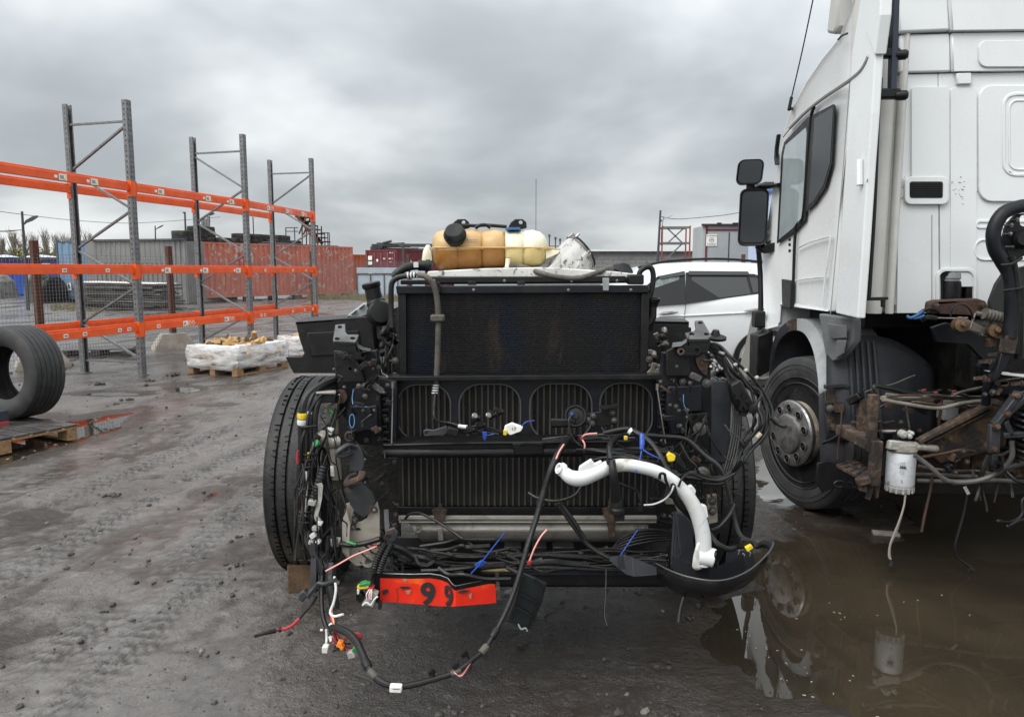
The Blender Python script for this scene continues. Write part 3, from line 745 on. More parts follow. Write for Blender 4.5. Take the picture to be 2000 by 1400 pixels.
b_.box((-4.93, 6.72, 0.155), (0.16, 0.42, 0.06), Matrix.Rotation(R(-25), 3, 'Z'), 1); b_.box((-4.93, 6.74, 0.235), (0.15, 0.40, 0.10), Matrix.Rotation(R(-25), 3, 'Z'), 0)
tag(b_.build('box_part', [mat('dark_blue_metal', (0.03, 0.035, 0.05), 0.5), mat('dull_red_metal', (0.30, 0.04, 0.04), 0.6)], bevel=0.008), 'dark blue metal part with red base on the pallet beside the tyre', 'metal part')

# ------------------------------------------------------------------ wrapped firewood on pallets
def firewood(c0, ax, ay, L, W, h, labels, seed, group='firewood pallets by the rack'):
    rn = random.Random(seed)
    ax, ay = Vector(ax).normalized(), Vector(ay).normalized()
    pallet('pallet', labels[0], c0, ax, ay, L=L, W=W, group='pallets under the firewood')
    o = thing('firewood_load', labels[1], 'firewood', (*c0, 0.15), group); c0 = Vector((*c0, 0))
    rings = []
    for z, e in ((0.10, 0.015), (0.14, 0.035), (0.22, 0.035), (0.34, 0.05), (0.44, 0.03), (h - 0.10, 0.0), (h - 0.02, -0.05), (h, -0.11)):
        ring = []
        for x_, y_ in rrect(L + 2 * e, W + 2 * e, 0.09, 5):
            j = rn.uniform(-0.012, 0.012)
            ring.append(c0 + ax * (x_ + L / 2 + j) + ay * (y_ + W / 2 + j) + ZA * (z + rn.uniform(-0.016, 0.016)))
        rings.append(ring)
    MB().loft(rings, caps=False).build('stretch_film', 'clear', o, smooth=60)
    def log(c, d, l, w, m):
        d = Vector(d).normalized(); s_ = d.cross(ZA).normalized(); u_ = s_.cross(d)
        pr = [(0, 0.55 * w), (-0.5 * w, -0.1 * w), (-0.28 * w, -0.45 * w), (0.3 * w, -0.45 * w), (0.5 * w, -0.1 * w)]
        MB().prism([c - d * l / 2 + s_ * a + u_ * e for a, e in pr], d * l).build('split_log', m, o, smooth=0, bevel=0.004, seg=1)
    for k in range(46):                                   # heap on top
        a, e = rn.uniform(0.12, L - 0.12), rn.uniform(0.10, W - 0.10)
        zc_ = h - 0.05 + 0.05 * (1 - abs(2 * a / L - 1)) + rn.uniform(-0.03, 0.05)
        log(c0 + ax * a + ay * e + ZA * zc_, (rn.uniform(-1, 1), rn.uniform(-1, 1), rn.uniform(-0.5, 0.5)), rn.uniform(0.16, 0.28), rn.uniform(0.05, 0.10), 'firewood' if rn.random() < 0.68 else 'bark')
    for z in np.arange(0.21, h - 0.06, 0.105):            # stacked courses behind the film
        for k in range(int(L / 0.11)):
            a = 0.08 + k * 0.11
            for e, dd in ((0.10, ay), (W - 0.10, ay)):
                log(c0 + ax * a + ay * e + ZA * z, dd, 0.22, 0.105, 'firewood' if rn.random() < 0.7 else 'bark')
        for k in range(int(W / 0.11)):
            e = 0.08 + k * 0.11
            for a in (0.10, L - 0.10): log(c0 + ax * a + ay * e + ZA * z, ax, 0.22, 0.105, 'firewood' if rn.random() < 0.7 else 'bark')
firewood((-4.16, 11.05), (0.38, 1.0, 0), (-1.0, 0.38, 0), 1.2, 0.95, 0.46, ('pallet under the nearer film wrapped firewood load', 'nearer heap of split firewood wrapped in clear film on a pallet'), 3)
firewood((-3.45, 12.9), (0.38, 1.0, 0), (-1.0, 0.38, 0), 1.2, 0.8, 0.38, ('pallet under the farther firewood load behind the black mudguard', 'farther heap of firewood partly hidden by the black mudguard'), 9)

# ------------------------------------------------------------------ wire fence on brown posts with concrete feet
posts = [((-10.2, 6.6), 'left'), ((-7.76, 12.1), 'a'), ((-6.87, 14.9), 'b'), ((-5.00, 18.6), 'c'), ((-3.2, 23.0), 'd')]
plab = ['brown steel fence post standing left of the rack', 'brown steel fence post in a concrete foot behind the loose tyre', 'brown steel fence post in a concrete foot beside the firewood',
        'brown steel fence post behind the far end of the rack', 'brown steel fence post hidden beyond the dismantled truck']
for (q, _), lb in zip(posts, plab):
    o = thing('fence_post', lb, 'fence post', (*q, 0), 'brown posts of the wire fence')
    f = Vector((0.37, 1, 0)).normalized(); rot = Matrix((f, Vector((f.y, -f.x, 0)), ZA)).transposed(); z0, z1 = 0.2, 2.08
    MB().box((q[0], q[1], (z0 + z1) / 2), (0.11, 0.085, z1 - z0), rot).build('post', 'brown', o, smooth=0, bevel=0.004, seg=1)
    r0, r1 = [(a, e) for a, e in rrect(0.80, 0.44, 0.02, 1)], [(a, e) for a, e in rrect(0.46, 0.24, 0.02, 1)]
    s_ = Matrix.Rotation(R(35), 3, 'Z')
    MB().loft([[Vector((q[0], q[1], 0)) + s_ @ Vector((a, e, z)) for a, e in rr] for rr, z in ((r0, -0.01), (r0, 0.05), (r1, 0.34))]).build('concrete_foot', 'concrete', o, bevel=0.012)
fence = thing('wire_fence', 'fine square wire mesh fence strung between the brown posts behind the rack', 'fence', (*posts[1][0], 0))
for i in range(4):
    a, c_ = Vector((*posts[i][0], 0)), Vector((*posts[i + 1][0], 0)); f = (c_ - a).normalized(); L = (c_ - a).length
    b_ = MB(); side = Vector((f.y, -f.x, 0)) * 0.05
    for k in range(int(L / 0.06)): p_ = a + f * (k * 0.06) + side; b_.bar(p_ + ZA * 0.06, p_ + ZA * 1.86, 0.0042, 0.0042)
    for k in range(31): z = 0.06 + k * 0.06; b_.bar(a + side + ZA * z, c_ + side + ZA * z, 0.0042, 0.0042)
    b_.build('wire_mesh', 'wire', fence, smooth=0, kind='stuff')
pallet('pallet', 'low grey wooden pallet lying behind the wire fence near the first rack frame', (G(115, 700).x, G(115, 700).y), (1, 0.3, 0), (-0.3, 1, 0), m='wetwood', deck='wetwood')
# ------------------------------------------------------------------ background: containers, sheds, poles, trees
def corrugated(a, c, z0, z1, pitch, amp, b=None, mi=0):
    """trapezoid sheet wall from a to c, bulging to its right-hand side"""
    a, c = Vector((*a[:2], 0)), Vector((*c[:2], 0)); f = (c - a).normalized(); L = (c - a).length; r = Vector((f.y, -f.x, 0))
    prof = []; n = max(1, int(L / pitch)); p_ = L / n
    for k in range(n):
        for u, w in ((0.0, 0), (0.22, 0), (0.36, 1), (0.72, 1), (0.86, 0)): prof.append((k * p_ + u * p_, w * amp))
    prof.append((L, 0)); b = b or MB()
    return b.sheet([[a + f * u + r * w + ZA * z for u, w in prof] for z in (z0, z1)], mi)
def container(name, label, p0, p1, depth, z0, H, mm, frame, group, pitch=0.28, amp=0.036, side=1):
    """p0->p1 is the long visible side, left to right; the box extends away from the camera"""
    a, c = Vector((*p0, 0)), Vector((*p1, 0)); f = (c - a).normalized(); r = Vector((f.y, -f.x, 0)); bk = -r * depth
    o = thing(name, label, 'container', (*p0, 0), group)
    in_ = 0.05
    def wall(n, s_, e_): corrugated(s_, e_, z0 + 0.14, z0 + H - 0.10, pitch, amp).build(n, mm, o, smooth=0, solid=0.004)
    A, C_, Bk, Ck = a - r * in_, c - r * in_, a + bk + r * in_, c + bk + r * in_
    wall('side_panel', A, C_); wall('side_panel', Ck, Bk)
    wall('end_panel', Bk + f * in_, A + f * in_); wall('end_panel', C_ - f * in_, Ck - f * in_)
    for q in (a, c, a + bk, c + bk):
        q2 = q + (f * 0.06 if (q - a).dot(f) < 1 else -f * 0.06) - r * (0.06 if abs((q - a).dot(r)) < 0.5 else -0.06)
        MB().box(q2 + ZA * (z0 + H / 2), (0.14, 0.14, H), Matrix((f, r, ZA)).transposed()).build('corner_post', frame, o, smooth=0)
    for q0, q1 in ((a, c), (a + bk, c + bk), (a, a + bk), (c, c + bk)):
        ee = (q1 - q0).normalized() * 0.135
        off = -r * 0.05 if abs((q0 - a).dot(r)) < 0.5 and abs((q1 - a).dot(r)) < 0.5 else (r * 0.05 if abs((q0 - a).dot(r)) > 0.5 and abs((q1 - a).dot(r)) > 0.5 else f * (0.05 if (q0 - a).dot(f) < 1 else -0.05))
        MB().bar(q0 + ee + off + ZA * (z0 + H - 0.05), q1 - ee + off + ZA * (z0 + H - 0.05), 0.09, 0.098).build('top_rail', frame, o, smooth=0)
        MB().bar(q0 + ee + off + ZA * (z0 + 0.08), q1 - ee + off + ZA * (z0 + 0.08), 0.09, 0.15).build('bottom_rail', frame, o, smooth=0)
    MB().prism([A + ZA * (z0 + H - 0.06), C_ + ZA * (z0 + H - 0.06), Ck + ZA * (z0 + H - 0.06), Bk + ZA * (z0 + H - 0.06)], (0, 0, 0.03)).build('roof', frame, o, smooth=0)
    if z0 > 0.05:
        for k in (0.03, 0.33, 0.62, 0.95):
            for q in (a.lerp(c, k), (a + bk).lerp(c + bk, k)): MB().box(q + (bk * 0.06 if (q - a).dot(r) > -0.5 else -bk * 0.06) + ZA * (z0 / 2), (0.5, 0.3, z0), Matrix((f, r, ZA)).transposed()).build('timber_bearer', 'block', o, smooth=0)
    return o, a, c, f, r, bk
def at(px, D): q = P(px, 540, D); return (q.x, q.y)
GC = 'shipping containers across the yard'
rc, ra, rc_, rf, rr_, rb_ = container('shipping_container', 'long faded red container with peeling paint and tyres on its roof', at(362, 36), at(690, 45), 2.44, 0.22, 2.78, 'redcont', 'redcont', GC, pitch=0.30, amp=0.06)
# a darker square patch and a brighter red patch on its side
for u, z, w, h_, m in ((0.70, 0.95, 0.55, 0.75, mat('brown_patch_paint', (0.10, 0.05, 0.045), 0.7)), (0.30, 2.15, 0.7, 0.55, mat('bright_red_patch_paint', (0.42, 0.03, 0.035), 0.6)), (0.04, 1.25, 0.25, 0.6, mat('ochre_patch_paint', (0.42, 0.26, 0.10), 0.7)), (0.19, 1.05, 0.16, 0.45, mat('ochre_patch_paint', (0.42, 0.26, 0.10), 0.7))):
    MB().box(ra.lerp(rc_, u) + rr_ * 0.0 + ZA * z, (w, 0.012, h_), Matrix((rf, rr_, ZA)).transposed()).build('paint_patch', m, rc, smooth=0)
container('shipping_container', 'dull orange container end behind the long red container', at(640, 53), at(716, 55), 6.0, 0.1, 2.65, 'orangecont', 'orangecont', GC)
mc, ma, mc_, mf, mr, mb_ = container('shipping_container', 'dark maroon container with white lettering on its doors and scrap on its roof', at(715, 50), at(775, 48.5), 6.1, 0.1, 2.85, 'maroon', 'maroon', GC, pitch=0.6, amp=0.02)
for u in (0.06, 0.30, 0.52, 0.73, 0.95):
    q = ma.lerp(mc_, u) + mr * 0.05
    MB().bar(q + ZA * 0.3, q + ZA * 2.8, 0.035, 0.035).build('locking_bar', 'steel', mc, smooth=0)
for u, z, w, h_ in ((0.165, 2.42, 0.36, 0.28), (0.165, 2.08, 0.36, 0.22), (0.165, 1.52, 0.34, 0.3)):
    MB().box(ma.lerp(mc_, u) + mr * 0.05 + ZA * z, (w, 0.012, h_), Matrix((mf, mr, ZA)).transposed()).build('placard', 'sticker', mc, smooth=0)
MB().lathe([(0.10, 0), (0.10, 0.01)], ma.lerp(mc_, 0.40) + mr * 0.05 + ZA * 2.25, mr, 14).build('round_sticker', 'sticker', mc)
for u0, u1, z, hh in ((0.60, 0.70, 2.36, 0.10), (0.78, 0.92, 2.36, 0.10), (0.80, 0.88, 2.16, 0.05), (0.80, 0.93, 2.74, 0.07)):
    for j in range(int((u1 - u0) / 0.025)):
        if j % 4 == 3: continue
        MB().box(ma.lerp(mc_, u0 + j * 0.025) + mr * 0.05 + ZA * z, (0.035, 0.01, hh), Matrix((mf, mr, ZA)).transposed()).build('white_letter', 'sticker', mc, smooth=0)
q = ma.lerp(mc_, 1.0) + mb_.normalized() * 0.9
MB().prism([q - mb_.normalized() * 0.0 + mf * 0.01 + ZA * 1.95, q + mb_.normalized() * 0.8 + mf * 0.01 + ZA * 1.95, q + mb_.normalized() * 0.3 + mf * 0.01 + ZA * 2.5], mf * 0.01).build('white_emblem', 'sticker', mc, smooth=0)
container('shipping_container', 'grey blue container standing end-on left of the grey sheet wall', at(113, 38), at(184, 37), 6.1, 0.12, 2.95, 'bluecont', mat('container_frame_dark_blue', (0.05, 0.07, 0.10), 0.6), GC, pitch=0.46, amp=0.06)
MB_ = MB()
# warning sign on it
q0, q1 = Vector((*at(113, 38), 0)), Vector((*at(184, 37), 0)); f = (q1 - q0).normalized(); r = Vector((f.y, -f.x, 0)); q = q0.lerp(q1, 0.33) + r * 0.06 + ZA * 0.78
ws = thing('warning_sign', 'small white sign with a red and black symbol on the grey blue container', 'sign', tuple(q))
rot = Matrix((f, r, ZA)).transposed()
MB().box(q, (0.26, 0.012, 0.38), rot).build('sign_board', 'sticker', ws, smooth=0)
MB().box(q + r * 0.008 + ZA * 0.02, (0.10, 0.006, 0.15), rot, 0).box(q + r * 0.008 - ZA * 0.06 + f * 0.03, (0.08, 0.006, 0.10), rot, 1).box(q + r * 0.008 + ZA * 0.12, (0.06, 0.006, 0.06), rot, 1).build('symbol', ['ink', 'red'], ws, smooth=0)
# grey sheet wall in two tiers
gw = thing('sheet_metal_shed', 'grey corrugated sheet shed wall in two tiers between the blue and red containers', 'shed', (*at(184, 34), 0))
a, c_ = at(184, 35.5), at(366, 34.5)
corrugated(a, c_, 0.05, 1.95, 0.24, 0.05).build('lower_sheeting', 'greysheet', gw, smooth=0, solid=0.004)
corrugated((a[0], a[1] + 0.09), (c_[0], c_[1] + 0.09), 1.90, 3.0, 0.26, 0.055).build('upper_sheeting', mat('upper_grey_sheet', (0.15, 0.15, 0.147), 0.6, 0.1, (0.20, 0.20, 0.197), 0.8), gw, smooth=0, solid=0.004)
MB().box(((a[0] + c_[0]) / 2, (a[1] + c_[1]) / 2 + 2.6, 1.5), (abs(a[0] - c_[0]) - 0.1, 5.0, 2.95), Matrix.Rotation(math.atan2(c_[1] - a[1], c_[0] - a[0]), 3, 'Z')).build('shed_body', 'greysheet', gw, smooth=0)
MB().bar((a[0], a[1] - 0.02, 3.03), (c_[0], c_[1] - 0.02, 3.03), 0.15, 0.05).build('roof_edge', 'pole', gw, smooth=0)
# bright blue shed far left
bs = thing('blue_shed', 'low bright blue corrugated shed at the far left with a small white window', 'shed', (*at(50, 47), 0))
a, c_ = at(-260, 45), at(122, 47)
corrugated(a, c_, 0.1, 2.25, 0.34, 0.03).build('blue_sheeting', 'brightblue', bs, smooth=0, solid=0.004)
MB().box(((a[0] + c_[0]) / 2 - 0.12, (a[1] + c_[1]) / 2 + 2.1, 1.1), (c_[0] - a[0] - 0.2, 4, 2.2), Matrix.Rotation(math.atan2(c_[1] - a[1], c_[0] - a[0]), 3, 'Z')).build('shed_body', 'brightblue', bs, smooth=0)
MB().bar((a[0], a[1] - 0.1, 2.32), (c_[0], c_[1] - 0.1, 2.36), 0.4, 0.10).build('roof_edge', 'pole', bs, smooth=0)
q = P(92, 516, 46.8); q.y -= 0.12
wf = MB().box(q, (0.50, 0.05, 0.10), None).box(q - ZA * 0.37, (0.5, 0.05, 0.08)).box(q + Vector((0.2, 0, -0.19)), (0.1, 0.05, 0.30)).box(q + Vector((-0.2, 0, -0.19)), (0.1, 0.05, 0.30)).build('window_frame', 'sticker', bs, smooth=0)
MB().box(q + Vector((0, 0.01, -0.19)), (0.30, 0.02, 0.28)).build('pane', 'glass', wf, smooth=0)
for k, (px_, w) in enumerate(((8, 1.8), (75, 2.3), (-70, 2))):
    q = P(px_, 497, 46.0); q.z = 2.40
    rings = [[q + Vector((w * s_ * math.cos(a_) * (1 + 0.15 * math.sin(3 * a_ + k)), 0.5 * s_ * math.sin(a_), z)) for a_ in [2 * math.pi * j / 10 for j in range(10)]] for s_, z in ((0.5, 0), (0.42, 0.05), (0.2, 0.12), (0.05, 0.15))]
    tag(MB().loft(rings).build('tarpaulin', mat('violet_white_sheet', (0.35, 0.37, 0.55), 0.5, 0, (0.6, 0.62, 0.7), 3)), ['crumpled bluish sheet on the blue shed roof at the picture edge', 'crumpled bluish sheet on the blue shed roof beside the brown post', 'crumpled bluish sheet on the part of the shed roof left of the picture'][k], 'tarpaulin')
# tarpaulin covered heap and dark stack
def heap(px0, px1, D, h, label, m, seed, nm='covered_heap'):
    q0, q1 = P(px0, 590, D), P(px1, 590, D); rn = random.Random(seed); w = (q1.x - q0.x) / 2; c = Vector(((q0.x + q1.x) / 2, D, 0)); rings = []
    for s_, z in ((1.0, -0.02), (0.98, 0.35), (0.9, 0.7), (0.65, 0.93), (0.25, 1.0)):
        rings.append([c + Vector((w * s_ * math.cos(2 * math.pi * k / 18) * rn.uniform(0.9, 1.08), 1.0 * s_ * math.sin(2 * math.pi * k / 18), h * z * rn.uniform(0.92, 1.05))) for k in range(18)])
    return tag(MB().loft(rings).build(nm, m, smooth=20), label, 'tarpaulin')
heap(62, 95, 38, 1.55, 'grey tarpaulin covered heap beside the blue container', 'tarp', 3)
heap(86, 122, 37, 1.25, 'black tarpaulin covered heap at the foot of the blue container', 'plastic', 4)
heap(-40, 30, 43, 1.35, 'dark grey tarpaulin covered heap before the blue shed at the left edge', 'tarp', 5)
stk = thing('board_stack', 'dark stack of weathered boards and sheets before the grey shed', 'stack', (*at(250, 31), 0))
rn = random.Random(8)
qa, qb = P(168, 590, 31), P(338, 590, 30)
for k in range(11):
    z = 0.08 + k * 0.095
    u0, u1 = qa.x + rn.uniform(-0.15, 0.35), qb.x + rn.uniform(-0.5, 0.2)
    MB().bar((u0, qa.y + rn.uniform(-0.1, 0.1), z), (u1, qb.y + rn.uniform(-0.1, 0.1), z + rn.uniform(-0.03, 0.03)), 1.2, rn.uniform(0.04, 0.075)).build('board', 'wetwood' if k % 3 else mat('grey_old_board', (0.10, 0.10, 0.095), 0.8, 0, (0.05, 0.05, 0.05), 4), stk, smooth=0)
    for u in (0.1, 0.4, 0.7, 0.95): MB().box((qa.x + (qb.x - qa.x) * u, qa.y + (qb.y - qa.y) * u, z - 0.045), (0.12, 1.0, 0.05)).build('spacer', 'wetwood', stk, smooth=0)
MB().bar((qa.x + 0.1, qa.y, 1.13), (qb.x - 0.2, qb.y, 1.07), 1.25, 0.03).build('cover_sheet', 'sticker', stk, smooth=0)
MB().bar((qa.x + 0.1, qa.y - 0.66, 0.86), (qa.x + 0.8, qa.y - 0.66, 0.86), 0.04, 0.07).build('pale_batten', 'wood', stk, smooth=0)
# pale sheet metal gate right of the red container
ga = thing('sheet_metal_gate', 'pale blue grey sheet metal gate panels right of the long red container', 'gate', (*at(697, 43), 0))
ga0, ga1 = P(697, 540, 43), P(830, 540, 43)
nb = 5
for k in range(nb):
    x0, x1 = ga0.x + (ga1.x - ga0.x) * k / nb, ga0.x + (ga1.x - ga0.x) * (k + 1) / nb
    MB().box(((x0 + x1) / 2, 43.03, 0.72), (x1 - x0 - 0.05, 0.02, 1.26)).build('panel', 'paleblue', ga, smooth=0)
    MB().box((x0, 43.0, 0.70), (0.06, 0.06, 1.32)).build('post', 'pole', ga, smooth=0)
MB().box(((ga0.x + ga1.x) / 2, 43.0, 1.39), (ga1.x - ga0.x, 0.06, 0.06)).build('rail', 'pole', ga, smooth=0)
MB().box(((ga0.x + ga1.x) / 2, 43.02, 1.60), (ga1.x - ga0.x, 0.02, 0.32)).build('top_panel', 'paleblue', ga, smooth=0)
MB().box(((ga0.x + ga1.x) / 2, 43.0, 0.06), (ga1.x - ga0.x, 0.06, 0.06)).build('rail', 'pole', ga, smooth=0)
# things on the maroon container
rn = random.Random(4)
sc = thing('scrap_heap', 'dark scrap pipes and bars heaped on the maroon container', 'scrap', (*at(760, 50), 2.95))
for k in range(15):
    a_ = P(728 + rn.uniform(0, 28), 484, 50.5); a_.z = 3.0 + rn.uniform(0, 0.45)
    MB().tube([a_, a_ + Vector((rn.uniform(0.5, 4.5), rn.uniform(-0.3, 0.6), rn.uniform(-0.25, 0.15)))], rn.uniform(0.04, 0.10), 6, 0).build('scrap_pipe', 'pole' if k % 3 else 'galv', sc)
for k in range(8):
    a_ = P(730 + rn.uniform(0, 24), 484, 50.2); MB().box((a_.x, a_.y, 3.03 + rn.uniform(0, 0.3)), (rn.uniform(0.2, 0.6), 0.4, rn.uniform(0.15, 0.35)), Matrix.Rotation(rn.uniform(0, 3), 3, 'Z')).build('scrap_block', 'pole', sc, smooth=0)
fr = thing('steel_gantry', 'thin dark steel goal shaped gantry standing before the maroon container', 'gantry', (*at(787, 46), 0))
a_, c_ = P(787, 478, 46), P(870, 483, 46)
MB().box((a_.x, 46, a_.z / 2), (0.13, 0.13, a_.z)).build('post', 'pole', fr, smooth=0); MB().box((c_.x, 46, c_.z / 2), (0.13, 0.13, c_.z - 0.04)).build('post', 'pole', fr, smooth=0); MB().bar(a_, c_, 0.11, 0.11).build('crossbar', 'pole', fr, smooth=0)
# tyres on the red container
tpr, tin = tyre_profile(0.50, 0.28, 0.28, grooves=3)
t0 = MB().lathe(tpr + tin, (0, 0, 0.14), (0, 0, 1), 24, close=True).build('tyre', 'tyre')
tag(t0, 'black tyre lying flat in the row of tyres on the red container', 'tyre', 'tyres stored on the red container')
ztop = 0.22 + 2.78
first = True
for u, back, n in ((0.05, 0.6, 2), (0.16, 0.7, 3), (0.23, 0.8, 3), (0.34, 0.6, 1), (0.42, 0.7, 1), (0.50, 0.6, 2), (0.62, 0.7, 2), (0.695, 0.9, 2), (0.75, 0.6, 1), (0.83, 0.7, 2), (0.90, 0.9, 2), (0.97, 0.7, 1), (0.22, 1.8, 2), (0.46, 1.8, 1), (0.66, 1.9, 2), (0.86, 1.8, 1)):
    for k in range(n):
        o = t0 if first else copy_tree(t0); first = False
        q = ra.lerp(rc_, u * 0.66) + rb_.normalized() * back
        o.location = (q.x + rn.uniform(-0.06, 0.06), q.y, ztop - 0.02 + k * 0.262); o.rotation_euler = (0, 0, rn.uniform(0, 6))
# steel sheets/pipes on its edge, stair and railing
for k, (u0, u1, z) in enumerate(((0.40, 0.62, 0.02), (0.42, 0.66, 0.10), (0.52, 0.90, 0.04))):
    o = MB().bar(ra.lerp(rc_, u0) + rb_.normalized() * 0.22 + ZA * (ztop + z), ra.lerp(rc_, u1) + rb_.normalized() * 0.2 + ZA * (ztop + z * 0.5), 0.35, 0.05).build('steel_sheet', 'galv', smooth=0)
    tag(o, ['grey steel strip lying along the red container edge under the tyres', 'upper grey steel strip on the red container beside the tyres', 'long pale steel strip on the red container below the stair'][k], 'steel strip')
sr = thing('steel_stair', 'brown steel stair flight set on the far end of the red container', 'stair', tuple(ra.lerp(rc_, 0.75) + ZA * ztop))
s0, s1 = P(622, 470, 43.5), P(578, 420, 43.5); s0.z = ztop + 0.15
for dy in (0, 0.9):
    MB().bar(s0 + Vector((0, dy, 0)), s1 + Vector((0, dy, 0)), 0.05, 0.16).build('stringer', 'brown', sr, smooth=0)
    MB().bar(P(600, 420, 43.5) + Vector((0, dy, 0)), P(584, 457, 43.5) + Vector((0, dy, 0)), 0.06, 0.08).build('support', 'brown', sr, smooth=0)
    for xx in (590, 605, 620): MB().bar(P(xx, 440, 43.5) + Vector((0, dy, 0)), Vector((P(xx, 470, 43.5).x, 43.5 + dy, ztop)), 0.06, 0.06).build('leg', 'brown', sr, smooth=0)
for k in range(7):
    q = s0.lerp(s1, (k + 0.5) / 7); MB().box(q + Vector((0.22, 0.45, 0)), (0.75, 0.9, 0.05)).build('tread', 'rustdark', sr, smooth=0)
rl = thing('railing', 'thin steel railing on the far end of the red container', 'railing', tuple(ra.lerp(rc_, 0.8) + ZA * ztop))
for xx in (558, 575, 628, 634, 640, 643): 
    q = P(xx, 445 if xx < 600 else 455, 43.9); MB().bar((q.x, q.y, ztop - 0.02), q, 0.05, 0.05).build('post', 'pole', rl, smooth=0)
for x0, x1, y in ((558, 582, 445), (558, 582, 452), (626, 643, 455)): MB().bar(P(x0, y, 43.9), P(x1, y, 43.9), 0.05, 0.05).build('rail', 'pole', rl, smooth=0)
# light poles
def lamp_pole(px0, px1, ytop, D, label, head, name='street_lamp', arm=1):
    q1 = P(px0, ytop, D); q0 = Vector((P(px1, 540, D).x, D, 0))
    o = thing(name, label, 'street lamp', tuple(q0), 'yard lights on poles')
    MB().tube([q0, q1], lambda t_: 0.075 - 0.03 * t_, 8, 0).build('pole', 'pole', o)
    h_ = P(*head, D); rise = Vector((0.42 * arm, -0.1, 0.20))
    MB().tube([Vector((q1.x + (q0.x - q1.x) * 0.2, D, h_.z - 0.12)), h_], 0.03, 6, 0).build('arm', 'pole', o)
    MB().loft([[h_ + rise * s_ + Vector((0, w * a_, -0.10 * w * e_)) for a_, e_ in ((-1, 0), (0, 1), (1, 0), (0, -1))] for s_, w in ((-0.1, 0.10), (0.3, 0.22), (1.0, 0.20), (1.25, 0.06))]).build('lamp_head', 'greyplastic', o)
    return o
lamp_pole(43, 50, 413, 30, 'thin yard light pole behind the leftmost brown fence post', (52, 434))
lamp_pole(303, 305, 441, 60, 'short yard light pole peeping over the grey shed', (308, 446))
lamp_pole(361, 365, 414, 42, 'taller yard light pole at the left corner of the red container', (357, 414), arm=-1)
lamp_pole(1290, 1281, 411, 34, 'thin yard light pole beside the red and grey scaffold', (1293, 430))
cb = MB()
def wire(pts, r=0.012): cb.tube(p3(pts), r, 5, 8)
wire([(-60, 405, 30), (43, 419, 30), (140, 430, 35), (250, 436, 38), (361, 430, 42), (430, 424, 45)])
wire([(-60, 447, 30), (0, 451, 30), (45, 449, 30)]); wire([(-60, 449, 30), (0, 453, 30), (45, 449, 30)])
wire([(345, 462, 42), (372, 445, 43), (400, 428, 44)])
tag(cb.build('overhead_cable', 'rubber'), 'sagging overhead cables strung between the light poles on the left', 'cable')
cb = MB(); wire([(1290, 423, 34), (1320, 428, 34), (1380, 424, 33), (1430, 418, 32), (1490, 405, 30), (1560, 388, 30)], 0.014); wire([(1296, 424, 34), (1292, 450, 34), (1291, 480, 34)], 0.014)
tag(cb.build('overhead_cable', 'rubber'), 'overhead cable running from the scaffold to the blue building on the right', 'cable')
q = P(1047, 350, 60)
mast = thing('antenna_mast', 'tall thin antenna mast rising behind the expansion tank', 'mast', (q.x, 60, 0))
MB().tube([(q.x, 60, 0), (q.x, 60, 4.4)], 0.05, 6, 0).build('mast_base', 'pole', mast); MB().tube([(q.x, 60, 4.4), (q.x, 60, q.z)], 0.025, 6, 0).build('whip', 'pole', mast)
q = P(494, 424, 55); tag(MB().tube([(q.x, 55, 0), (q.x, 55, q.z)], 0.04, 6, 0).build('steel_pole', 'pole'), 'bare thin pole behind the middle rack frame', 'pole')
# pipe stubs on the roof line behind the tank, and the equipment left of the tyres
pf = thing('pipe_rack', 'row of dark pipe stubs with knobs on a low frame behind the tank', 'pipes', (*at(1090, 42), 0))
for xx, yy in ((1073, 458), (1085, 463), (1094, 466), (1105, 470), (1112, 473)):
    q = P(xx, yy, 42); MB().tube([(q.x, 42, 0.0), (q.x, 42, q.z)], 0.04, 6, 0).tube([(q.x, 42, q.z - 0.14), (q.x, 42, q.z)], 0.075, 6, 0).build('pipe', 'pole', pf)
for yy in (481, 487): MB().bar(P(1073, yy, 42), P(1114, yy, 42), 0.05, 0.05).build('rail', 'pole', pf, smooth=0)
eq = thing('control_cabinet', 'pale steel equipment rack with a spotlight on the red container left end', 'cabinet', tuple(ra.lerp(rc_, 0.08) + ZA * ztop))
for xx, y0, y1 in ((396, 425, 468), (407, 422, 468), (402, 428, 468)): MB().bar(P(xx, y0, 38.5), Vector((P(xx, y1, 38.5).x, 38.5, ztop)), 0.12, 0.12).build('post', 'galv', eq, smooth=0)
for y in (432, 446): MB().bar(P(393, y, 38.5), P(410, y, 38.5), 0.10, 0.12).build('rail', 'galv', eq, smooth=0)
MB().bar(P(409, 420, 38.5), P(418, 417, 38.5), 0.12, 0.08).build('spotlight', 'pole', eq, smooth=0)
# right side: low building, scaffold, trailer body, blue building
bd = thing('low_building', 'long low grey block building with a pale roof edge behind the white car', 'building', (*at(1200, 40), 0))
q0, q1 = P(1100, 540, 41), P(1420, 540, 39)
H_ = 2.62
MB().box(((q0.x + q1.x) / 2, 43, H_ / 2), (q1.x - q0.x + 4, 5, H_)).build('wall', 'building', bd, smooth=0)
nb_ = 26
for j in range(10):
    for k in range(nb_):
        x_ = q0.x - 1.5 + (k + (0.5 if j % 2 else 0)) * 0.6
        if x_ > q1.x: continue
        MB().box((x_ + 0.29, 40.49, 0.4 + j * 0.21), (0.575, 0.03, 0.19)).build('block', 'building', bd, smooth=0)
MB().box(((q0.x + q1.x) / 2, 42.9, H_ + 0.05), (q1.x - q0.x + 4.4, 5.4, 0.10)).build('roof', 'paleroof', bd, smooth=0)
sf = thing('scaffold_frame', 'red and grey braced steel scaffold frame standing before the low building', 'scaffold', (*at(1320, 35), 0))
zt = P(1320, 441, 35).z
x0, x1 = P(1293, 480, 35).x, P(1347, 480, 35).x
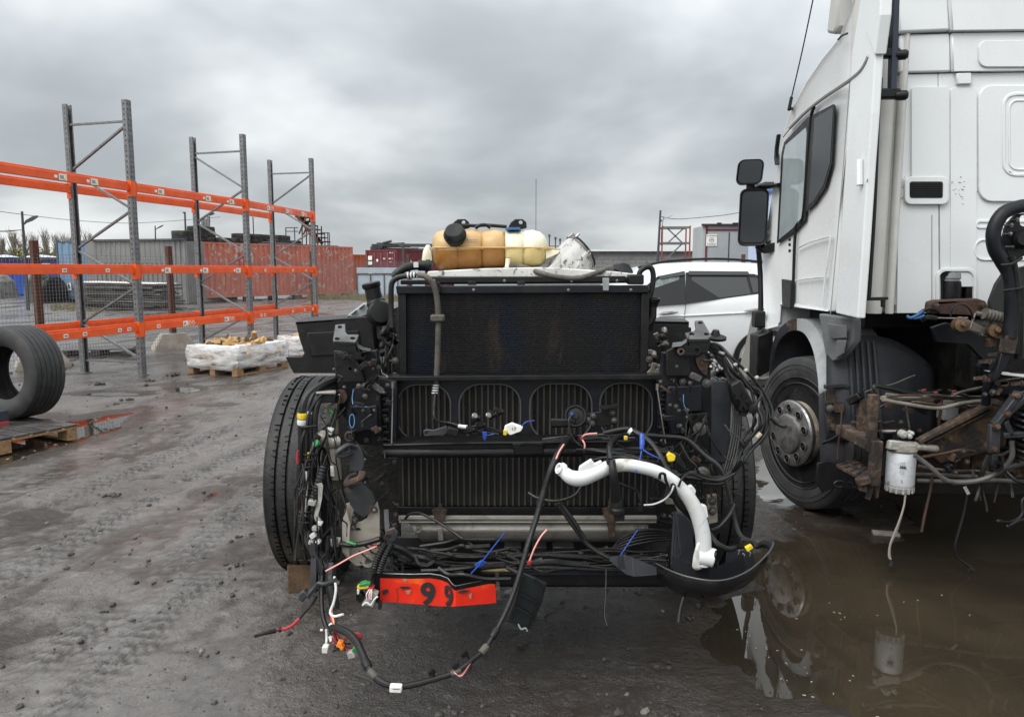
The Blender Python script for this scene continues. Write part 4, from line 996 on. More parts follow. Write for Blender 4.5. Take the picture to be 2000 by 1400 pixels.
for xx in (x0, x1):
    for dy in (0, 0.8): MB().box((xx, 35 + dy, zt / 2), (0.06, 0.06, zt)).build('post', mat('dull_red_post', (0.26, 0.055, 0.04), 0.6), sf, smooth=0)
for z in (zt - 0.08, P(1320, 475, 35).z, 1.95):
    for dy in (0, 0.8): MB().box(((x0 + x1) / 2, 35 + dy, z), (x1 - x0 - 0.08, 0.05, 0.10)).build('crossbar', 'galv', sf, smooth=0)
m_ = P(1334, 475, 35)
for a_, c_ in ((P(1302, 444, 35), m_), (P(1338, 444, 35), P(1303, 476, 35)), (m_, P(1298, 510, 35))): MB().bar(a_ + Vector((0, 0.06, 0)), c_ + Vector((0, 0.06, 0)), 0.05, 0.06).build('brace', 'galv', sf, smooth=0)
MB().box(((x0 + x1) / 2 - 0.1, 34.9, 1.75), (x1 - x0 + 1.0, 0.5, 0.32)).build('platform', 'brown', sf, smooth=0)
tr = thing('site_cabin', 'grey site cabin with dark red edging and a white notice behind the white car', 'cabin', (*at(1420, 30), 0))
xa, xb = P(1372, 480, 30).x, P(1484, 480, 30).x; zt = P(1400, 441, 30).z
MB().box(((xa + xb) / 2, 30.85, (zt + 0.3) / 2), (xb - xa, 1.6, zt - 0.3)).build('body', 'trailer', tr, smooth=0, bevel=0.02)
MB().box(((xa + xb) / 2, 30.85, 0.15), (xb - xa - 0.3, 1.4, 0.30)).build('base', 'black', tr, smooth=0)
dr = mat('dark_red_edging', (0.14, 0.012, 0.02), 0.5)
MB().box((xa + 0.16, 30.03, (zt + 0.9) / 2), (0.07, 0.03, zt - 0.95)).build('edging', dr, tr, smooth=0)
MB().box(((xa + xb) / 2 - 0.1, 30.03, zt - 0.16), (xb - xa - 0.5, 0.03, 0.06)).build('edging', dr, tr, smooth=0)
MB().box(((xa + xb) / 2, 30.0, zt + 0.035), (xb - xa + 0.1, 0.12, 0.08)).build('roof_rail', 'rustdark', tr, smooth=0)
for u in (0.28, 0.55, 0.62): MB().box((xa + (xb - xa) * u, 30.0, zt + 0.09), (0.16, 0.12, 0.06)).build('roof_lamp', 'rustdark', tr, smooth=0)
MB().box((P(1424, 480, 30).x, 30.035, (zt + 0.9) / 2 - 0.1), (0.03, 0.02, zt - 1.2)).build('door_gap', 'ink', tr, smooth=0)
nq = P(1390, 469, 30); ny_ = 30.02
nt = MB().box((nq.x, ny_, nq.z), (0.44, 0.012, 0.46)).build('notice', 'sticker', tr, smooth=0)
text('notice_text', 'НЕ ЗАКРЫВАТЬ', 0.062, frame_at((nq.x, ny_ - 0.010, nq.z + 0.165)), 'ink', nt)
MB().box((nq.x, ny_ - 0.009, nq.z - 0.165), (0.36, 0.004, 0.022)).build('notice_print', 'ink', nt, smooth=0)
text('notice_text', '69', 0.085, frame_at((nq.x, ny_ - 0.010, nq.z)), 'ink', nt, bold=0.003)
MB().lathe([(0.10, 0), (0.10, 0.004), (0.085, 0.004), (0.085, 0)], (nq.x, ny_ - 0.006, nq.z), (0, -1, 0), 24, close=True).build('notice_ring', 'ink', nt)
bb = thing('blue_building', 'tall pale and bright blue panelled building seen between mirror and cab', 'building', (*at(1520, 30), 0))
xa = P(1496, 400, 26).x - 1.5
MB().box((xa + 7.5, 26.9, 2.25), (12, 1.7, 4.5)).build('wall', 'palewall', bb, smooth=0)
for k in range(8):
    MB().box((xa + 2.0 + k * 1.5, 26.0, 1.55), (0.75, 0.06, 3.1)).build('blue_panel', 'bluewall', bb, smooth=0)
    fw = MB().box((xa + 2.75 + k * 1.5, 26.0, 3.75), (0.5, 0.06, 0.6)).build('window', 'bluewall', bb, smooth=0)
    MB().box((xa + 2.75 + k * 1.5, 25.97, 3.75), (0.38, 0.03, 0.45)).build('pane', 'glass', fw, smooth=0)
for z in (3.3, 4.3): MB().box((xa + 7.5, 25.99, z), (12, 0.05, 0.08)).build('trim', 'bluewall', bb, smooth=0)
MB().box((xa + 7.5, 26.9, 4.56), (12.2, 2.0, 0.12)).build('roof', 'pole', bb, smooth=0)
wp = P(1481, 500, 22); tag(MB().box((wp.x + 0.5, 22, 0.9), (1.0, 0.9, 1.8)).box((wp.x + 0.5, 22, 1.84), (1.1, 1.0, 0.08)).build('steel_cabinet', mat('muted_purple_panel', (0.22, 0.15, 0.2), 0.6), smooth=0), 'muted purple steel cabinet far behind the white cab mirror', 'cabinet')
q = P(1452, 497, 21); tag(MB().box((q.x, 21, q.z / 2), (0.09, 0.09, q.z)).build('fence_post', 'brown', smooth=0), 'short brown post rising above the white car roof', 'fence post')
# trees: bare crowns with the first green low down, beyond the blue shed
lab = ['bare multi-stemmed birch beyond the blue shed with green underneath']
rn = random.Random(21)
for k in range(24):
    px_ = -70 + k * 10.5 + rn.uniform(-6, 6); D = rn.uniform(78, 95)
    base = Vector((P(px_, 540, D).x, D, 0)); H_ = 1.6 + (P(0, 453 + rn.uniform(-6, 16), D).z - 1.6)
    o = thing('birch_tree', lab[0], 'tree', tuple(base), 'row of bare trees beyond the blue shed')
    tk = MB(); cr = MB()
    tk.tube([base, base + Vector((rn.uniform(-0.2, 0.2), 0, H_ * 0.95))], lambda t_: 0.10 * (1 - t_) + 0.015, 6, 0)
    for j in range(54):
        z0 = H_ * rn.uniform(0.12, 0.85); a_ = rn.uniform(0, 6.28); l = H_ * rn.uniform(0.12, 0.32)
        e = base + Vector((0, 0, z0)); sp_ = rn.uniform(0.15, 0.42)
        tip = e + Vector((math.cos(a_) * l * sp_, math.sin(a_) * l * sp_, l))
        if tip.z > H_: tip.z = H_ * rn.uniform(0.95, 1.0)
        cr.tube([e, tip], lambda t_: 0.034 * (1 - t_) + 0.014, 4, 0)
        for i in range(4):
            w = e.lerp(tip, rn.uniform(0.3, 1)); cr.tube([w, w + Vector((rn.uniform(-0.3, 0.3), rn.uniform(-0.2, 0.2), rn.uniform(0.25, 0.7)))], 0.013, 3, 0)
    lf = MB()
    for j in range(520):
        z = H_ * (0.05 + 0.62 * rn.random() ** 1.6); a_ = rn.uniform(0, 6.28); rr = 1.3 * math.sqrt(rn.random())
        c = base + Vector((math.cos(a_) * rr, math.sin(a_) * rr, z)); s_ = rn.uniform(0.07, 0.17)
        n_ = Vector((rn.uniform(-1, 1), rn.uniform(-1, 1), rn.uniform(-1, 1))).normalized(); x_ = n_.orthogonal().normalized() * s_; y_ = n_.cross(x_)
        lf.add([c - x_, c - y_, c + x_, c + y_], [(0, 1, 2, 3)])
    tk.build('trunk', 'bark', o); cr.build('crown', 'twig', o, smooth=0); lf.build('young_leaves', 'leaf', o, smooth=0, kind='stuff')
# dry weeds at the foot of the containers
wd = MB()
for k in range(2600):
    px_, D = rn.choice(((rn.uniform(600, 720), rn.uniform(40.5, 42.8)), (rn.uniform(690, 800), rn.uniform(39, 42.5)), (rn.uniform(100, 200), rn.uniform(29, 34))))
    q = P(px_, 580, D); q.z = 0; h_ = rn.uniform(0.08, 0.38) if px_ > 500 else rn.uniform(0.03, 0.12)
    w = rn.uniform(0.012, 0.03); l = Vector((rn.uniform(-0.15, 0.15), rn.uniform(-0.1, 0.1), h_))
    wd.add([q - Vector((w, 0, 0)), q + Vector((w, 0, 0)), q + l], [(0, 1, 2)])
wd.build('dry_grass', 'drygrass', smooth=0, kind='stuff')
# ------------------------------------------------------------------ white car behind
car = thing('parked_car', 'white estate car with dark windows parked behind the dismantled truck', 'car', (2.2, 10.9, 0))
def station(x, zb, zs, zt, w, tum, crown=0.02):
    """half ring mirrored: sill, waist, belt, roof edge, roof centre"""
    yc = 10.95
    h = [(w * 0.90, zb), (w * 0.985, zb + (zs - zb) * 0.25), (w, zb + (zs - zb) * 0.62), (w * 0.975, zs - 0.05), (w * 0.955, zs)]
    top = [(w * 0.955 - (zt - zs) * tum * 0.55, zs + (zt - zs) * 0.6), (w * 0.955 - (zt - zs) * tum, zs + (zt - zs) * 0.9), (w * 0.86 - (zt - zs) * tum, zt - 0.004), (w * 0.4, zt + crown)]
    pr = h + top
    return [Vector((x, yc - a, z)) for a, z in pr] + [Vector((x, yc + a, z)) for a, z in reversed(pr)]
ST = [(-0.22, 0.38, 0.62, 0.66, 0.70, 0), (-0.14, 0.28, 0.78, 0.84, 0.86, 0), (0.15, 0.25, 0.92, 0.98, 0.93, 0), (0.75, 0.25, 1.00, 1.07, 0.94, 0.2), (1.05, 0.25, 1.05, 1.14, 0.945, 0.4),
      (1.45, 0.25, 1.10, 1.42, 0.945, 0.42), (1.80, 0.25, 1.13, 1.615, 0.945, 0.40), (2.10, 0.25, 1.15, 1.675, 0.945, 0.40), (2.60, 0.25, 1.17, 1.70, 0.945, 0.40), (3.20, 0.25, 1.21, 1.695, 0.945, 0.40),
      (3.75, 0.25, 1.27, 1.665, 0.94, 0.42), (4.10, 0.28, 1.30, 1.60, 0.93, 0.45), (4.32, 0.32, 1.20, 1.40, 0.90, 0.5), (4.42, 0.40, 1.02, 1.08, 0.84, 0.4)]
MB().loft([station(*s_) for s_ in ST]).build('body', 'carwhite', car, smooth=50)
def side_pt(x, z, off=0.008):
    """point on the near flank of the greenhouse"""
    for k in range(len(ST) - 1):
        if ST[k][0] <= x <= ST[k + 1][0]: break
    u = (x - ST[k][0]) / (ST[k + 1][0] - ST[k][0]); a = [ST[k][i] + (ST[k + 1][i] - ST[k][i]) * u for i in range(6)]
    zb, zs, zt, w, tum = a[1:]
    y = w * 0.955 - max(0, (z - zs)) * tum * 0.95 if z > zs else w
    return Vector((x, 10.95 - y - off, z))
def carpx(px_, py_): q = hit(px_, py_, Vector((0, 10.05, 0)), Vector((0, 1, 0))); return q.x, q.z
def flank(pts, name, m, off, th=0.012, **k):
    q = [side_pt(*carpx(a, e), off) for a, e in pts]
    return MB().prism(q, (0, th, 0)).build(name, m, car, **k)
flank([(1236, 600), (1262, 560), (1290, 539), (1340, 532), (1343, 533), (1337, 592)], 'window_surround', 'plastic', 0.006, smooth=0)
flank([(1246, 592), (1272, 560), (1294, 542), (1331, 538), (1323, 588)], 'front_window', mat('tinted_glass', (0.10, 0.125, 0.12), 0.07, 0, (0.25, 0.30, 0.28), 9, 0.5, 0.7, rvar=0), 0.012, smooth=0)
flank([(1345, 532), (1478, 535), (1492, 540), (1520, 566), (1480, 574), (1420, 582), (1337, 592)], 'window_surround', 'plastic', 0.006, smooth=0)
flank([(1355, 541), (1462, 542), (1467, 574), (1420, 580), (1350, 588)], 'rear_window', 'glass', 0.012, smooth=0)
flank([(1468, 542), (1482, 543), (1500, 566), (1472, 572)], 'quarter_window', 'glass', 0.012, smooth=0)
flank([(1349, 529), (1466, 530), (1469, 537), (1349, 537)], 'wind_deflector', 'glass', 0.03, 0.006, smooth=0)
flank([(1286, 540), (1342, 529), (1341, 537), (1294, 545)], 'wind_deflector', 'glass', 0.03, 0.006, smooth=0)
MB().tube([side_pt(1.75, 1.63, 0) + Vector((0, 0.06, 0.01)), side_pt(2.2, 1.67, 0) + Vector((0, 0.10, 0.06)), side_pt(3.0, 1.70, 0) + Vector((0, 0.10, 0.055)), side_pt(3.9, 1.64, 0) + Vector((0, 0.08, 0.02))], 0.018, 8).build('roof_rail', 'plastic', car)
for x0, x1, y0 in ((1284, 1322, 613), (1451, 1492, 607)):
    a_, c_ = carpx(x0, y0), carpx(x1, y0 - 4)
    MB().loft([[side_pt(a_[0] + (c_[0] - a_[0]) * u, a_[1] + (c_[1] - a_[1]) * u, 0.035) + Vector((0, 0.018 * math.cos(q), 0.022 * s_ * math.sin(q))) for q in [k * 0.785 for k in range(8)]] for u, s_ in ((0, 0.3), (0.25, 1), (0.7, 1), (1, 0.4))]).build('door_handle', 'steel', car)
for pts in ([(1338, 592), (1333, 640), (1328, 700), (1326, 760)], [(1500, 572), (1490, 640), (1470, 690)]):
    MB().tube([side_pt(*carpx(a, e), 0.001) for a, e in pts], 0.004, 5, 4).build('door_gap', 'ink', car)
MB().tube([side_pt(*carpx(a, e), -0.004) for a, e in [(1285, 618), (1340, 616), (1420, 612), (1480, 609)]], 0.012, 6, 4).build('crease', 'carwhite', car)
for x in (0.72, 3.45):
    MB().lathe([(0.43, -0.02), (0.43, 0.03), (0.36, 0.03), (0.36, -0.02)], (x, 10.01, 0.38), (0, -1, 0), 32, close=True).build('wheel_arch', 'plastic', car)
    for yy, sgn in ((10.16, -1), (11.74, 1)):
        w_ = MB().lathe([(0.02, 0.08), (0.05, 0.10), (0.22, 0.07), (0.235, 0.11), (0.245, 0.11), (0.245, -0.1), (0.02, -0.1)], (x, yy, 0.355), (0, sgn, 0), 32).build('wheel', 'steel', car)
        MB().lathe([(0.24, -0.10), (0.33, -0.115), (0.355, -0.08), (0.355, 0.08), (0.33, 0.115), (0.24, 0.10)], (x, yy, 0.355), (0, sgn, 0), 36, close=True).build('tyre', 'tyre', w_)
        MB().lathe([(0.40, 0.0), (0.40, 0.14)], (x, yy - sgn * 0.13, 0.37), (0, sgn, 0), 24).build('wheel_housing', 'ink', car)
# steering wheel cover seen through the side glass
q = P(1315, 575, 10.6); MB().lathe([(0.16, -0.015), (0.19, 0), (0.16, 0.015), (0.145, 0)], q, (0.5, -0.8, 0.3), 20, close=True).build('steering_wheel', 'sticker', car)

# ------------------------------------------------------------------ white tractor unit on the right
HD = R(5.5)
TO = Vector((1.88, 4.0, 0)); TR = Vector((math.cos(HD), -math.sin(HD), 0)); TF = Vector((math.sin(HD), math.cos(HD), 0))
def T(x, y, z): return TO + TR * x + TF * y + ZA * z
def S(px_, py_, x=0.0):
    q = hit(px_, py_, T(x, 0, 0), TR); d = q - TO; return d.dot(TF), q.z           # on the cab flank: (forward, height)
def RW(px_, py_, y=0.35):
    q = hit(px_, py_, T(0, y, 0), TF); d = q - TO; return d.dot(TR), q.z           # on the rear wall: (right, height)
lorry = thing('tractor_truck', 'white high roof tractor truck without body parts standing in the puddle at the right', 'truck', (2.9, 5.2, 0))
# cab shell: side outline carried across the full width, corners rounded
so = [S(*q) for q in ((1497, 646), (1489, 600), (1487, 500), (1519, 300), (1528, 258), (1543, 212), (1575, 152), (1605, 108), (1636, 68))]
y_r, z_b = 0.50, S(1585, 611)[1]
so[0] = (so[0][0], so[0][1])
yb, zb_ = S(1520, 612)
out_ = so + [(so[-1][0] - 0.22, so[-1][1] + 0.30), (so[-1][0] - 0.42, so[-1][1] + 0.62), (y_r, so[-1][1] + 0.70), (y_r, RW(1760, 612)[1]), (yb, z_b), (yb + 0.02, S(1512, 640)[1])]
N_ = len(out_)
Wc = 2.42
cy_, cz_ = 1.2, 2.0
def ring(x, k):
    """outline pulled in by k metres towards the cab centre, for rounded flanks; the upper part leans inwards"""
    o = []
    for y, z in out_:
        lean = max(0, z - 2.95) * 0.16
        xx = x + (lean if x < Wc / 2 else -lean)
        d = Vector((y - cy_, z - cz_)); d = d * (1 - k / max(d.length, 0.1))
        yy = cy_ + d.x; zz = cz_ + d.y
        if abs(y - y_r) < 0.01 and z < 2: zz = z
        o.append(T(xx, yy, zz))
    return o
MB().loft([ring(0.02, 0.06), ring(0.0, 0.02), ring(0.035, 0.0), ring(Wc - 0.035, 0.0), ring(Wc, 0.02), ring(Wc - 0.02, 0.06)]).build('cab', 'white', lorry, bevel=0.025, seg=3, smooth=40)
def flankp(pts, name, m, off=0.012, th=0.01, parent=None, b=None, **k):
    """panel on the cab flank traced in photo pixels"""
    v_ = []
    for a, e in pts:
        y, z = S(a, e, -off); lean = max(0, z - 2.45) * 0.0
        v_.append(T(-off + lean, y, z))
    mb = (b or MB()).prism(v_, TR * th)
    return mb if b is not None else mb.build(name, m, parent or lorry, **k)
# rear flank extension panel (side deflector)
fin = [(1674, 622), (1683, 500), (1694, 330), (1702, 220), (1709, 100), (1716, -60), (1690, -60), (1664, 100), (1652, 300), (1640, 500), (1632, 612)]
MB().prism([T(-0.005, *S(a, e, -0.005)) for a, e in fin], TR * 0.045).build('side_deflector', 'white', lorry, bevel=0.008, smooth=0)
MB().prism([T(-0.012, *S(a, e, -0.012)) for a, e in [(1708, 108), (1718, 30), (1722, -60), (1700, -60), (1690, 60)]], TR * 0.06).build('upper_deflector', 'white', lorry, bevel=0.008, smooth=0)
# windows
flankp([(1517, 476), (1526, 300), (1531, 278), (1578, 228), (1584, 232), (1572, 430), (1552, 452)], 'window_frame', 'plastic', 0.003, 0.008, bevel=0.002, seg=1, smooth=0)
flankp([(1521, 468), (1530, 305), (1534, 284), (1573, 250), (1575, 262), (1566, 425), (1548, 446)], 'side_window', mat('cab_side_glass', (0.30, 0.345, 0.35), 0.05, 0, (0.22, 0.26, 0.27), 3, 0.4, 0.7, rvar=0), 0.006, 0.006, smooth=0)
flankp([(1583, 227), (1627, 204), (1630, 208), (1624, 320), (1611, 366), (1589, 399), (1574, 414)], 'quarter_frame', 'plastic', 0.003, 0.008, smooth=0)
flankp([(1591, 232), (1624, 211), (1627, 214), (1621, 318), (1608, 362), (1588, 394), (1579, 400)], 'quarter_window', mat('quarter_glass', (0.022, 0.023, 0.027), 0.25, 0, rvar=0, spec=0.2), 0.005, 0.006, smooth=0)
# door seams, step line under the roof, mouldings
def seam(pts, r=0.005, m='ink', name='panel_gap', off=0.002, sub=5):
    MB().tube([T(-off, *S(a, e, -off)) for a, e in pts], r, 6, sub).build(name, m, lorry)
seam([(1590, 210), (1584, 232), (1576, 330), (1568, 425), (1556, 440), (1552, 480), (1548, 600)], 0.011, 'plastic', 'door_seal')
seam([(1660, 155), (1655, 220), (1645, 350), (1634, 480), (1622, 612)], 0.003, mat('grey_seam', (0.3, 0.3, 0.29), 0.6))
seam([(1543, 250), (1575, 218), (1610, 190), (1655, 160), (1680, 140), (1692, 122), (1697, 110)], 0.012, mat('grey_trim_strip', (0.30, 0.30, 0.29), 0.5), 'roof_trim')
seam([(1530, 268), (1560, 232), (1600, 198), (1650, 160)], 0.004)
seam([(1637, 78), (1645, 70), (1655, 66)], 0.006)
seam([(1695, 350), (1690, 365), (1686, 372)], 0.002)
for pts in ([(1556, 486), (1580, 474), (1606, 466), (1622, 462)], [(1554, 548), (1580, 544), (1612, 541)], [(1612, 541), (1618, 500), (1622, 462)], [(1612, 541), (1606, 600)]): seam(pts, 0.006, 'white', 'door_crease')
flankp([(1526, 545), (1546, 548), (1543, 602), (1527, 600)], 'door_handle', 'plastic', 0.014, 0.02, bevel=0.006, smooth=0)
MB().tube([T(-0.02, *S(1679, y_, -0.02)) for y_ in (312, 340, 362)], 0.018, 8).build('clip_cover', 'white', lorry)
for y_ in (468, 478, 490): MB().lathe([(0.012, 0), (0.012, 0.012)], T(-0.004, *S(1545, y_)), -TR, 10).build('hinge_button', 'plastic', lorry)
# sun visor at the roof edge and the front lamp strip
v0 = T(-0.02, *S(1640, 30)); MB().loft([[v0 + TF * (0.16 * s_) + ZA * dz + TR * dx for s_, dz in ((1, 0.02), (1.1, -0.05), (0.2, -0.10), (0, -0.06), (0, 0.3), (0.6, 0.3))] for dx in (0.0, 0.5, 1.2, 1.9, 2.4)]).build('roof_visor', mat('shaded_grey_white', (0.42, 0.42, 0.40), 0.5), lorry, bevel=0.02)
MB().loft([[T(-0.03 + 0.03 * c_, *S(1524 + dx, y_)) + TF * 0.03 * s_ for c_, s_ in ((0, 0), (1, 0), (1, 1), (0, 1))] for dx, y_ in ((2, 262), (-2, 290), (-3, 308), (-1, 322))]).build('corner_lamp', 'plastic', lorry, bevel=0.006)
# aerial
a0 = T(0.0, *S(1546, 212)); a1 = P(1592, -20, a0.y - 0.35)
MB().tube([a0, P(1541, 214, a0.y - 0.05)], 0.012, 8, 0).tube([P(1541, 214, a0.y - 0.05), P(1546, 190, a0.y - 0.05)], 0.012, 8, 0).tube([P(1546, 190, a0.y - 0.05), P(1568, 95, a0.y - 0.2), a1], 0.0045, 6, 4).build('aerial', 'plastic', lorry)
# mirrors on their bracket
MD = 6.05
def mirror(px0, py0, px1, py1, D, glass, skew=0.0):
    c = P((px0 + px1) / 2, (py0 + py1) / 2, D); w = abs(P(px1, py0, D).x - P(px0, py0, D).x); h_ = abs(P(px0, py0, D).z - P(px0, py1, D).z)
    rot = Matrix.Rotation(R(-14), 3, 'Z')
    def rg(s_, y_): return [c + rot @ Vector((a * s_ + skew * (e / h_) * w, y_, e * s_)) for a, e in rrect(w, h_, 0.05, 5)]
    o = MB().loft([rg(0.80, 0.0), rg(0.97, -0.012), rg(1.0, 0.02), rg(0.95, 0.09), rg(0.6, 0.14)]).build('mirror_housing', 'plastic', lorry, smooth=45)
    def gl(z0, z1, y_):
        pts = [(a * 0.82 + skew * (e / h_) * w, e * 0.86) for a, e in rrect(w, h_, 0.04, 4)]
        return [c + rot @ Vector((a, y_, max(z0, min(z1, e + 0.18 * a * 0)))) for a, e in pts]
    MB().prism([c + rot @ Vector((a * 0.84 + skew * (e / h_) * w, -0.0145, e * 0.88)) for a, e in rrect(w, h_, 0.045, 5)], rot @ Vector((0, 0.003, 0))).build('mirror_glass', 'mirror', o, smooth=0)
    return c, o
c1, m1 = mirror(1444, 368, 1499, 481, MD, 1, 0.03)
c2, m2 = mirror(1440, 311, 1490, 361, MD, 1, 0.08)
MB().tube([P(1466, 356, MD + 0.05), P(1466, 376, MD + 0.05)], 0.035, 10, 0).build('mirror_neck', 'plastic', lorry)
MB().tube([P(1468, 372, MD + 0.05), P(1490, 366, MD + 0.03), T(0.0, *S(1524, 362))], 0.032, 8, 4, flat=0.6).build('mirror_arm', 'plastic', lorry)
MB().tube([P(1480, 478, MD + 0.06), P(1494, 487, MD + 0.02), T(0.02, *S(1508, 482))], 0.035, 10, 4).build('mirror_arm', 'plastic', lorry)
MB().tube([P(1500, 452, MD + 0.06), P(1509, 462, MD + 0.05), P(1508, 476, MD + 0.02)], 0.05, 10, 4).build('mirror_arm', 'greyplastic', lorry)
# ------------- rear wall with pressed panels
YR = 0.35
def rw(pts, name, m, pr=0.01, th=None, parent=None, bevel=0.006, y=YR, holes=(), **k):
    v_ = []
    for a, e in pts:
        x, z = RW(a, e, y - pr); v_.append(T(x, y - pr, z))
    hs = []
    for h_ in holes:
        hs.append([T(*(lambda q: (q[0], y - pr, q[1]))(RW(a, e, y - pr))) for a, e in h_])
    return MB().prism(v_, TF * (th or pr + 0.004), hs).build(name, m, parent or lorry, bevel=bevel, smooth=k.pop('smooth', 30), **k)
win = prect(1833, 528, 1904, 600, 16)
rw([(1758, 146), (1831.6, 144), (1834, 612), (1752, 612)], 'rear_panel', 'white', 0.006, 0.17, bevel=0.003)
MB().box(T(0.20, 0.44, 2.55), (0.30, 0.15, 2.3), Matrix((TR, TF, ZA)).transposed()).build('corner_filler', 'cream', lorry, smooth=0)
rw([(1833, 144), (2260, 138), (2260, 612), (1835.4, 612)], 'rear_panel', 'white', 0.006, 0.17, bevel=0.003, holes=[win])
rw([(1747, -60), (1848, -60), (1855.8, 60), (1757, 64)], 'roof_cap', 'white', 0.050, 0.21, bevel=0.012)
rw([(1849.2, -60), (2260, -60), (2260, 55), (1857, 60.5)], 'roof_cap', 'white', 0.056, 0.21, bevel=0.012)
rw([(1757, 68), (1855.5, 65), (1857.6, 140), (1757, 142)], 'upper_band', 'white', 0.026, 0.18, bevel=0.010)
rw([(1857, 64.5), (2260, 60), (2260, 135), (1859, 140)], 'upper_band', 'white', 0.030, 0.18, bevel=0.010)
rw(prect(1912, 79, 2090, 131, 16), 'pressed_panel', 'white', 0.042, bevel=0.008)
rw([(1868, 143), (1898, 142), (1899, 164), (1870, 165)], 'pressed_tab', 'white', 0.026, bevel=0.006)
rw(prect(1781, 170, 1854, 396, 6), 'pressed_panel', 'white', 0.026, bevel=0.010)
rw(prect(1857, 172, 1908, 560, 6), 'pressed_rib', 'white', 0.012, bevel=0.006)
rw(prect(1912, 166, 2120, 394, 26), 'pressed_panel', 'white', 0.024, bevel=0.010)
def bead(x0, y0, x1, y1, r, w=7, pr=0.030):
    o = prect(x0, y0, x1, y1, r); i = prect(x0 + w, y0 + w, x1 - w, y1 - w, max(r - w, 2)); rw(o, 'pressed_bead', 'white', pr, bevel=0.006, holes=[i])
bead(1958, 180, 2120, 345, 26); bead(1970, 194, 2110, 333, 18, 4, 0.029)
bead(1906, 430, 2120, 446, 8, 4, 0.014); bead(1902, 466, 2120, 509, 20, 4, 0.014)
rw(prect(1768, 345, 1853, 399, 12), 'grille_surround', 'white', 0.034, bevel=0.008, holes=[prect(1777, 355, 1842, 387, 5)])
rw(prect(1776, 354, 1843, 388, 5), 'grille_back', 'ink', 0.027, bevel=0)
for k in range(7):
    yy = 357.5 + k * 4.3; rw([(1778, yy), (1841, yy), (1841, yy + 2.4), (1778, yy + 2.4)], 'grille_slat', 'plastic', 0.038, 0.012, bevel=0)
for a_, c_, e_ in ((1819, 420, 612),): MB().tube([T(RW(a_, yy)[0], YR - 0.006, RW(a_, yy)[1]) for yy in (c_, e_)], 0.003, 5, 0).build('panel_gap', mat('grey_seam', (0.3, 0.3, 0.29), 0.6), lorry)
MB().tube([T(RW(a_, yy)[0], YR - 0.006, RW(a_, yy)[1]) for a_, yy in ((1856, 375), (1912, 375))], 0.003, 5, 0).build('panel_gap', mat('grey_seam', (0.3, 0.3, 0.29), 0.6), lorry)
# scuffs round the grille
rn = random.Random(2); sb = MB()
for k in range(60):
    cx_ = 1760 + rn.uniform(-3, 10) if rn.random() < 0.5 else rn.choice((1858, 1876)) + rn.uniform(-6, 9); cy2 = rn.uniform(345, 400)
    l, h_ = rn.uniform(0.8, 3.5), rn.uniform(0.4, 1.1); x, z = RW(cx_, cy2, YR - 0.0135)
    sb.box(T(x, YR - 0.0130, z), (l * 0.003, 0.0012, h_ * 0.003), Matrix((TR, TF, ZA)).transposed() @ Matrix.Rotation(rn.uniform(-0.9, 0.9), 3, 'Y'))
sb.build('paint_scuffs', mat('chipped_paint', (0.10, 0.095, 0.085), 0.7), lorry, smooth=0, kind='stuff')
# service opening with its canister
bx0, bz0 = RW(1833, 600); bx1, bz1 = RW(1904, 528)
rw(prect(1829, 524, 1908, 604, 18), 'opening_rim', 'white', 0.02, holes=[prect(1835, 530, 1902, 598, 14)])
rw(prect(1838, 533, 1899, 600, 12), 'opening_seal', 'plastic', 0.008, 0.15, holes=[prect(1843, 538, 1888, 590, 9)])
MB().prism([T(bx0, YR + 0.10, bz0), T(bx1, YR + 0.10, bz0), T(bx1, YR + 0.10, bz1), T(bx0, YR + 0.10, bz1)], TF * 0.01).build('opening_back', 'ink', lorry, smooth=0)
cc = T((bx0 * 0.6 + bx1 * 0.4), YR + 0.03, bz0)
MB().lathe([(0.055, 0), (0.058, 0.02), (0.058, 0.13), (0.055, 0.15), (0.05, 0.152), (0.05, 0.165), (0.055, 0.168), (0.052, 0.20), (0.03, 0.205)], cc, (0, 0, 1), 24, mis=[0, 0, 0, 0, 1, 1, 1, 1]).build('canister', ['plastic', 'greyplastic'], lorry)
# rear corner column between flank and wall
for a_, w_, m_ in ((0.10, 0.10, 'cream'), (0.21, 0.09, 'cream'), (0.295, 0.045, 'cream')):
    MB().loft([[T(a_ + w_ / 2 * math.cos(q), YR - 0.002 - 0.035 * max(0, math.sin(q)), z) for q in [k * math.pi / 6 for k in range(7)]] for z in (RW(1740, 612)[1], 2.4, 3.55)], caps=False).build('corner_column', m_, lorry, smooth=60)
# grab rail and rods in the gap
GD = 4.06
MB().bar(P(1749, -40, GD), P(1742, 178, GD), 0.034, 0.044).build('grab_rail', mat('dark_blue_rail', (0.022, 0.028, 0.045), 0.4), lorry, bevel=0.006, smooth=0)
MB().tube([P(1716, 190, GD), P(1708, 400, GD), P(1697, 582, GD)], 0.011, 8, 3).build('seal_rod', 'plastic', lorry)
for y0, y1 in ((93, 112), (172, 192)):
    pbox(1713, y0, 1760, y1, GD - 0.02, 0.05).build('rail_bracket', 'black', lorry, bevel=0.01)
    MB().lathe([(0.022, -0.02), (0.026, 0), (0.026, 0.03), (0.018, 0.04)], P(1757, y0 + 15, GD - 0.01), (1, -0.3, 0), 14).build('bolt_head', 'black', lorry)
MB().tube([P(1716, 70, GD), P(1724, 68, GD), P(1731, 76, GD), P(1731, 100, GD)], 0.016, 8, 4).build('hook', 'black', lorry)
pbox(1712, 150, 1724, 185, GD, 0.06).build('latch', 'black', lorry, bevel=0.01)
plate([(1687, 581), (1735, 580), (1736, 585), (1730, 586), (1728, 600), (1723, 600), (1723, 587), (1687, 587)], 4.10, 0.02).build('latch_bracket', 'black', lorry, bevel=0.003)
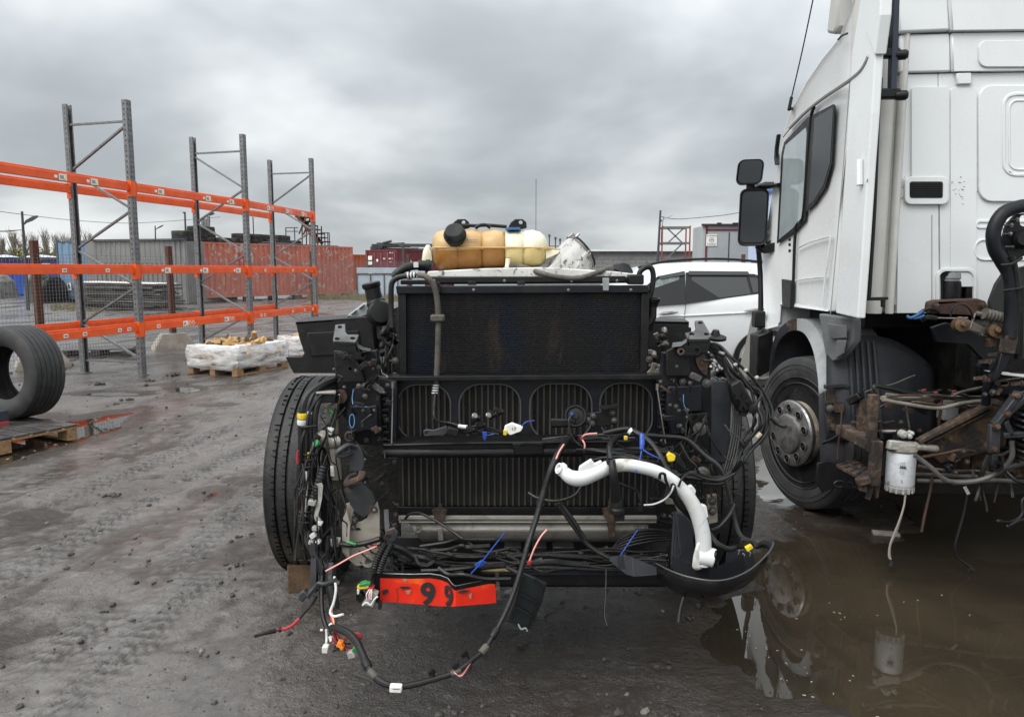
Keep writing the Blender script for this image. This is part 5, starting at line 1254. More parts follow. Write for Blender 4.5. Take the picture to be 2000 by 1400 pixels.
# ------------- front wheel, turned to the left
WH = R(-14.5); wax = Vector((-math.cos(WH), math.sin(WH), 0)); wc = Vector((2.085, 4.915, 0.515))
rim = MB().lathe([(0.286, 0.135), (0.297, 0.14), (0.297, 0.125), (0.265, 0.115), (0.255, 0.05), (0.235, -0.01), (0.20, -0.02), (0.19, 0.03), (0.16, 0.08), (0.10, 0.10)], wc, wax, 48).build('wheel', 'hubmud', lorry)
whole_tyre(0.515, 0.315, 0.285, wc, wax, 80, grooves=4, gd=0.012, gw=0.012).build('tyre', 'dustytyre', rim)
MB().lathe([(0.283, 0.139), (0.289, 0.148), (0.296, 0.146), (0.296, 0.136)], wc, wax, 56).build('rim_edge', mat('pale_muddy_rim_edge', (0.36, 0.33, 0.28), 0.6, 0.3, (0.2, 0.17, 0.13), 12), rim)
sw = MB()
for rr2 in (0.335, 0.375, 0.43, 0.46): sw.lathe([(rr2 - 0.004, 0.150), (rr2, 0.1585 if rr2 < 0.4 else 0.1595), (rr2 + 0.004, 0.150)], wc, wax, 64)
sw.build('sidewall_ring', 'dustytyre', rim)
hc = wc + wax * 0.085
MB().lathe([(0.215, 0.10), (0.222, 0.115), (0.222, 0.13), (0.213, 0.14), (0.185, 0.150), (0.150, 0.152), (0.135, 0.150), (0.130, 0.165), (0.118, 0.172), (0.02, 0.176)], hc, wax, 56).build('hub_cover', 'chrome', rim, smooth=28)
MB().lathe([(0.215, 0.10), (0.212, 0.02), (0.20, -0.06), (0.19, -0.09)], hc, wax, 40).build('hub_drum', 'hubmud', rim)
hx = wax.cross(ZA).normalized(); 
for k in range(10):
    a_ = 2 * math.pi * (k + 0.5) / 10; q = hc + (hx * math.cos(a_) + ZA * math.sin(a_)) * 0.172 + wax * 0.1495
    MB().lathe([(0.030, 0), (0.031, 0.006), (0.026, 0.008), (0.024, 0.001)], q + wax * 0.002, wax, 16, close=True).build('nut_collar', 'chrome', rim)
    MB().lathe([(0.0275, 0.005), (0.001, 0.0052)], q, wax, 16).build('nut_hole', 'hole', rim)
    MB().lathe([(0.012, 0.004), (0.012, 0.008), (0.007, 0.010)], q, wax, 6).build('wheel_nut', 'oil', rim, smooth=0)
text('hub_lettering', 'Bilcross', 0.052, Matrix.Translation(hc + wax * 0.1765) @ Matrix((hx * -1 if False else hx * math.cos(R(45)) * -1 + ZA * math.sin(R(45)), hx * math.sin(R(45)) + ZA * math.cos(R(45)), wax)).transposed().to_4x4(), 'steel', rim, 0.001)
# second axle and chassis out of view
for sx_ in (0.25, 2.35):
    w2 = MB().lathe([(0.286, 0.13), (0.297, 0.14), (0.26, 0.10), (0.2, 0.0), (0.05, 0.0)], T(sx_, 0.95 if sx_ > 1 else -3.2, 0.515), -TR if sx_ < 1 else TR, 32).build('wheel', 'hubmud', lorry)
    whole_tyre(0.515, 0.315, 0.285, T(sx_, 0.95 if sx_ > 1 else -3.2, 0.515), TR, 40, grooves=3).build('tyre', 'tyre', w2)
# ------------- fender
def fen(p, D): return P(p[0], p[1], D)
fo = [(1501, 735, 5.55), (1504, 690, 5.50), (1516, 650, 5.42), (1536, 628, 5.32), (1556, 622, 5.22), (1580, 628, 5.02), (1601, 655, 4.84), (1613, 700, 4.68), (1617, 760, 4.55), (1614, 850, 4.47), (1618, 925, 4.45)]
fi = [(1506, 745, 5.55), (1510, 702, 5.50), (1521, 668, 5.42), (1538, 650, 5.32), (1556, 646, 5.22), (1572, 654, 5.02), (1586, 682, 4.84), (1594, 722, 4.68), (1598, 770, 4.55), (1599, 850, 4.47), (1603, 925, 4.45)]
def strip(i0, i1, name, m):
    o_, n_ = spline([P(*q) for q in fo], 5), spline([P(*q) for q in fi], 5)
    a_, e_ = i0 * 5, i1 * 5 + 1
    MB().loft([[o_[k], n_[k], n_[k] + TR * 0.035 + TF * 0.01, n_[k] + TR * 0.36, o_[k] + TR * 0.36 + (o_[k] - n_[k]) * 0.1, o_[k] + TR * 0.03] for k in range(a_, e_)]).build(name, m, lorry, bevel=0.004, seg=1, smooth=50)
strip(0, 3, 'front_fender', 'darkplastic'); strip(4, 8, 'rear_fender', 'greyplastic'); strip(8, 10, 'lower_fender', 'darkplastic')
strip(3, 4, 'fender_band', 'rust')
# grey panel behind the fender under the cab
K['fenderdark'] = mat('fender_dark_grey', (0.125, 0.13, 0.135), 0.6, 0, (0.085, 0.088, 0.092), 5, 0.4, 0.65)
gp = [(1598, 612, 4.55), (1666, 622, 4.30), (1666, 664, 4.30), (1652, 684, 4.34), (1636, 702, 4.40), (1624, 706, 4.44), (1611, 690, 4.50)]
b_ = MB(); b_.prism(p3(gp), TR * 0.05); b_.build('fender_panel', 'fenderdark', lorry, bevel=0.01)
b_ = MB(); b_.prism(p3([(1618, 632, 4.43), (1655, 636, 4.30), (1655, 660, 4.30), (1624, 662, 4.43)]), -TR * 0.010).prism(p3([(1636, 664, 4.37), (1655, 664, 4.31), (1650, 690, 4.32), (1636, 700, 4.37)]), -TR * 0.010); b_.build('pressed_panel', 'fenderdark', lorry, bevel=0.004)
# wheel housing liner with ribs
lin = [[P(1614 + 215 * u, 655 + 45 * (2 * u - 0.75) ** 2 + (205 - 45 * (2 * u - 0.75) ** 2) * v, 4.46 - 0.08 * math.sin(math.pi * u) + 0.10 * (1 - v) ** 2) for u in [j / 14 for j in range(15)]] for v in [k / 8 for k in range(9)]]
MB().sheet(lin).build('wheel_liner', 'darkplastic', lorry, smooth=60, solid=0.01)
for k in range(5):
    x_ = 1660 + 11.5 * k; u = (x_ - 1614) / 215
    MB().tube([P(x_ + 9 * v + 2 * k * v, 655 + 45 * (2 * u - 0.75) ** 2 + 12 + (190 - 45 * (2 * u - 0.75) ** 2) * v, 4.44 - 0.08 * math.sin(math.pi * u) + 0.10 * (1 - v) ** 2) for v in (0, 0.2, 0.45, 0.7, 1)], 0.014, 8, 4).build('liner_rib', 'darkplastic', lorry)
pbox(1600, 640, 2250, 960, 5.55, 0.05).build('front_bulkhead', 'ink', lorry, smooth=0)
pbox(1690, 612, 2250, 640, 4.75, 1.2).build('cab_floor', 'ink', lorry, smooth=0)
# step well, mud flap and flank trim behind the wheel
plate([(1610, 765), (1640, 762), (1700, 790), (1702, 905), (1640, 912), (1618, 895)], 4.46, 0.03).build('step_well', 'darkplastic', lorry, bevel=0.006)
plate([(1612, 752), (1650, 750), (1690, 770), (1690, 776), (1648, 757), (1612, 760)], 4.43, 0.03).build('step_trim', 'darkplastic', lorry, bevel=0.005)
plate([(1597, 905), (1620, 900), (1700, 925), (1712, 955), (1705, 962), (1632, 952), (1606, 962), (1594, 940)], 4.40, 0.02).build('mud_flap', 'plastic', lorry, bevel=0.004)
MB().tube([P(1640 + 11 * math.cos(q), 945 - 6 * math.sin(q), 4.395) for q in [0.6 + k * 0.5 for k in range(10)]], 0.006, 6, 3).tube([P(1658, 942, 4.395), P(1664, 942, 4.395), P(1664, 950, 4.395), P(1670, 951, 4.395)], 0.006, 6, 2).build('moulded_emblem', 'darkplastic', lorry)
plate([(1617, 753), (1628, 760), (1632, 800), (1617, 800)], 4.42, 0.02).build('bare_strip', 'rustyellow', lorry); plate([(1617, 815), (1636, 815), (1638, 842), (1619, 840)], 4.42, 0.02).build('bare_strip', 'rustyellow', lorry)
plate([(1614, 786), (1650, 787), (1650, 807), (1614, 806)], 4.40, 0.02).build('hinge_plate', 'black', lorry, bevel=0.003); plate([(1631, 789), (1649, 789), (1649, 805), (1631, 805)], 4.38, 0.02).build('rusty_patch', 'rust', lorry); MB().bolt(P(1621, 797, 4.395), 0.016).build('bolt', 'steel', lorry)
MB().tube([P(1608, 865, 4.3), P(1625, 858, 4.25), P(1646, 845, 4.2)], 0.010, 8).build('small_lever', 'plastic', lorry)
# ------------- rusty bumper post, beams, step
SD = 3.95
MB().bar(P(1706, 770, SD), P(1700, 882, SD), 0.048, 0.045).build('rusty_post', 'rust', lorry, bevel=0.006)
MB().bar(P(1712, 860, SD - 0.03), P(1706, 948, SD - 0.03), 0.058, 0.045).build('rusty_post', 'rust', lorry, bevel=0.006)
plate([(1694, 940), (1722, 936), (1716, 970), (1712, 975), (1709, 950), (1700, 978), (1692, 975), (1697, 955)], SD - 0.02, 0.02).build('torn_bracket', 'rust', lorry, bevel=0.002)
plate([(1678, 945), (1694, 950), (1694, 962), (1679, 958)], SD - 0.05, 0.02).build('bracket_end', 'rust', lorry, bevel=0.002)
MB().bar(P(1645, 838, 4.25), P(1705, 868, SD), 0.085, 0.06).build('rusty_shelf_beam', 'rust', lorry, bevel=0.006)
MB().bar(P(1683, 778, 4.12), P(1682, 845, 4.12), 0.04, 0.04).build('stanchion', 'rust', lorry, bevel=0.004)
MB().bar(P(1660, 785, 4.15), P(1682, 772, 4.1), 0.06, 0.04).build('lamp_bracket', 'black', lorry, bevel=0.006)
st_ = MB(); s0_, s1_, s2_, s3_ = P(1633, 906, 4.22), P(1668, 897, 4.35), P(1712, 920, 4.05), P(1692, 938, 3.92)
st_.prism([s0_, s1_, s2_, s3_], (0, 0, -0.02)); stp = st_.build('step_plate', 'rust', lorry, bevel=0.004)
for k in range(5):
    for j in range(4):
        u, w = (k + 0.5) / 5, (j + 0.5) / 4; q = (s0_.lerp(s3_, u)).lerp(s1_.lerp(s2_, u), w)
        MB().box(q + ZA * 0.003, (0.035, 0.012, 0.008), Matrix.Rotation(R(35), 3, 'Z')).build('tread_slot', 'ink' if (k + j) % 2 else 'rustyellow', stp, smooth=0)
MB().bar(P(1672, 942, 3.92), P(1700, 935, 3.90), 0.06, 0.04).build('step_lip', 'rust', lorry, bevel=0.008)
# pipes along the sill
for k, pts in enumerate(([(1722, 777, 4.05), (1800, 776, 4.1), (1900, 777, 4.15), (1950, 776, 4.1)], [(1724, 781, 4.0), (1760, 787, 4.0), (1830, 797, 3.98), (1880, 787, 4.0), (1945, 780, 4.05)], [(1715, 772, 4.08), (1708, 754, 4.1), (1735, 758, 4.1), (1790, 770, 4.12), (1850, 775, 4.1)], [(1730, 770, 4.2), (1840, 784, 4.2), (1950, 786, 4.2)], [(1735, 784, 4.25), (1850, 788, 4.25), (1990, 790, 4.25)])):
    MB().tube(p3(pts), (0.013, 0.010, 0.013, 0.011, 0.011)[k], 8, 6).build('brake_pipe', 'rubber' if k == 2 else mat('dusty_pipe', (0.19, 0.175, 0.145), 0.6, 0, (0.11, 0.10, 0.08), 9), lorry)
for a_ in (1792, 1850, 1905): MB().tube([P(a_, 762 + (a_ % 5), 4.2), P(a_ + 22, 768, 4.18), P(a_ + 45, 762, 4.2)], 0.012, 7).build('loose_cable', 'rubber', lorry)
for x_, y_ in ((1805, 762), (1828, 767), (1864, 764)): MB().bar(P(x_ - 5, y_, 4.15), P(x_ + 4, y_ - 1, 4.15), 0.010, 0.010).build('red_clip', 'red', lorry, bevel=0.004)
pbox(1845, 790, 1872, 822, 4.1, 0.08).build('grey_box', 'greyplastic', lorry, bevel=0.008)
pbox(1735, 795, 1835, 815, 4.5, 0.1).build('battery_tray', 'oil', lorry, bevel=0.01)
# filter
fc = P(1757, 945, 3.95); fz = P(1757, 880, 3.95).z - fc.z
flt = MB().lathe([(0.060, -0.02), (0.072, 0.0), (0.074, 0.01), (0.074, fz - 0.01), (0.068, fz), (0.04, fz + 0.002)], fc, (0, 0, 1), 32).build('filter_can', 'filterwhite', lorry)
MB().lathe([(0.05, -0.045), (0.062, -0.035), (0.070, -0.010), (0.066, -0.004)], fc, (0, 0, 1), 24).build('filter_base', 'connector', flt, smooth=25)
MB().lathe([(0.076, fz + 0.002), (0.080, fz + 0.01), (0.076, fz + 0.045), (0.05, fz + 0.05)], fc, (0, 0, 1), 24).build('filter_head', mat('dirty_pale_casting', (0.36, 0.34, 0.30), 0.6, 0.2, (0.2, 0.18, 0.15), 12, bump=0.2), flt, smooth=25)
for k in range(14):
    a_ = 2 * math.pi * k / 14; MB().box(fc + Vector((0.069 * math.cos(a_), 0.069 * math.sin(a_), -0.022)), (0.010, 0.010, 0.03), Matrix.Rotation(a_, 3, 'Z')).build('grip_rib', 'connector', flt, smooth=0)
MB().tube([fc + Vector((0.03, -0.04, fz + 0.03)), P(1800, 873, 3.92), P(1828, 876, 3.95)], 0.020, 10).build('filter_outlet', mat('dirty_pale_casting', (0.36, 0.34, 0.30), 0.6), flt)
MB().bar(P(1735, 868, 3.9), P(1790, 872, 3.92), 0.03, 0.05).build('filter_bracket', 'connector', flt, bevel=0.006)
vdir = Vector((-fc.x, -fc.y, 0)).normalized(); tr_ = Vector((-vdir.y, vdir.x, 0))
text('filter_print', 'SEK', 0.020, frame_at(fc + vdir * 0.0752 + tr_ * 0.012 + ZA * (fz * 0.60), tr_), 'ink', flt, 0.0006, 0.0008)
for k, w_ in enumerate((0.030, 0.038, 0.0, 0.034, 0.026, 0.030, 0.018)):
    for j in range(int(w_ / 0.0055)): MB().box(fc + vdir * 0.0752 + tr_ * (0.012 - w_ / 2 + j * 0.0055) + ZA * (fz * 0.74 - k * 0.0105), (0.0034, 0.001, 0.0036), Matrix((tr_, vdir.cross(tr_).cross(tr_), ZA)).transposed()).build('small_print', 'greyplastic', flt, smooth=0)
pbox(1754, 842, 1776, 862, 3.92, 0.06).build('valve_block', 'oil', lorry, bevel=0.006)
for x_, y_, r_ in ((1760, 846, 0.022), (1772, 850, 0.014), (1776, 844, 0.012)): MB().lathe([(r_, 0), (r_, 0.03), (r_ * 0.5, 0.04)], P(x_, y_, 3.92), (0, -1, 0), 14).build('valve', 'connector', lorry)
MB().tube([P(1722, 842, 3.95), P(1755, 842, 3.95)], 0.008, 8, 0).build('valve_pipe', 'steel', lorry)
# diagonal rusted chassis plate
dg = p3([(1790, 866, 3.98), (1830, 840, 3.98), (1935, 780, 3.98), (1982, 776, 3.95), (1995, 800, 3.9), (1975, 815, 3.9), (1965, 870, 3.92), (1900, 890, 3.95), (1838, 905, 3.97)])
MB().prism(dg, (0, 0.04, 0)).build('chassis_plate', 'rustyellow', lorry, bevel=0.004)
MB().bar(P(1792, 862, 3.92), P(1940, 786, 3.92), 0.05, 0.022).bar(P(1800, 870, 3.93), P(1935, 800, 3.93), 0.03, 0.012).build('chassis_flange', 'rust', lorry, bevel=0.003)
plate([(1780, 900), (1865, 880), (1990, 880), (2100, 880), (2100, 935), (1900, 930), (1870, 932), (1780, 938)], 4.10, 0.05).build('chassis_side', 'rustyellow', lorry, bevel=0.004)
plate([(1770, 862), (1850, 870), (1905, 845), (1910, 870), (1840, 915), (1785, 930)], 4.04, 0.03).build('rusted_panel', 'rustdark', lorry, bevel=0.003)
for x_ in (1866, 1902): MB().bar(P(x_, 880, 4.02), P(x_ - 4, 928, 4.02), 0.02, 0.02).build('stiffener', 'rustdark', lorry)
MB().bar(P(1730, 935, 4.2), P(2200, 940, 4.1), 0.05, 0.16).build('lower_rail', 'oil', lorry, bevel=0.005)
# chassis frame rails carrying on behind the cab, toward the camera's right
for x_ in (0.85, 1.62): MB().box(T(x_, 0.1, 0.82), (0.08, 6.5, 0.26), Matrix((TR, TF, ZA)).transposed()).build('chassis_rail', 'bluesteel', lorry, bevel=0.004)
MB().box(T(1.2, 1.0, 0.95), (0.9, 1.3, 0.75), Matrix((TR, TF, ZA)).transposed()).build('engine_block', 'oil', lorry, bevel=0.05)
MB().box(T(1.2, 1.0, 0.45), (1.9, 0.12, 0.14), Matrix((TR, TF, ZA)).transposed()).build('front_axle', 'oil', lorry, bevel=0.03)
# right edge: cab support tube, plates, levers
LD = 3.72
MB().tube(p3([(2020, 402, LD + 0.05), (1990, 404, LD + 0.02), (1958, 418, LD), (1941, 450, LD), (1943, 485, LD), (1958, 512, LD), (1972, 540, LD), (1976, 600, LD), (1972, 660, LD)]), 0.034, 14, 8).build('cab_support_tube', 'bluesteel', lorry)
MB().tube(p3([(1976, 500, LD - 0.03), (1985, 540, LD - 0.03), (1987, 600, LD - 0.02), (1984, 690, LD)]), 0.015, 10, 6).tube(p3([(1996, 560, LD - 0.01), (1992, 620, LD), (1990, 700, LD + 0.02)]), 0.020, 10, 6).build('clipped_hose', 'rubber', lorry)
for y_ in (512, 562): MB().tube([P(1955 + (y_ > 550) * 5, y_ + 6, LD - 0.04), P(1975, y_ + 4, LD - 0.06), P(1996, y_ - 8 * (y_ < 550), LD - 0.04)], 0.007, 7, 4).build('cable_tie', 'rubber', lorry)
MB().bar(P(1972, 655, LD), P(1966, 690, LD), 0.06, 0.05).build('tube_end', 'rust', lorry, bevel=0.006)
plate([(1956, 690), (1976, 688), (1968, 712), (1950, 740), (1940, 745), (1948, 720)], LD - 0.01, 0.03).build('lever_plate', 'bluesteel', lorry, bevel=0.004)
plate([(1958, 470), (1966, 440), (1985, 418), (2080, 410), (2080, 500), (2000, 500), (1985, 508), (1972, 505)], LD + 0.06, 0.02, [prect(1992, 420, 2030, 442, 8)]).build('support_plate', 'bluesteel', lorry, bevel=0.003)
for x_, y_ in ((1986, 429), (1975, 440), (1973, 457), (1978, 482)): MB().tube([P(x_ - 14, y_, LD + 0.05), P(x_, y_, LD + 0.045)], 0.004, 6, 0).bolt(P(x_, y_, LD + 0.058), 0.007).build('bolt', 'steel', lorry)
MB().lathe([(0.04, 0), (0.05, 0.03), (0.03, 0.05), (0.03, 0.09)], P(2000, 468, LD + 0.05), (-0.5, -0.8, 0), 14).build('rubber_mount', 'plastic', lorry)
plate([(1935, 590), (1948, 555), (1965, 530), (2080, 500), (2080, 700), (1940, 640)], LD + 0.20, 0.03).build('dark_guard', 'ink', lorry)
# rusty cab mount with rollers
plate([(1816, 600), (1818, 590), (1832, 586), (1910, 583), (1926, 588), (1936, 605), (1935, 618), (1880, 615), (1816, 612)], 3.92, 0.06).build('cab_mount', 'rustdark', lorry, bevel=0.01)
for x_, y_ in ((1826, 597), (1917, 596)): MB().bolt(P(x_, y_, 3.92), 0.014, h=0.02).build('bolt', 'rust', lorry)
plate([(1868, 622), (1880, 618), (1925, 640), (1940, 638), (1946, 650), (1930, 655), (1885, 645), (1868, 640)], 3.80, 0.03).build('link_arm', mat('dull_link', (0.14, 0.125, 0.105), 0.6, 0.2, (0.08, 0.07, 0.06), 8), lorry, bevel=0.008)
for x_, y_ in ((1876, 634), (1941, 645)):
    MB().lathe([(0.035, -0.03), (0.036, 0.02), (0.022, 0.025), (0.014, 0.026), (0.014, 0.045), (0.01, 0.05)], P(x_, y_, 3.78), (-0.1, -1, 0.1), 22).build('roller', mat('brass_rust_roller', (0.12, 0.075, 0.038), 0.6, 0.3, (0.06, 0.036, 0.022), 16), lorry, smooth=25)
plate([(1820, 640), (1850, 630), (1920, 655), (1955, 660), (1960, 760), (1925, 760), (1918, 700), (1890, 672), (1830, 668)], 4.02, 0.03).build('curved_bracket', 'bluesteel', lorry, bevel=0.006)
b_ = MB(); b_.corr(p3([(1922, 612, 3.76), (1945, 618, 3.76), (1962, 622, 3.76)]), 0.030, 0.018, 0.25, 12); b_.build('rubber_gaiter', 'hose', lorry)
MB().tube(p3([(1905, 612, 3.78), (1925, 615, 3.78)]), 0.012, 8, 0).tube(p3([(1895, 640, 3.77), (1900, 625, 3.77), (1905, 612, 3.77)]), 0.006, 6, 4).build('link_rod', 'steel', lorry)
MB().tube(p3([(1800, 620, 3.9), (1860, 622, 3.88), (1890, 621, 3.88)]), 0.005, 6, 4).build('release_cable', 'steel', lorry)
MB().tube(p3([(1771, 617, 3.88), (1778, 621, 3.87), (1786, 618, 3.87), (1794, 614, 3.87), (1802, 608, 3.88)]), 0.008, 8, 4).tube(p3([(1784, 622, 3.87), (1796, 620, 3.87), (1805, 616, 3.87)]), 0.007, 8, 4).build('blue_fitting', mat('bright_blue_fitting', (0.015, 0.075, 0.2), 0.45), lorry)
MB().tube(p3([(1796, 612, 3.9), (1810, 604, 3.9), (1825, 604, 3.9), (1835, 610, 3.9)]), 0.010, 7, 4).tube(p3([(1800, 626, 3.9), (1812, 620, 3.88), (1828, 622, 3.88)]), 0.014, 7, 4).build('loose_plug', 'oil', lorry)
MB().tube(p3([(1856, 618, 3.75), (1862, 600, 3.74), (1880, 594, 3.74), (1895, 606, 3.75), (1900, 622, 3.76)]), 0.005, 6, 6).build('thin_loop_cable', 'rubber', lorry)
pbox(1905, 655, 2100, 770, 4.15, 0.2).build('sooty_casing', 'oil', lorry, bevel=0.03)
for x_, y_ in ((1940, 692), (1922, 706), (1936, 704), (1912, 738), (1930, 742), (1985, 749)):
    MB().bar(P(x_ - 9, y_ + 1, 3.78), P(x_ + 9, y_, 3.74), 0.018, 0.018).bolt(P(x_ + 10, y_, 3.74), 0.011, (1, 0, 0)).build('rusty_stud', 'rust', lorry, bevel=0.002)
MB().tube(p3([(1960, 680, 3.8), (1948, 720, 3.8), (1930, 745, 3.82), (1925, 790, 3.85)]), 0.022, 10, 6).build('bent_pipe', 'bluesteel', lorry)
plate([(1945, 728), (2090, 732), (2090, 775), (1945, 770)], 3.9, 0.08).build('side_member', 'bluesteel', lorry, bevel=0.006)
plate([(1944, 728), (2090, 740), (2090, 746), (1960, 732)], 3.84, 0.10).build('pale_cover_edge', 'sticker', lorry)
# lever cluster and spring at the right edge
for a_, c_, w_ in (((1990, 765), (1942, 830), 0.05), ((1942, 828), (1940, 885), 0.055), ((1940, 885), (1942, 905), 0.03), ((2020, 760), (1960, 815), 0.03), ((1958, 850), (2010, 848), 0.03), ((1962, 822), (1975, 850), 0.03)):
    MB().bar(P(*a_, 3.72), P(*c_, 3.72), w_, 0.03).build('linkage_bar', 'darkplastic', lorry, bevel=0.006)
for x_, y_ in ((1945, 832), (1940, 876), (1966, 808), (1984, 772)): MB().bolt(P(x_, y_, 3.70), 0.014, h=0.02).build('bolt', 'rust', lorry)
MB().lathe([(0.016, 0), (0.03, 0), (0.03, 0.03), (0.016, 0.03)], P(1942, 908, 3.72), (0, -1, 0), 16, close=True).build('eye_end', 'black', lorry)
MB().tube([P(1996 + 9 * math.cos(q), 800 + q * 1.9, 3.75) + Vector((0, 0.045 * math.sin(q), 0)) for q in [k * 0.45 for k in range(120)]], 0.009, 6, 0).build('coil_spring', 'black', lorry)
MB().lathe([(0.2, 0), (0.2, 0.4)], P(2030, 870, 4.0), (0, 0, 1), 20).build('air_bellows', 'plastic', lorry)
# hoses drooping below
for k, (pts, r_) in enumerate((([(1786, 888, 3.85), (1815, 910, 3.83), (1850, 938, 3.8), (1900, 940, 3.78), (1945, 925, 3.75), (1975, 895, 3.72), (1976, 860, 3.72)], 0.013), ([(1790, 938, 3.95), (1870, 940, 3.9), (1960, 938, 3.85), (2080, 950, 3.8)], 0.012), ([(1760, 925, 4.0), (1850, 928, 3.95), (1930, 930, 3.9), (1960, 915, 3.85), (2060, 890, 3.8)], 0.012), ([(1916, 935, 3.8), (1922, 910, 3.8), (1930, 890, 3.82)], 0.012), ([(1960, 915, 3.75), (1990, 940, 3.7), (2050, 945, 3.7)], 0.010))):
    MB().tube(p3(pts), r_, 8, 8).build('air_hose', mat('dusty_hose', (0.085, 0.082, 0.078), 0.55, 0, (0.04, 0.038, 0.036), 9) if k < 3 else 'rubber', lorry)
MB().tube(p3([(1768, 960, 3.9), (1766, 985, 3.88), (1757, 1015, 3.86), (1745, 1045, 3.85), (1738, 1065, 3.84), (1736, 1085, 3.83), (1741, 1095, 3.82)]), 0.005, 7, 6).tube(p3([(1770, 960, 3.9), (1764, 995, 3.88), (1752, 1035, 3.86), (1740, 1062, 3.85), (1738, 1080, 3.84), (1740, 1094, 3.83)]), 0.004, 6, 6).build('hanging_wire', mat('dusty_pale_cable', (0.24, 0.215, 0.185), 0.6), lorry)
MB().lathe([(0.008, 0.02), (0.016, 0.015), (0.018, -0.012), (0.013, -0.012), (0.013, 0)], P(1740, 1100, 3.80), (0.2, 0.2, 1), 14).build('plug', 'plastic', lorry)
MB().tube(p3([(1890, 960, 3.85), (1880, 1010, 3.83), (1866, 1060, 3.8), (1868, 1085, 3.8), (1885, 1100, 3.8), (1898, 1108, 3.8)]), 0.006, 6, 6).tube(p3([(1898, 1106, 3.8), (1890, 1116, 3.78)]), 0.003, 5, 0).tube(p3([(1897, 1108, 3.8), (1903, 1114, 3.78)]), 0.003, 5, 0).build('hanging_wire', 'rubber', lorry)
MB().tube(p3([(2030, 960, 3.4), (1998, 975, 3.4), (1996, 1005, 3.38), (1975, 1018, 3.36), (1952, 1018, 3.35)]), 0.006, 7, 6).tube(p3([(2040, 1010, 3.4), (1995, 1015, 3.36), (1972, 1026, 3.34)]), 0.006, 7, 6).build('hanging_wire', 'rubber', lorry)
for x_, y_ in ((1952, 1018), (1970, 1028)): MB().bar(P(x_ - 5, y_, 3.34), P(x_ + 3, y_ - 1, 3.35), 0.018, 0.018).build('plug', 'plastic', lorry, bevel=0.006)
MB().bar(P(1884, 950, 3.85), P(1892, 965, 3.83), 0.012, 0.012).build('stub_pipe', 'connector', lorry)
rn = random.Random(51); dusty_ = mat('dusty_frame_hose', (0.045, 0.041, 0.036), 0.6, 0, (0.11, 0.097, 0.08), 26, 0.45, 0.7)
for k in range(30):
    x_, y_, d_ = rn.choice(((rn.uniform(1725, 1900), rn.uniform(768, 800), 4.05), (rn.uniform(1780, 1960), rn.uniform(880, 940), 3.9), (rn.uniform(1900, 1990), rn.uniform(650, 780), 3.82), (rn.uniform(1640, 1700), rn.uniform(760, 850), 4.2)))
    vx, vy = (rn.uniform(12, 45), rn.uniform(-7, 7)) if k % 3 else (rn.uniform(-6, 6), rn.uniform(10, 26)); pts = []
    for j in range(5): pts.append((x_, y_, d_)); x_ += vx * rn.uniform(0.4, 1.4); y_ += vy + rn.uniform(-6, 6); d_ += rn.uniform(-0.03, 0.03)
    MB().tube(p3(pts), rn.uniform(0.004, 0.009), 6, 4).build('frame_hose', rn.choice((dusty_, 'rubber', 'rustdark', dusty_)), lorry)
for k in range(36):
    xr, yr, d0 = (((1730, 1850), (772, 862), 4.15), ((1900, 1996), (640, 790), 3.80), ((1800, 1990), (880, 945), 3.88))[k % 3]; c = P(rn.uniform(*xr), rn.uniform(*yr), d0)
    if k % 2: MB().box(c, (rn.uniform(0.015, 0.07), 0.04, rn.uniform(0.012, 0.05)), Matrix.Rotation(rn.uniform(-0.6, 0.6), 3, 'Y')).build('frame_bracket', rn.choice(('oil', 'rust', 'rustdark', 'bluesteel', 'rustyellow')), lorry, bevel=0.003, seg=1)
    else: MB().bolt(c, rn.uniform(0.006, 0.012), h=0.014).build('frame_bolt', rn.choice(('rust', 'bolt', 'rustdark')), lorry, smooth=25)
# left end: front corner of the lorry seen past the fender
MB().tube(p3([(1480, 470, 6.3), (1484, 520, 6.3), (1486, 590, 6.25), (1482, 700, 6.2)]), 0.022, 8, 5).build('corner_stay', 'plastic', lorry)
plate([(1475, 608), (1496, 608), (1496, 640), (1475, 640)], 6.0, 0.10).build('corner_box', 'plastic', lorry, bevel=0.01)
plate([(1488, 610), (1470, 690), (1455, 745), (1468, 745), (1482, 700), (1496, 645)], 6.4, 0.25).build('front_corner', mat('grey_beige_plastic', (0.16, 0.15, 0.135), 0.6), lorry, bevel=0.01)
plate([(1480, 655), (1510, 645), (1512, 720), (1478, 740)], 5.9, 0.2).build('front_liner', 'plastic', lorry, bevel=0.01)
q = G(1730, 1042, 0.0)
tag(MB().box(q + ZA * 0.002, (0.15, 0.055, 0.02), Matrix.Rotation(R(-14), 3, 'Z')).build('wooden_offcut', mat('pale_wet_wood', (0.30, 0.27, 0.22), 0.6, 0, (0.18, 0.16, 0.13), 10), bevel=0.003), 'pale wooden offcut lying in the water edge under the truck', 'offcut')
# ------------------------------------------------------------------ dismantled truck facing the camera, cab removed
dt = thing('dismantled_truck', 'black dismantled truck front without its cab, radiator and wiring exposed', 'truck', (0.0, 3.9, 0))
AX = Vector((1, 0, 0))
def pt(name, m, mb, **k): return mb.build(name, m, dt, **k)
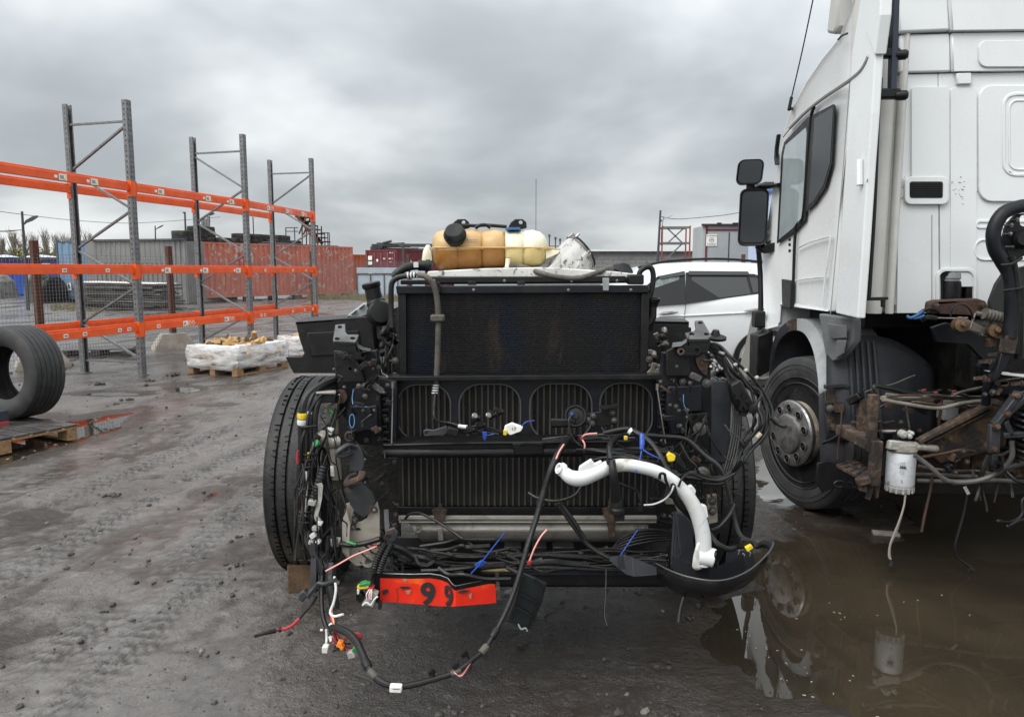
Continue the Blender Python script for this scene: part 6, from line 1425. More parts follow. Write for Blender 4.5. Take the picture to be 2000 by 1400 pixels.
# wheels
for k, (xc, s_) in enumerate(((-1.02, -1), (0.995, 1))):
    w_ = pt('wheel', 'hubmud', MB().lathe([(0.286, 0.12), (0.297, 0.135), (0.27, 0.11), (0.24, 0.0), (0.2, -0.05), (0.18, 0.05), (0.05, 0.09)], (xc, 3.88, 0.52), AX * s_, 40))
    whole_tyre(0.52, 0.31, 0.285, (xc, 3.88, 0.52), (1, 0.03 * s_, 0), 96, grooves=4, gd=0.014, gw=0.013).build('tyre', 'tyre', w_)
    sp_ = MB(); rn = random.Random(k + 61)
    for j in range(104):                              # fine cuts across the tread ribs
        a_ = 2 * math.pi * (j + rn.uniform(-0.2, 0.2)) / 104; n_ = Vector((0, math.cos(a_), math.sin(a_)))
        for i in range(5):
            if rn.random() < 0.25: continue
            e = -0.1066 + 0.0533 * i + rn.uniform(-0.004, 0.004); sp_.box(Vector((xc, 3.88, 0.52)) + n_ * 0.5165 + Vector((e, -e * 0.03 * s_, 0)), (rn.uniform(0.012, 0.030), 0.007, 0.0016), Matrix((Vector((1, 0, 0)), n_, Vector((1, 0, 0)).cross(n_))).transposed() @ Matrix.Rotation(rn.uniform(-0.25, 0.25), 3, 'Y'))
    sp_.build('tread_sipes', 'hole', w_, smooth=0, kind='stuff')
for s_ in (-1, 1):
    w_ = pt('wheel', 'hubmud', MB().lathe([(0.286, 0.12), (0.27, 0.11), (0.24, 0.0), (0.05, 0.0)], (s_ * 0.95, 7.5, 0.52), AX * s_, 30))
    whole_tyre(0.52, 0.6, 0.285, (s_ * 0.92, 7.5, 0.52), AX, 40, grooves=5).build('tyre', 'tyre', w_)
pt('front_axle', 'oil', MB().box((0, 3.88, 0.47), (1.75, 0.12, 0.13)).box((0, 3.88, 0.54), (0.5, 0.1, 0.1)), bevel=0.02)
pt('rear_axle', 'oil', MB().box((0, 7.5, 0.52), (1.5, 0.18, 0.18)), bevel=0.04)
for s_ in (-1, 1): pt('chassis_rail', 'bluesteel', MB().box((s_ * 0.40, 5.75, 0.86), (0.08, 5.1, 0.26)), bevel=0.005)
pt('engine_block', 'oil', MB().box((0.02, 3.95, 0.98), (0.72, 1.2, 0.86)).box((0.0, 3.9, 0.5), (0.5, 1.0, 0.22)), bevel=0.06)
pt('engine_ancillary', 'oil', MB().lathe([(0.05, 0), (0.16, 0), (0.17, 0.05), (0.16, 0.12)], (0.05, 3.34, 0.75), (0, -1, 0), 28).lathe([(0.03, 0), (0.09, 0), (0.09, 0.1)], (-0.25, 3.34, 0.62), (0, -1, 0), 22).lathe([(0.03, 0), (0.08, 0), (0.08, 0.1)], (0.33, 3.34, 0.66), (0, -1, 0), 22))
# ---- upper condenser
CD = 2.98
pt('condenser_core', 'condenser', plate([(779, 570), (1262, 570), (1258, 737), (783, 737)], CD, 0.05))
for k in range(44):
    y_ = 574 + k * (160 / 43)
    a_, c_ = P(784, y_, CD), P(1257, y_, CD); MBb = MB().box(((a_.x + c_.x) / 2, CD - 0.004, a_.z), (c_.x - a_.x, 0.010, 0.0028)); pt('condenser_tube', 'condenser', MBb, smooth=0)
for a_, c_ in (((786, 572), (788, 737)), ((1260, 572), (1256, 737))): pt('side_frame', 'black', MB().bar(P(*a_, CD - 0.01), P(*c_, CD - 0.01), 0.032, 0.03), bevel=0.003)
pt('top_rail', 'bluesteel', plate([(773, 559), (1266, 557), (1268, 572), (775, 574)], CD - 0.035, 0.05), bevel=0.003)
pt('top_support', 'black', plate([(782, 547), (1250, 543), (1254, 553), (782, 556)], CD - 0.005, 0.09), bevel=0.003)
pt('top_bracket_strip', 'plastic', plate([(838, 541), (1222, 539), (1222, 551), (838, 553)], CD - 0.015, 0.05), bevel=0.003)
for x_ in (848, 985, 1116, 1205): pt('fixing', 'steel', MB().bolt(P(x_, 548, CD - 0.016), 0.004, h=0.004))
for x_ in (925, 1110, 1185, 1232): pt('fixing', 'steel', MB().bolt(P(x_, 566, CD - 0.036), 0.004, h=0.004))
for x_ in (922, 1018): pt('rail_lug', 'black', pbox(x_ - 8, 549, x_ + 8, 557, CD - 0.03, 0.04), bevel=0.002)
pt('rail_clip', 'greyplastic', plate([(1177, 543), (1190, 543), (1189, 568), (1178, 568)], CD - 0.045, 0.01), bevel=0.002)
pt('rail_clip', 'plastic', plate([(848, 551), (860, 551), (860, 572), (846, 572)], CD - 0.045, 0.01), bevel=0.002)
pt('corner_clamp', 'plastic', pbox(1228, 536, 1258, 556, CD - 0.03, 0.06), bevel=0.006)
pt('cover_sheet', mat('pale_mottled_cover', (0.62, 0.61, 0.58), 0.6, 0, (0.5, 0.49, 0.46), 8, 0.4, 0.6, (0.12, 0.11, 0.10), 30, 0.56, 0.63), plate([(832, 541), (836, 530), (950, 524), (1060, 522), (1200, 530), (1248, 536), (1252, 543), (1100, 542)], CD + 0.02, 0.32), bevel=0.01)
# ---- four-hole panel and the cooler behind it
PD = 2.93
holes = [prect(776, 751, 880, 857, 38, 6), prect(897, 750, 1017, 857, 40, 6), prect(1035, 749, 1156, 857, 40, 6), prect(1172, 748, 1274, 857, 38, 6)]
pt('front_panel', 'bluesteel', plate([(766, 742), (1282, 739), (1284, 866), (764, 868)], PD, 0.012, holes))
for h_ in holes:
    pts = [P(x_, y_, PD - 0.002) for x_, y_ in h_]; pt('hole_rim', 'lip', MB().tube(pts + [pts[0]], 0.0038, 6, 0))
pt('panel_flange', 'black', plate([(700, 736), (1342, 731), (1342, 736), (1285, 741), (766, 744), (700, 741)], PD - 0.06, 0.07), bevel=0.002)
KD = 3.03
pt('cooler_core', 'cooler', plate([(774, 742), (1284, 742), (1278, 1003), (779, 1003)], KD, 0.06))
for k in range(41):
    x_ = 784 + k * 12.1
    a_, c_ = P(x_, 744, KD), P(x_ - 0.0, 1002, KD); pt('cooler_tube', 'coolertube', MB().box((a_.x, KD - 0.005, (a_.z + c_.z) / 2), (0.0075, 0.012, a_.z - c_.z)), smooth=0)
pt('cooler_bottom_rail', 'black', plate([(776, 990), (1280, 990), (1281, 1006), (778, 1007)], KD - 0.03, 0.03), bevel=0.003)
# aluminium tank under the cooler
KT = 2.96
def trow(z_px, x0, x1, d0, d1): return [P(x0, z_px, KT - d0), P(x1, z_px, KT - d0), P(x1, z_px, KT + d1), P(x0, z_px, KT + d1)]
pt('cooler_tank', 'alu', MB().loft([trow(1006, 778, 1283, 0.045, 0.07), trow(1014, 778, 1283, 0.05, 0.07), trow(1020, 779, 1282, 0.05, 0.07), trow(1022, 800, 1268, 0.035, 0.06), trow(1036, 808, 1258, 0.05, 0.06), trow(1050, 818, 1245, 0.035, 0.06), trow(1058, 826, 1238, 0.0, 0.05)]), bevel=0.008)
pt('tank_seam', 'alu', MB().bar(P(780, 1012, KT - 0.055), P(1282, 1012, KT - 0.055), 0.012, 0.008).bar(P(780, 1019, KT - 0.055), P(1282, 1019, KT - 0.055), 0.012, 0.006), bevel=0.002)
for x_ in (818, 1243): pt('tank_boss', 'alu', MB().lathe([(0.013, 0), (0.013, 0.02), (0.006, 0.02), (0.006, 0.012)], P(x_, 1031, KT - 0.04), (0, -1, 0), 16))
pt('tank_lug', 'alu', plate([(855, 1030), (864, 1030), (866, 1056), (856, 1056)], KT - 0.06, 0.01), bevel=0.002)
pt('rusty_clip', 'rust', plate([(843, 996), (856, 992), (857, 984), (863, 984), (864, 992), (874, 996), (868, 1014), (862, 1020), (852, 1020), (848, 1012)], KT - 0.07, 0.012), bevel=0.002)
pt('rusty_clip', 'rust', plate([(1176, 994), (1188, 990), (1190, 974), (1196, 974), (1198, 990), (1212, 994), (1206, 1012), (1200, 1016), (1202, 1048), (1190, 1048), (1186, 1016), (1180, 1010)], KT - 0.07, 0.012), bevel=0.002)
# cross bar
BD = 2.80
pt('cross_beam', 'black', MB().tube([P(748, 884, BD), P(900, 884, BD), P(1100, 882, BD), P(1250, 880, BD)], 0.020, 12, 2), smooth=60)
pt('beam_ledge', 'black', plate([(745, 866), (1268, 860), (1270, 870), (1180, 878), (745, 880)], BD - 0.005, 0.13), bevel=0.004)
pt('ledge_strip', 'plastic', MB().tube([P(748, 870, BD - 0.01), P(900, 866, BD - 0.01), P(1100, 864, BD - 0.01), P(1230, 862, BD - 0.01)], 0.006, 7, 3))
pt('beam_plate', 'plastic', plate([(1000, 866), (1060, 866), (1062, 886), (1005, 888)], BD - 0.025, 0.02), bevel=0.004)
pt('handle_loop', 'plastic', MB().tube(p3([(1016, 870, BD - 0.03), (1020, 866, BD - 0.03), (1048, 866, BD - 0.03), (1052, 870, BD - 0.03)]), 0.004, 6, 3))
# ---- expansion tank, two halves with a seam
TD = 3.22
def tank_ring(xpx, yt, yb, dep, n=24):
    a_, c_ = P(xpx, yt, TD), P(xpx, yb, TD); z0, z1 = a_.z, c_.z; h_ = (z0 - z1) / 2; zc_ = (z0 + z1) / 2; o = []
    for k in range(n):
        q = 2 * math.pi * k / n; e = 2.6
        cy = math.copysign(abs(math.cos(q)) ** (2 / e), math.cos(q)); sy = math.copysign(abs(math.sin(q)) ** (2 / e), math.sin(q))
        o.append(Vector((a_.x, TD + 0.13 + dep * cy, zc_ + h_ * sy)))
    return o
def tank_lobes(xs, name, mats_):
    b_ = MB(); rings = [tank_ring(*q) for q in xs]; b_.loft(rings)
    # split colour at the seam height: upper and lower halves
    zs = P(960, 484, TD).z
    b_.m = [0 if sum(b_.v[i][2] for i in f) / len(f) > zs else 1 for f in b_.f]
    return pt(name, mats_, b_, smooth=70)
tk = tank_lobes([(839, 470, 495, 0.02), (841, 460, 512, 0.06), (847, 451, 523, 0.10), (858, 447, 529, 0.125), (874, 446, 531, 0.13), (888, 446, 531, 0.13), (893, 448.5, 528, 0.123), (897, 446, 530, 0.13), (920, 446, 528, 0.13), (936, 447, 527, 0.13), (941, 449.5, 524, 0.118), (946, 446, 526, 0.13), (965, 445, 525, 0.13), (980, 447, 524, 0.13), (986, 451, 521, 0.12)], 'expansion_tank', ['tanktan', 'tankbrown'])
tank_lobes([(986.5, 451, 521, 0.12), (991, 448, 522, 0.13), (1005, 447, 523, 0.13), (1018, 448, 523, 0.13), (1022, 450.5, 520, 0.118), (1027, 447, 522, 0.13), (1042, 446, 522, 0.13), (1056, 450, 520, 0.12), (1066, 458, 514, 0.10), (1071, 470, 503, 0.06), (1073, 480, 492, 0.02)], 'expansion_tank_end', ['tankcream', 'tankyellow'])
pt('tank_seam', 'tanktan', MB().tube([P(846, 484, TD + 0.05), P(858, 483.5, TD + 0.004), P(900, 483.5, TD - 0.001), P(1000, 483.5, TD - 0.001), P(1062, 484, TD + 0.006)], 0.0035, 8, 4).tube([P(1066, 484, TD + 0.02), P(1090, 490, TD + 0.06), P(1094, 492, TD + 0.08)], 0.008, 8, 3))
pt('tank_side_lug', 'tankcream', plate([(1066, 486), (1094, 490), (1092, 495), (1072, 504), (1066, 506)], TD + 0.03, 0.03), bevel=0.004)
fcap = P(889, 462, TD - 0.0); cax = Vector((-0.02, -0.80, 0.60))
cap = pt('filler_cap', 'plastic', MB().lathe([(0.040, -0.02), (0.0455, 0.0), (0.0465, 0.022), (0.042, 0.030), (0.040, 0.040), (0.034, 0.044), (0.0, 0.042)], fcap, cax, 36), smooth=28)
for k in range(18):
    a_ = 2 * math.pi * k / 18; x_ = cax.cross(ZA).normalized(); y_ = cax.normalized().cross(x_); MB().box(fcap + (x_ * math.cos(a_) + y_ * math.sin(a_)) * 0.046 + cax * 0.010, (0.006, 0.012, 0.012), Matrix((x_ * math.cos(a_) + y_ * math.sin(a_), cax.normalized(), (x_ * math.cos(a_) + y_ * math.sin(a_)).cross(cax.normalized()))).transposed()).build('cap_rib', 'plastic', cap, smooth=0)
pt('level_mark', mat('blue_level_mark', (0.10, 0.10, 0.35), 0.6), MB().bar(P(911, 468.5, TD - 0.003), P(934, 469, TD - 0.003), 0.004, 0.002))
for x0_, ang in ((885, 0), (997, 12)):
    lug = [(x0_ - 4, 443), (x0_ + 1, 434), (x0_ + 9, 428), (x0_ + 24, 428), (x0_ + 31, 434), (x0_ + 32, 445), (x0_ + 20, 448), (x0_ + 4, 448)]
    pt('tank_lug', 'plastic', plate(lug, TD + 0.13, 0.03, [pcirc(x0_ + 20, 434, 4, 10)]), bevel=0.003)
pt('tank_strap', 'plastic', MB().tube(p3([(900, 440, TD + 0.11), (930, 441, TD + 0.11), (950, 440, TD + 0.11), (990, 443, TD + 0.11)]), 0.008, 8, 4).tube(p3([(928, 446, TD + 0.08), (938, 440, TD + 0.08), (950, 440, TD + 0.08), (958, 445, TD + 0.08)]), 0.008, 8, 4))
pt('blue_cap', mat('blue_cap_plastic', (0.03, 0.11, 0.25), 0.45), plate([(986, 449), (990, 444), (1014, 444), (1019, 449)], TD + 0.02, 0.08), bevel=0.003)
pt('drain_spigot', 'tankcream', MB().tube(p3([(992, 505, TD - 0.01), (991, 518, TD - 0.01), (990, 522, TD - 0.01)]), 0.010, 10, 0))
pt('overflow_hose', 'hose', MB().tube(p3([(998, 519, TD - 0.05), (1020, 521, 3.08), (1055, 533, 2.985), (1090, 541, 2.965), (1130, 543, 2.965), (1165, 533, 2.98), (1185, 525, 3.03), (1195, 525, 3.15)]), 0.0105, 10, 7))
# ---- air duct: mouldy grey cast elbow
rings = []
for th, cx_, y_, w_, d_ in ((0, 1118, 541, 51, 0.11), (6, 1117, 531, 48, 0.11), (14, 1117, 521, 45, 0.11), (26, 1119, 511, 41, 0.105), (40, 1126, 500, 38, 0.10), (52, 1134, 492, 36, 0.095), (52, 1137, 490, 36, 0.095)):
    c_, s_ = math.cos(R(th)), math.sin(R(th))
    rings.append([P(cx_ + w_ * math.cos(q) * c_ - 13 * s_ * math.sin(q), y_ + w_ * math.cos(q) * s_ + 9 * s_ * math.sin(q), 3.32 + d_ * math.sin(q) * (1 + 0.09 * (math.cos(q * 5) > 0.7))) for q in [2 * math.pi * k / 60 for k in range(60)]])
pt('air_duct', 'duct', MB().loft(rings), smooth=50)
pt('duct_apron', 'duct', MB().loft([[P(x_, y_, 3.20 + e) for x_, y_, e in ((1062, 530, 0), (1095, 500, 0.03), (1098, 538, 0), (1065, 540, 0))], [P(x_, y_, 3.40 + e) for x_, y_, e in ((1062, 530, 0), (1095, 500, 0.03), (1098, 538, 0), (1065, 540, 0))]]), bevel=0.02)
ring_ = [P(1136.5 + 37.5 * math.cos(q) * 0.616 - 10.3 * math.sin(q), 490 + 37.5 * math.cos(q) * 0.788 + 7.1 * math.sin(q), 3.32 + 0.10 * math.sin(q)) for q in [2 * math.pi * k / 24 for k in range(25)]]
pt('duct_clamp', 'black', MB().tube(ring_, 0.004, 6, 0)); pt('duct_rim', 'steel', MB().tube([p_ + Vector((-0.008, 0, -0.006)) for p_ in ring_], 0.0045, 6, 0))
pt('clamp_screw', 'steel', MB().tube(p3([(1110, 464, 3.25), (1118, 459, 3.25), (1124, 463, 3.25), (1132, 456, 3.25)]), 0.005, 6, 4))
pt('duct_bolt', 'steel', MB().tube([P(1119 + 3.5 * math.cos(q), 460 - 3.5 * math.sin(q), 3.25) for q in [k * 0.7 for k in range(10)]], 0.003, 6, 0))
pt('rubber_bellows', 'plastic', MB().loft([[P(x_ + w_ * a_, y_ - h_ * e, 3.26 + 0.08 * c_) for a_, e, c_ in ((-1, 0, 0), (-0.7, 0.8, 0.3), (0, 1, 0.8), (0.8, 0.8, 1), (1, 0, 1), (0, -0.3, 0.2))] for x_, y_, w_, h_ in ((1196, 534, 8, 4), (1208, 526, 14, 12), (1216, 526, 15, 13), (1228, 534, 10, 8))]), bevel=0.01)
pt('right_bent_pipe', 'plastic', MB().tube(p3([(1246, 545, CD), (1251, 530, CD), (1262, 522, CD), (1272, 524, CD), (1276, 540, CD), (1273, 565, CD), (1268, 583, CD)]), 0.011, 10, 6))
pt('filler_neck', 'plastic', MB().lathe([(0.014, -0.12), (0.017, -0.06), (0.014, -0.03), (0.020, 0), (0.024, 0.006), (0.024, 0.018), (0.018, 0.018), (0.014, 0.0)], P(1277, 590, CD), (0.1, -0.15, 1), 18))
pt('filler_neck_pipe', 'plastic', MB().tube(p3([(1275, 600, CD), (1274, 620, CD), (1266, 632, CD), (1258, 640, CD)]), 0.016, 10, 5))
# ---- hose over the condenser
HD_ = 2.90
pt('coolant_hose', 'hose', MB().tube(p3([(818, 537, HD_ + 0.02), (833, 541, HD_), (846, 556, HD_), (853, 580, HD_), (856, 621, HD_), (855, 680, HD_), (853, 730, HD_), (852, 750, HD_)]), 0.0115, 12, 8))
for y_ in (752, 757, 762, 767): pt('hose_band', 'whiteplastic', MB().lathe([(0.0125, -0.0022), (0.0135, 0), (0.0125, 0.0022)], P(851.5 - (y_ - 752) * 0.15, y_, HD_), (0.02, 0, 1), 14))
pt('hose_clip', 'hose', MB().box(P(855, 621, HD_ - 0.005), (0.055, 0.04, 0.028)), bevel=0.006)
for x_ in (797, 803, 809, 815): pt('hose_band', 'whiteplastic', MB().lathe([(0.0125, -0.003), (0.014, 0), (0.0125, 0.003)], P(x_, 538, HD_ + 0.025), (1, 0, 0.05), 14))
pt('left_hose', 'rubber', MB().tube(p3([(820, 537, HD_ + 0.02), (795, 539, HD_ + 0.03), (778, 542, HD_ + 0.04), (767, 550, HD_ + 0.04), (764, 565, HD_ + 0.04), (764, 600, HD_ + 0.04), (766, 640, HD_ + 0.03)]), 0.011, 10, 7))
pt('upper_hose', 'rubber', MB().tube(p3([(836, 518, 3.1), (815, 519, 3.08), (795, 522, 3.06), (780, 530, 3.05), (768, 542, 3.05)]), 0.017, 12, 6))
pt('hose_joint', 'plastic', MB().lathe([(0.022, -0.03), (0.022, 0.0), (0.026, 0.002), (0.026, 0.018), (0.022, 0.02), (0.022, 0.026)], P(831, 519, 3.08), (1, 0, -0.02), 18)); pt('hose_tag', 'whiteplastic', MB().box(P(813, 517, 3.05), (0.018, 0.035, 0.022)))
pt('intake_pipe', 'plastic', MB().tube(p3([(726, 556, 3.2), (732, 585, 3.2), (742, 605, 3.2), (752, 625, 3.2), (756, 660, 3.2), (754, 700, 3.2)]), lambda t_: 0.034 + 0.008 * (t_ > 0.2) - 0.012 * (t_ > 0.8), 16, 6))
pt('intake_lip', 'plastic', MB().lathe([(0.036, -0.012), (0.040, -0.006), (0.040, 0.01), (0.034, 0.012)], P(725, 557, 3.2), (-0.2, -0.1, 1), 20))
pt('intake_knuckle', 'plastic', MB().lathe([(0.045, -0.05), (0.055, -0.03), (0.055, 0.03), (0.045, 0.05), (0.02, 0.052)], P(742, 612, 3.17), (0.3, -1, 0.2), 20))
pt('intake_strut', 'plastic', MB().bar(P(768, 612, 3.05), P(750, 668, 3.05), 0.02, 0.02).bar(P(757, 668, 3.0), P(760, 730, 3.0), 0.018, 0.018), bevel=0.004)
pt('control_box', 'greyplastic', MB().loft([[P(x_, y_, d_) for x_, y_ in ((677, 617), (712, 590), (730, 600), (728, 612), (697, 624))] for d_ in (3.5, 3.7)]), bevel=0.008)
for a_, e in ((690, 607), (705, 596)): pt('box_terminal', 'whiteplastic', MB().bar(P(a_ - 5, e + 6, 3.49), P(a_ + 5, e - 2, 3.49), 0.02, 0.006))
# ---- mudguards either side
def mudguard(pts, D, dep):
    a_, c_ = pp(pts, D), [p_ + Vector((0, dep, 0)) for p_ in pp(pts, D)]
    return plate(pts, D, 0.02)
pt('mudguard', 'plastic', plate([(577, 628), (722, 618), (726, 624), (735, 700), (735, 729), (573, 729), (557, 697), (590, 696), (594, 690), (584, 660)], 3.42, 0.02), bevel=0.004)
pt('mudguard_top', 'plastic', MB().prism(p3([(577, 628, 3.42), (722, 618, 3.42), (722, 612, 3.95), (590, 620, 3.95)]), (0, 0, -0.015)), bevel=0.004)
pt('mudguard_fold', 'plastic', plate([(598, 650), (700, 645), (706, 690), (606, 696)], 3.41, 0.012), bevel=0.006)
pt('mudguard', 'plastic', plate([(1262, 626), (1346, 628), (1344, 729), (1260, 729)], 3.42, 0.02), bevel=0.004)
pt('mudguard_top', 'plastic', MB().prism(p3([(1262, 626, 3.42), (1346, 628, 3.42), (1336, 622, 3.95), (1262, 620, 3.95)]), (0, 0, -0.015)), bevel=0.004)
# ---- support towers
def lbracket(pts, holes, D0, D1, y0, y1, mm='steel'):
    """tilted top plate: its upper edge lies further back than its lower one"""
    f = lambda a_, e: P(a_, e, D0 + (D1 - D0) * (y1 - e) / (y1 - y0))
    return MB().prism([f(*q) for q in pts], (0, 0.006, -0.012), [[f(*q) for q in h_] for h_ in holes])
greyplate = mat('worn_dark_bracket', (0.10, 0.10, 0.10), 0.42, 0.45, (0.055, 0.055, 0.057), 10, 0.4, 0.65, (0.16, 0.15, 0.135), 7, 0.62, 0.75)
pt('tower_bracket', greyplate, lbracket([(650, 666), (655, 634), (674, 632), (675, 648), (679, 653), (701, 653), (697, 664), (694, 668)], [pcirc(664, 638, 4.5, 12, 3), pcirc(659, 661, 5, 12, 3), pcirc(689, 660, 5, 12, 3)], 2.80, 2.94, 632, 668), bevel=0.002)
pt('tower_bracket_edge', 'black', plate([(650, 667), (694, 669), (696, 676), (698, 690), (652, 684)], 2.81, 0.02), bevel=0.002)
pt('tower_bracket_curl', greyplate, MB().loft([[P(x_, y_, 2.80 - 0.01 * k), P(x_ + 3, y_ - 5, 2.90), P(x_ + 3.5, y_ - 5, 2.905), P(x_ + 0.5, y_ + 0.7, 2.81 - 0.01 * k)] for k, (x_, y_) in enumerate(((694, 669), (698, 678), (707, 683), (722, 686)))]))
pt('tower_bracket', greyplate, lbracket([(1320, 666), (1361, 630), (1357, 628), (1373, 625), (1389, 659), (1388, 667), (1343, 663)][0:0] or [(1344, 662), (1338, 650), (1356, 646), (1359, 640), (1357, 626), (1372, 625), (1390, 656), (1383, 662)], [pcirc(1368, 630, 4.5, 12, 2.6), pcirc(1351, 652, 5, 12, 3), pcirc(1380, 652, 5, 12, 3)], 2.80, 2.94, 625, 662), bevel=0.002)
pt('tower_bracket_edge', 'black', plate([(1345, 663), (1385, 662), (1388, 658), (1388, 672), (1382, 690), (1346, 688)], 2.81, 0.02), bevel=0.002)
pt('tower_bracket_curl', greyplate, MB().loft([[P(x_, y_, 2.79), P(x_ + 2, y_ - 9, 2.88), P(x_ + 3, y_ - 9, 2.885), P(x_ + 0.5, y_ + 0.8, 2.80)] for k, (x_, y_) in enumerate(((1345, 657), (1341, 668), (1330, 676), (1312, 678)))]))
pt('left_tower', 'bluesteel', plate([(651, 685), (700, 690), (735, 684), (742, 738), (775, 744), (775, 866), (737, 870), (690, 868), (676, 820), (658, 800), (655, 740)], 2.86, 0.05), bevel=0.004)
pt('left_tower_web', 'black', plate([(655, 690), (694, 690), (712, 745), (660, 745)], 2.83, 0.02, [pcirc(676, 693 + 2, 5), pcirc(709 - 25, 720, 3)]), bevel=0.003)
pt('tower_strap', 'black', plate([(668, 690), (676, 687), (706, 688), (716, 694), (712, 702), (676, 700)], 2.81, 0.015, [pcirc(677, 693, 4), pcirc(709, 694, 4)]), bevel=0.002)
pt('left_lock_plate', 'black', plate([(690, 760), (700, 752), (742, 750), (745, 848), (728, 852), (728, 836), (712, 836), (700, 846), (684, 846), (676, 820), (678, 795)], 2.81, 0.03), bevel=0.006)
pt('left_hub_plate', 'bluesteel', plate([(677, 800), (690, 792), (715, 794), (736, 790), (738, 842), (712, 842), (690, 848), (680, 840)], 2.785, 0.02), bevel=0.006)
pt('slot_mark', 'ink', plate([(705, 822), (710, 822), (710, 835), (705, 835)], 2.782, 0.01)); pt('slot_mark', 'ink', plate([(735, 772), (739, 772), (739, 782), (735, 782)], 2.805, 0.01))
pt('paint_mark', 'chalk', MB().tube(p3([(690, 760, 2.804), (688, 780, 2.804), (692, 792, 2.782), (705, 791, 2.780), (717, 795, 2.780)]), 0.0018, 5, 6).tube([P(687.5 + 5 * math.cos(q), 822 - 13 * math.sin(q), 2.781) for q in [2 * math.pi * k / 20 for k in range(21)]], 0.0018, 5, 0))
for x_, y_, r_, d_ in ((664, 774, 0.013, 2.82), (712, 754, 0.013, 2.80), (731, 801, 0.009, 2.79), (728, 837, 0.009, 2.79), (754, 818, 0.011, 2.85), (716, 859, 0.010, 2.84), (757, 752, 0.009, 2.85), (683, 851, 0.012, 2.80), (772, 704, 0.013, 2.95), (668, 693, 0.007, 2.83), (729, 720, 0.006, 2.85)):
    pt('bolt', 'bolt', MB().bolt(P(x_, y_, d_), r_ * 0.72, h=0.010), smooth=25)
pt('bolt_ring', 'steel', MB().lathe([(0.020, 0), (0.020, 0.008), (0.014, 0.008), (0.014, 0)], P(683, 851, 2.79), (0, -1, 0), 18, close=True)); pt('bolt_collar', 'rustdark', MB().lathe([(0.026, 0), (0.026, 0.02), (0.015, 0.02)], P(667, 773, 2.83), (0, -1, 0), 18))
for k in range(9): pt('tower_clip', 'black', pbox(742 + 3 * (k % 3), 765 + 11 * k, 756 + 4 * (k % 2), 771 + 11 * k, 2.83, 0.03), bevel=0.002)
pt('right_tower', 'bluesteel', plate([(1296, 690), (1345, 688), (1388, 690), (1388, 760), (1384, 866), (1290, 868), (1286, 760), (1292, 742)], 2.86, 0.05, [pcirc(1361, 684 + 8, 4)]), bevel=0.004)
pt('right_web', 'black', plate([(1302, 686), (1322, 676), (1346, 690), (1350, 735), (1300, 735)], 2.83, 0.02), bevel=0.003)
pt('right_strap', 'black', plate([(1322, 684), (1330, 676), (1366, 676), (1372, 686), (1366, 694), (1330, 696)], 2.80, 0.015, [pcirc(1330, 685, 4), pcirc(1361, 685, 4)]), bevel=0.002)
pt('rust_ring', 'rust', MB().lathe([(0.014, 0), (0.014, 0.01), (0.007, 0.01), (0.007, 0)], P(1329, 686, 2.80), (0, -1, 0), 16, close=True))
pt('rust_patch', 'rust', plate([(1358, 700), (1375, 692), (1384, 705), (1382, 735), (1370, 728), (1362, 715)], 2.845, 0.012), bevel=0.003)
pt('right_lock_plate', 'bluesteel', plate([(1304, 755), (1372, 752), (1374, 800), (1345, 804), (1342, 848), (1310, 850), (1300, 800)], 2.81, 0.03), bevel=0.006)
pt('right_frame_plate', 'black', plate([(1346, 808), (1384, 805), (1386, 905), (1350, 905)], 2.82, 0.03, [pcirc(1378, 820, 4)]), bevel=0.005)
pt('paint_mark', 'chalk', MB().tube(p3([(1335, 770, 2.806), (1335, 785, 2.806), (1338, 796, 2.806), (1345, 799, 2.806)]), 0.0018, 5, 6))
for x_, y_, r_, d_ in ((1320, 793, 0.010, 2.80), (1325, 831, 0.009, 2.80), (1296, 811, 0.010, 2.85), (1333, 745, 0.013, 2.84), (1380, 748, 0.016, 2.82), (1268, 701, 0.013, 2.95), (1376, 820, 0.009, 2.81), (1334, 842, 0.008, 2.81), (1290, 745, 0.008, 2.85)):
    pt('bolt', 'bolt', MB().bolt(P(x_, y_, d_), r_ * 0.72, h=0.010), smooth=25)
pt('stub_shaft', 'bolt', MB().lathe([(0.026, -0.03), (0.026, 0), (0.015, 0.002), (0.015, 0.03), (0.008, 0.031)], P(1367, 838, 2.80), (-0.05, -1, 0.1), 20), smooth=28); pt('stub_shaft', 'bolt', MB().lathe([(0.028, -0.03), (0.028, 0.02), (0.018, 0.03), (0.018, 0.06)], P(1372, 925, 2.75), (-0.2, -1, 0.2), 18), smooth=28)
for k in range(12): pt('tower_clip', 'black', pbox(1286 + 4 * (k % 3), 752 + 9 * k, 1299 + 4 * (k % 2), 757 + 9 * k, 2.84, 0.03), bevel=0.002)
pt('mounting_ear', 'steel', plate([(1263, 728), (1272, 718), (1274, 708), (1284, 710), (1292, 722), (1296, 730)], 2.92, 0.012, [pcirc(1282, 718, 3, 8)]), bevel=0.002)
for x0_, y0_, x1_, y1_ in ((767, 758, 765, 866), (1284, 762, 1300, 866)): pt('tie_rod', 'steel', MB().tube([P(x0_, y0_, 2.80), P(x1_, y1_, 2.78)], 0.003, 6, 0).tube([P(x0_, y0_ - 12, 2.80), P(x0_, y0_, 2.80)], 0.007, 8, 0))
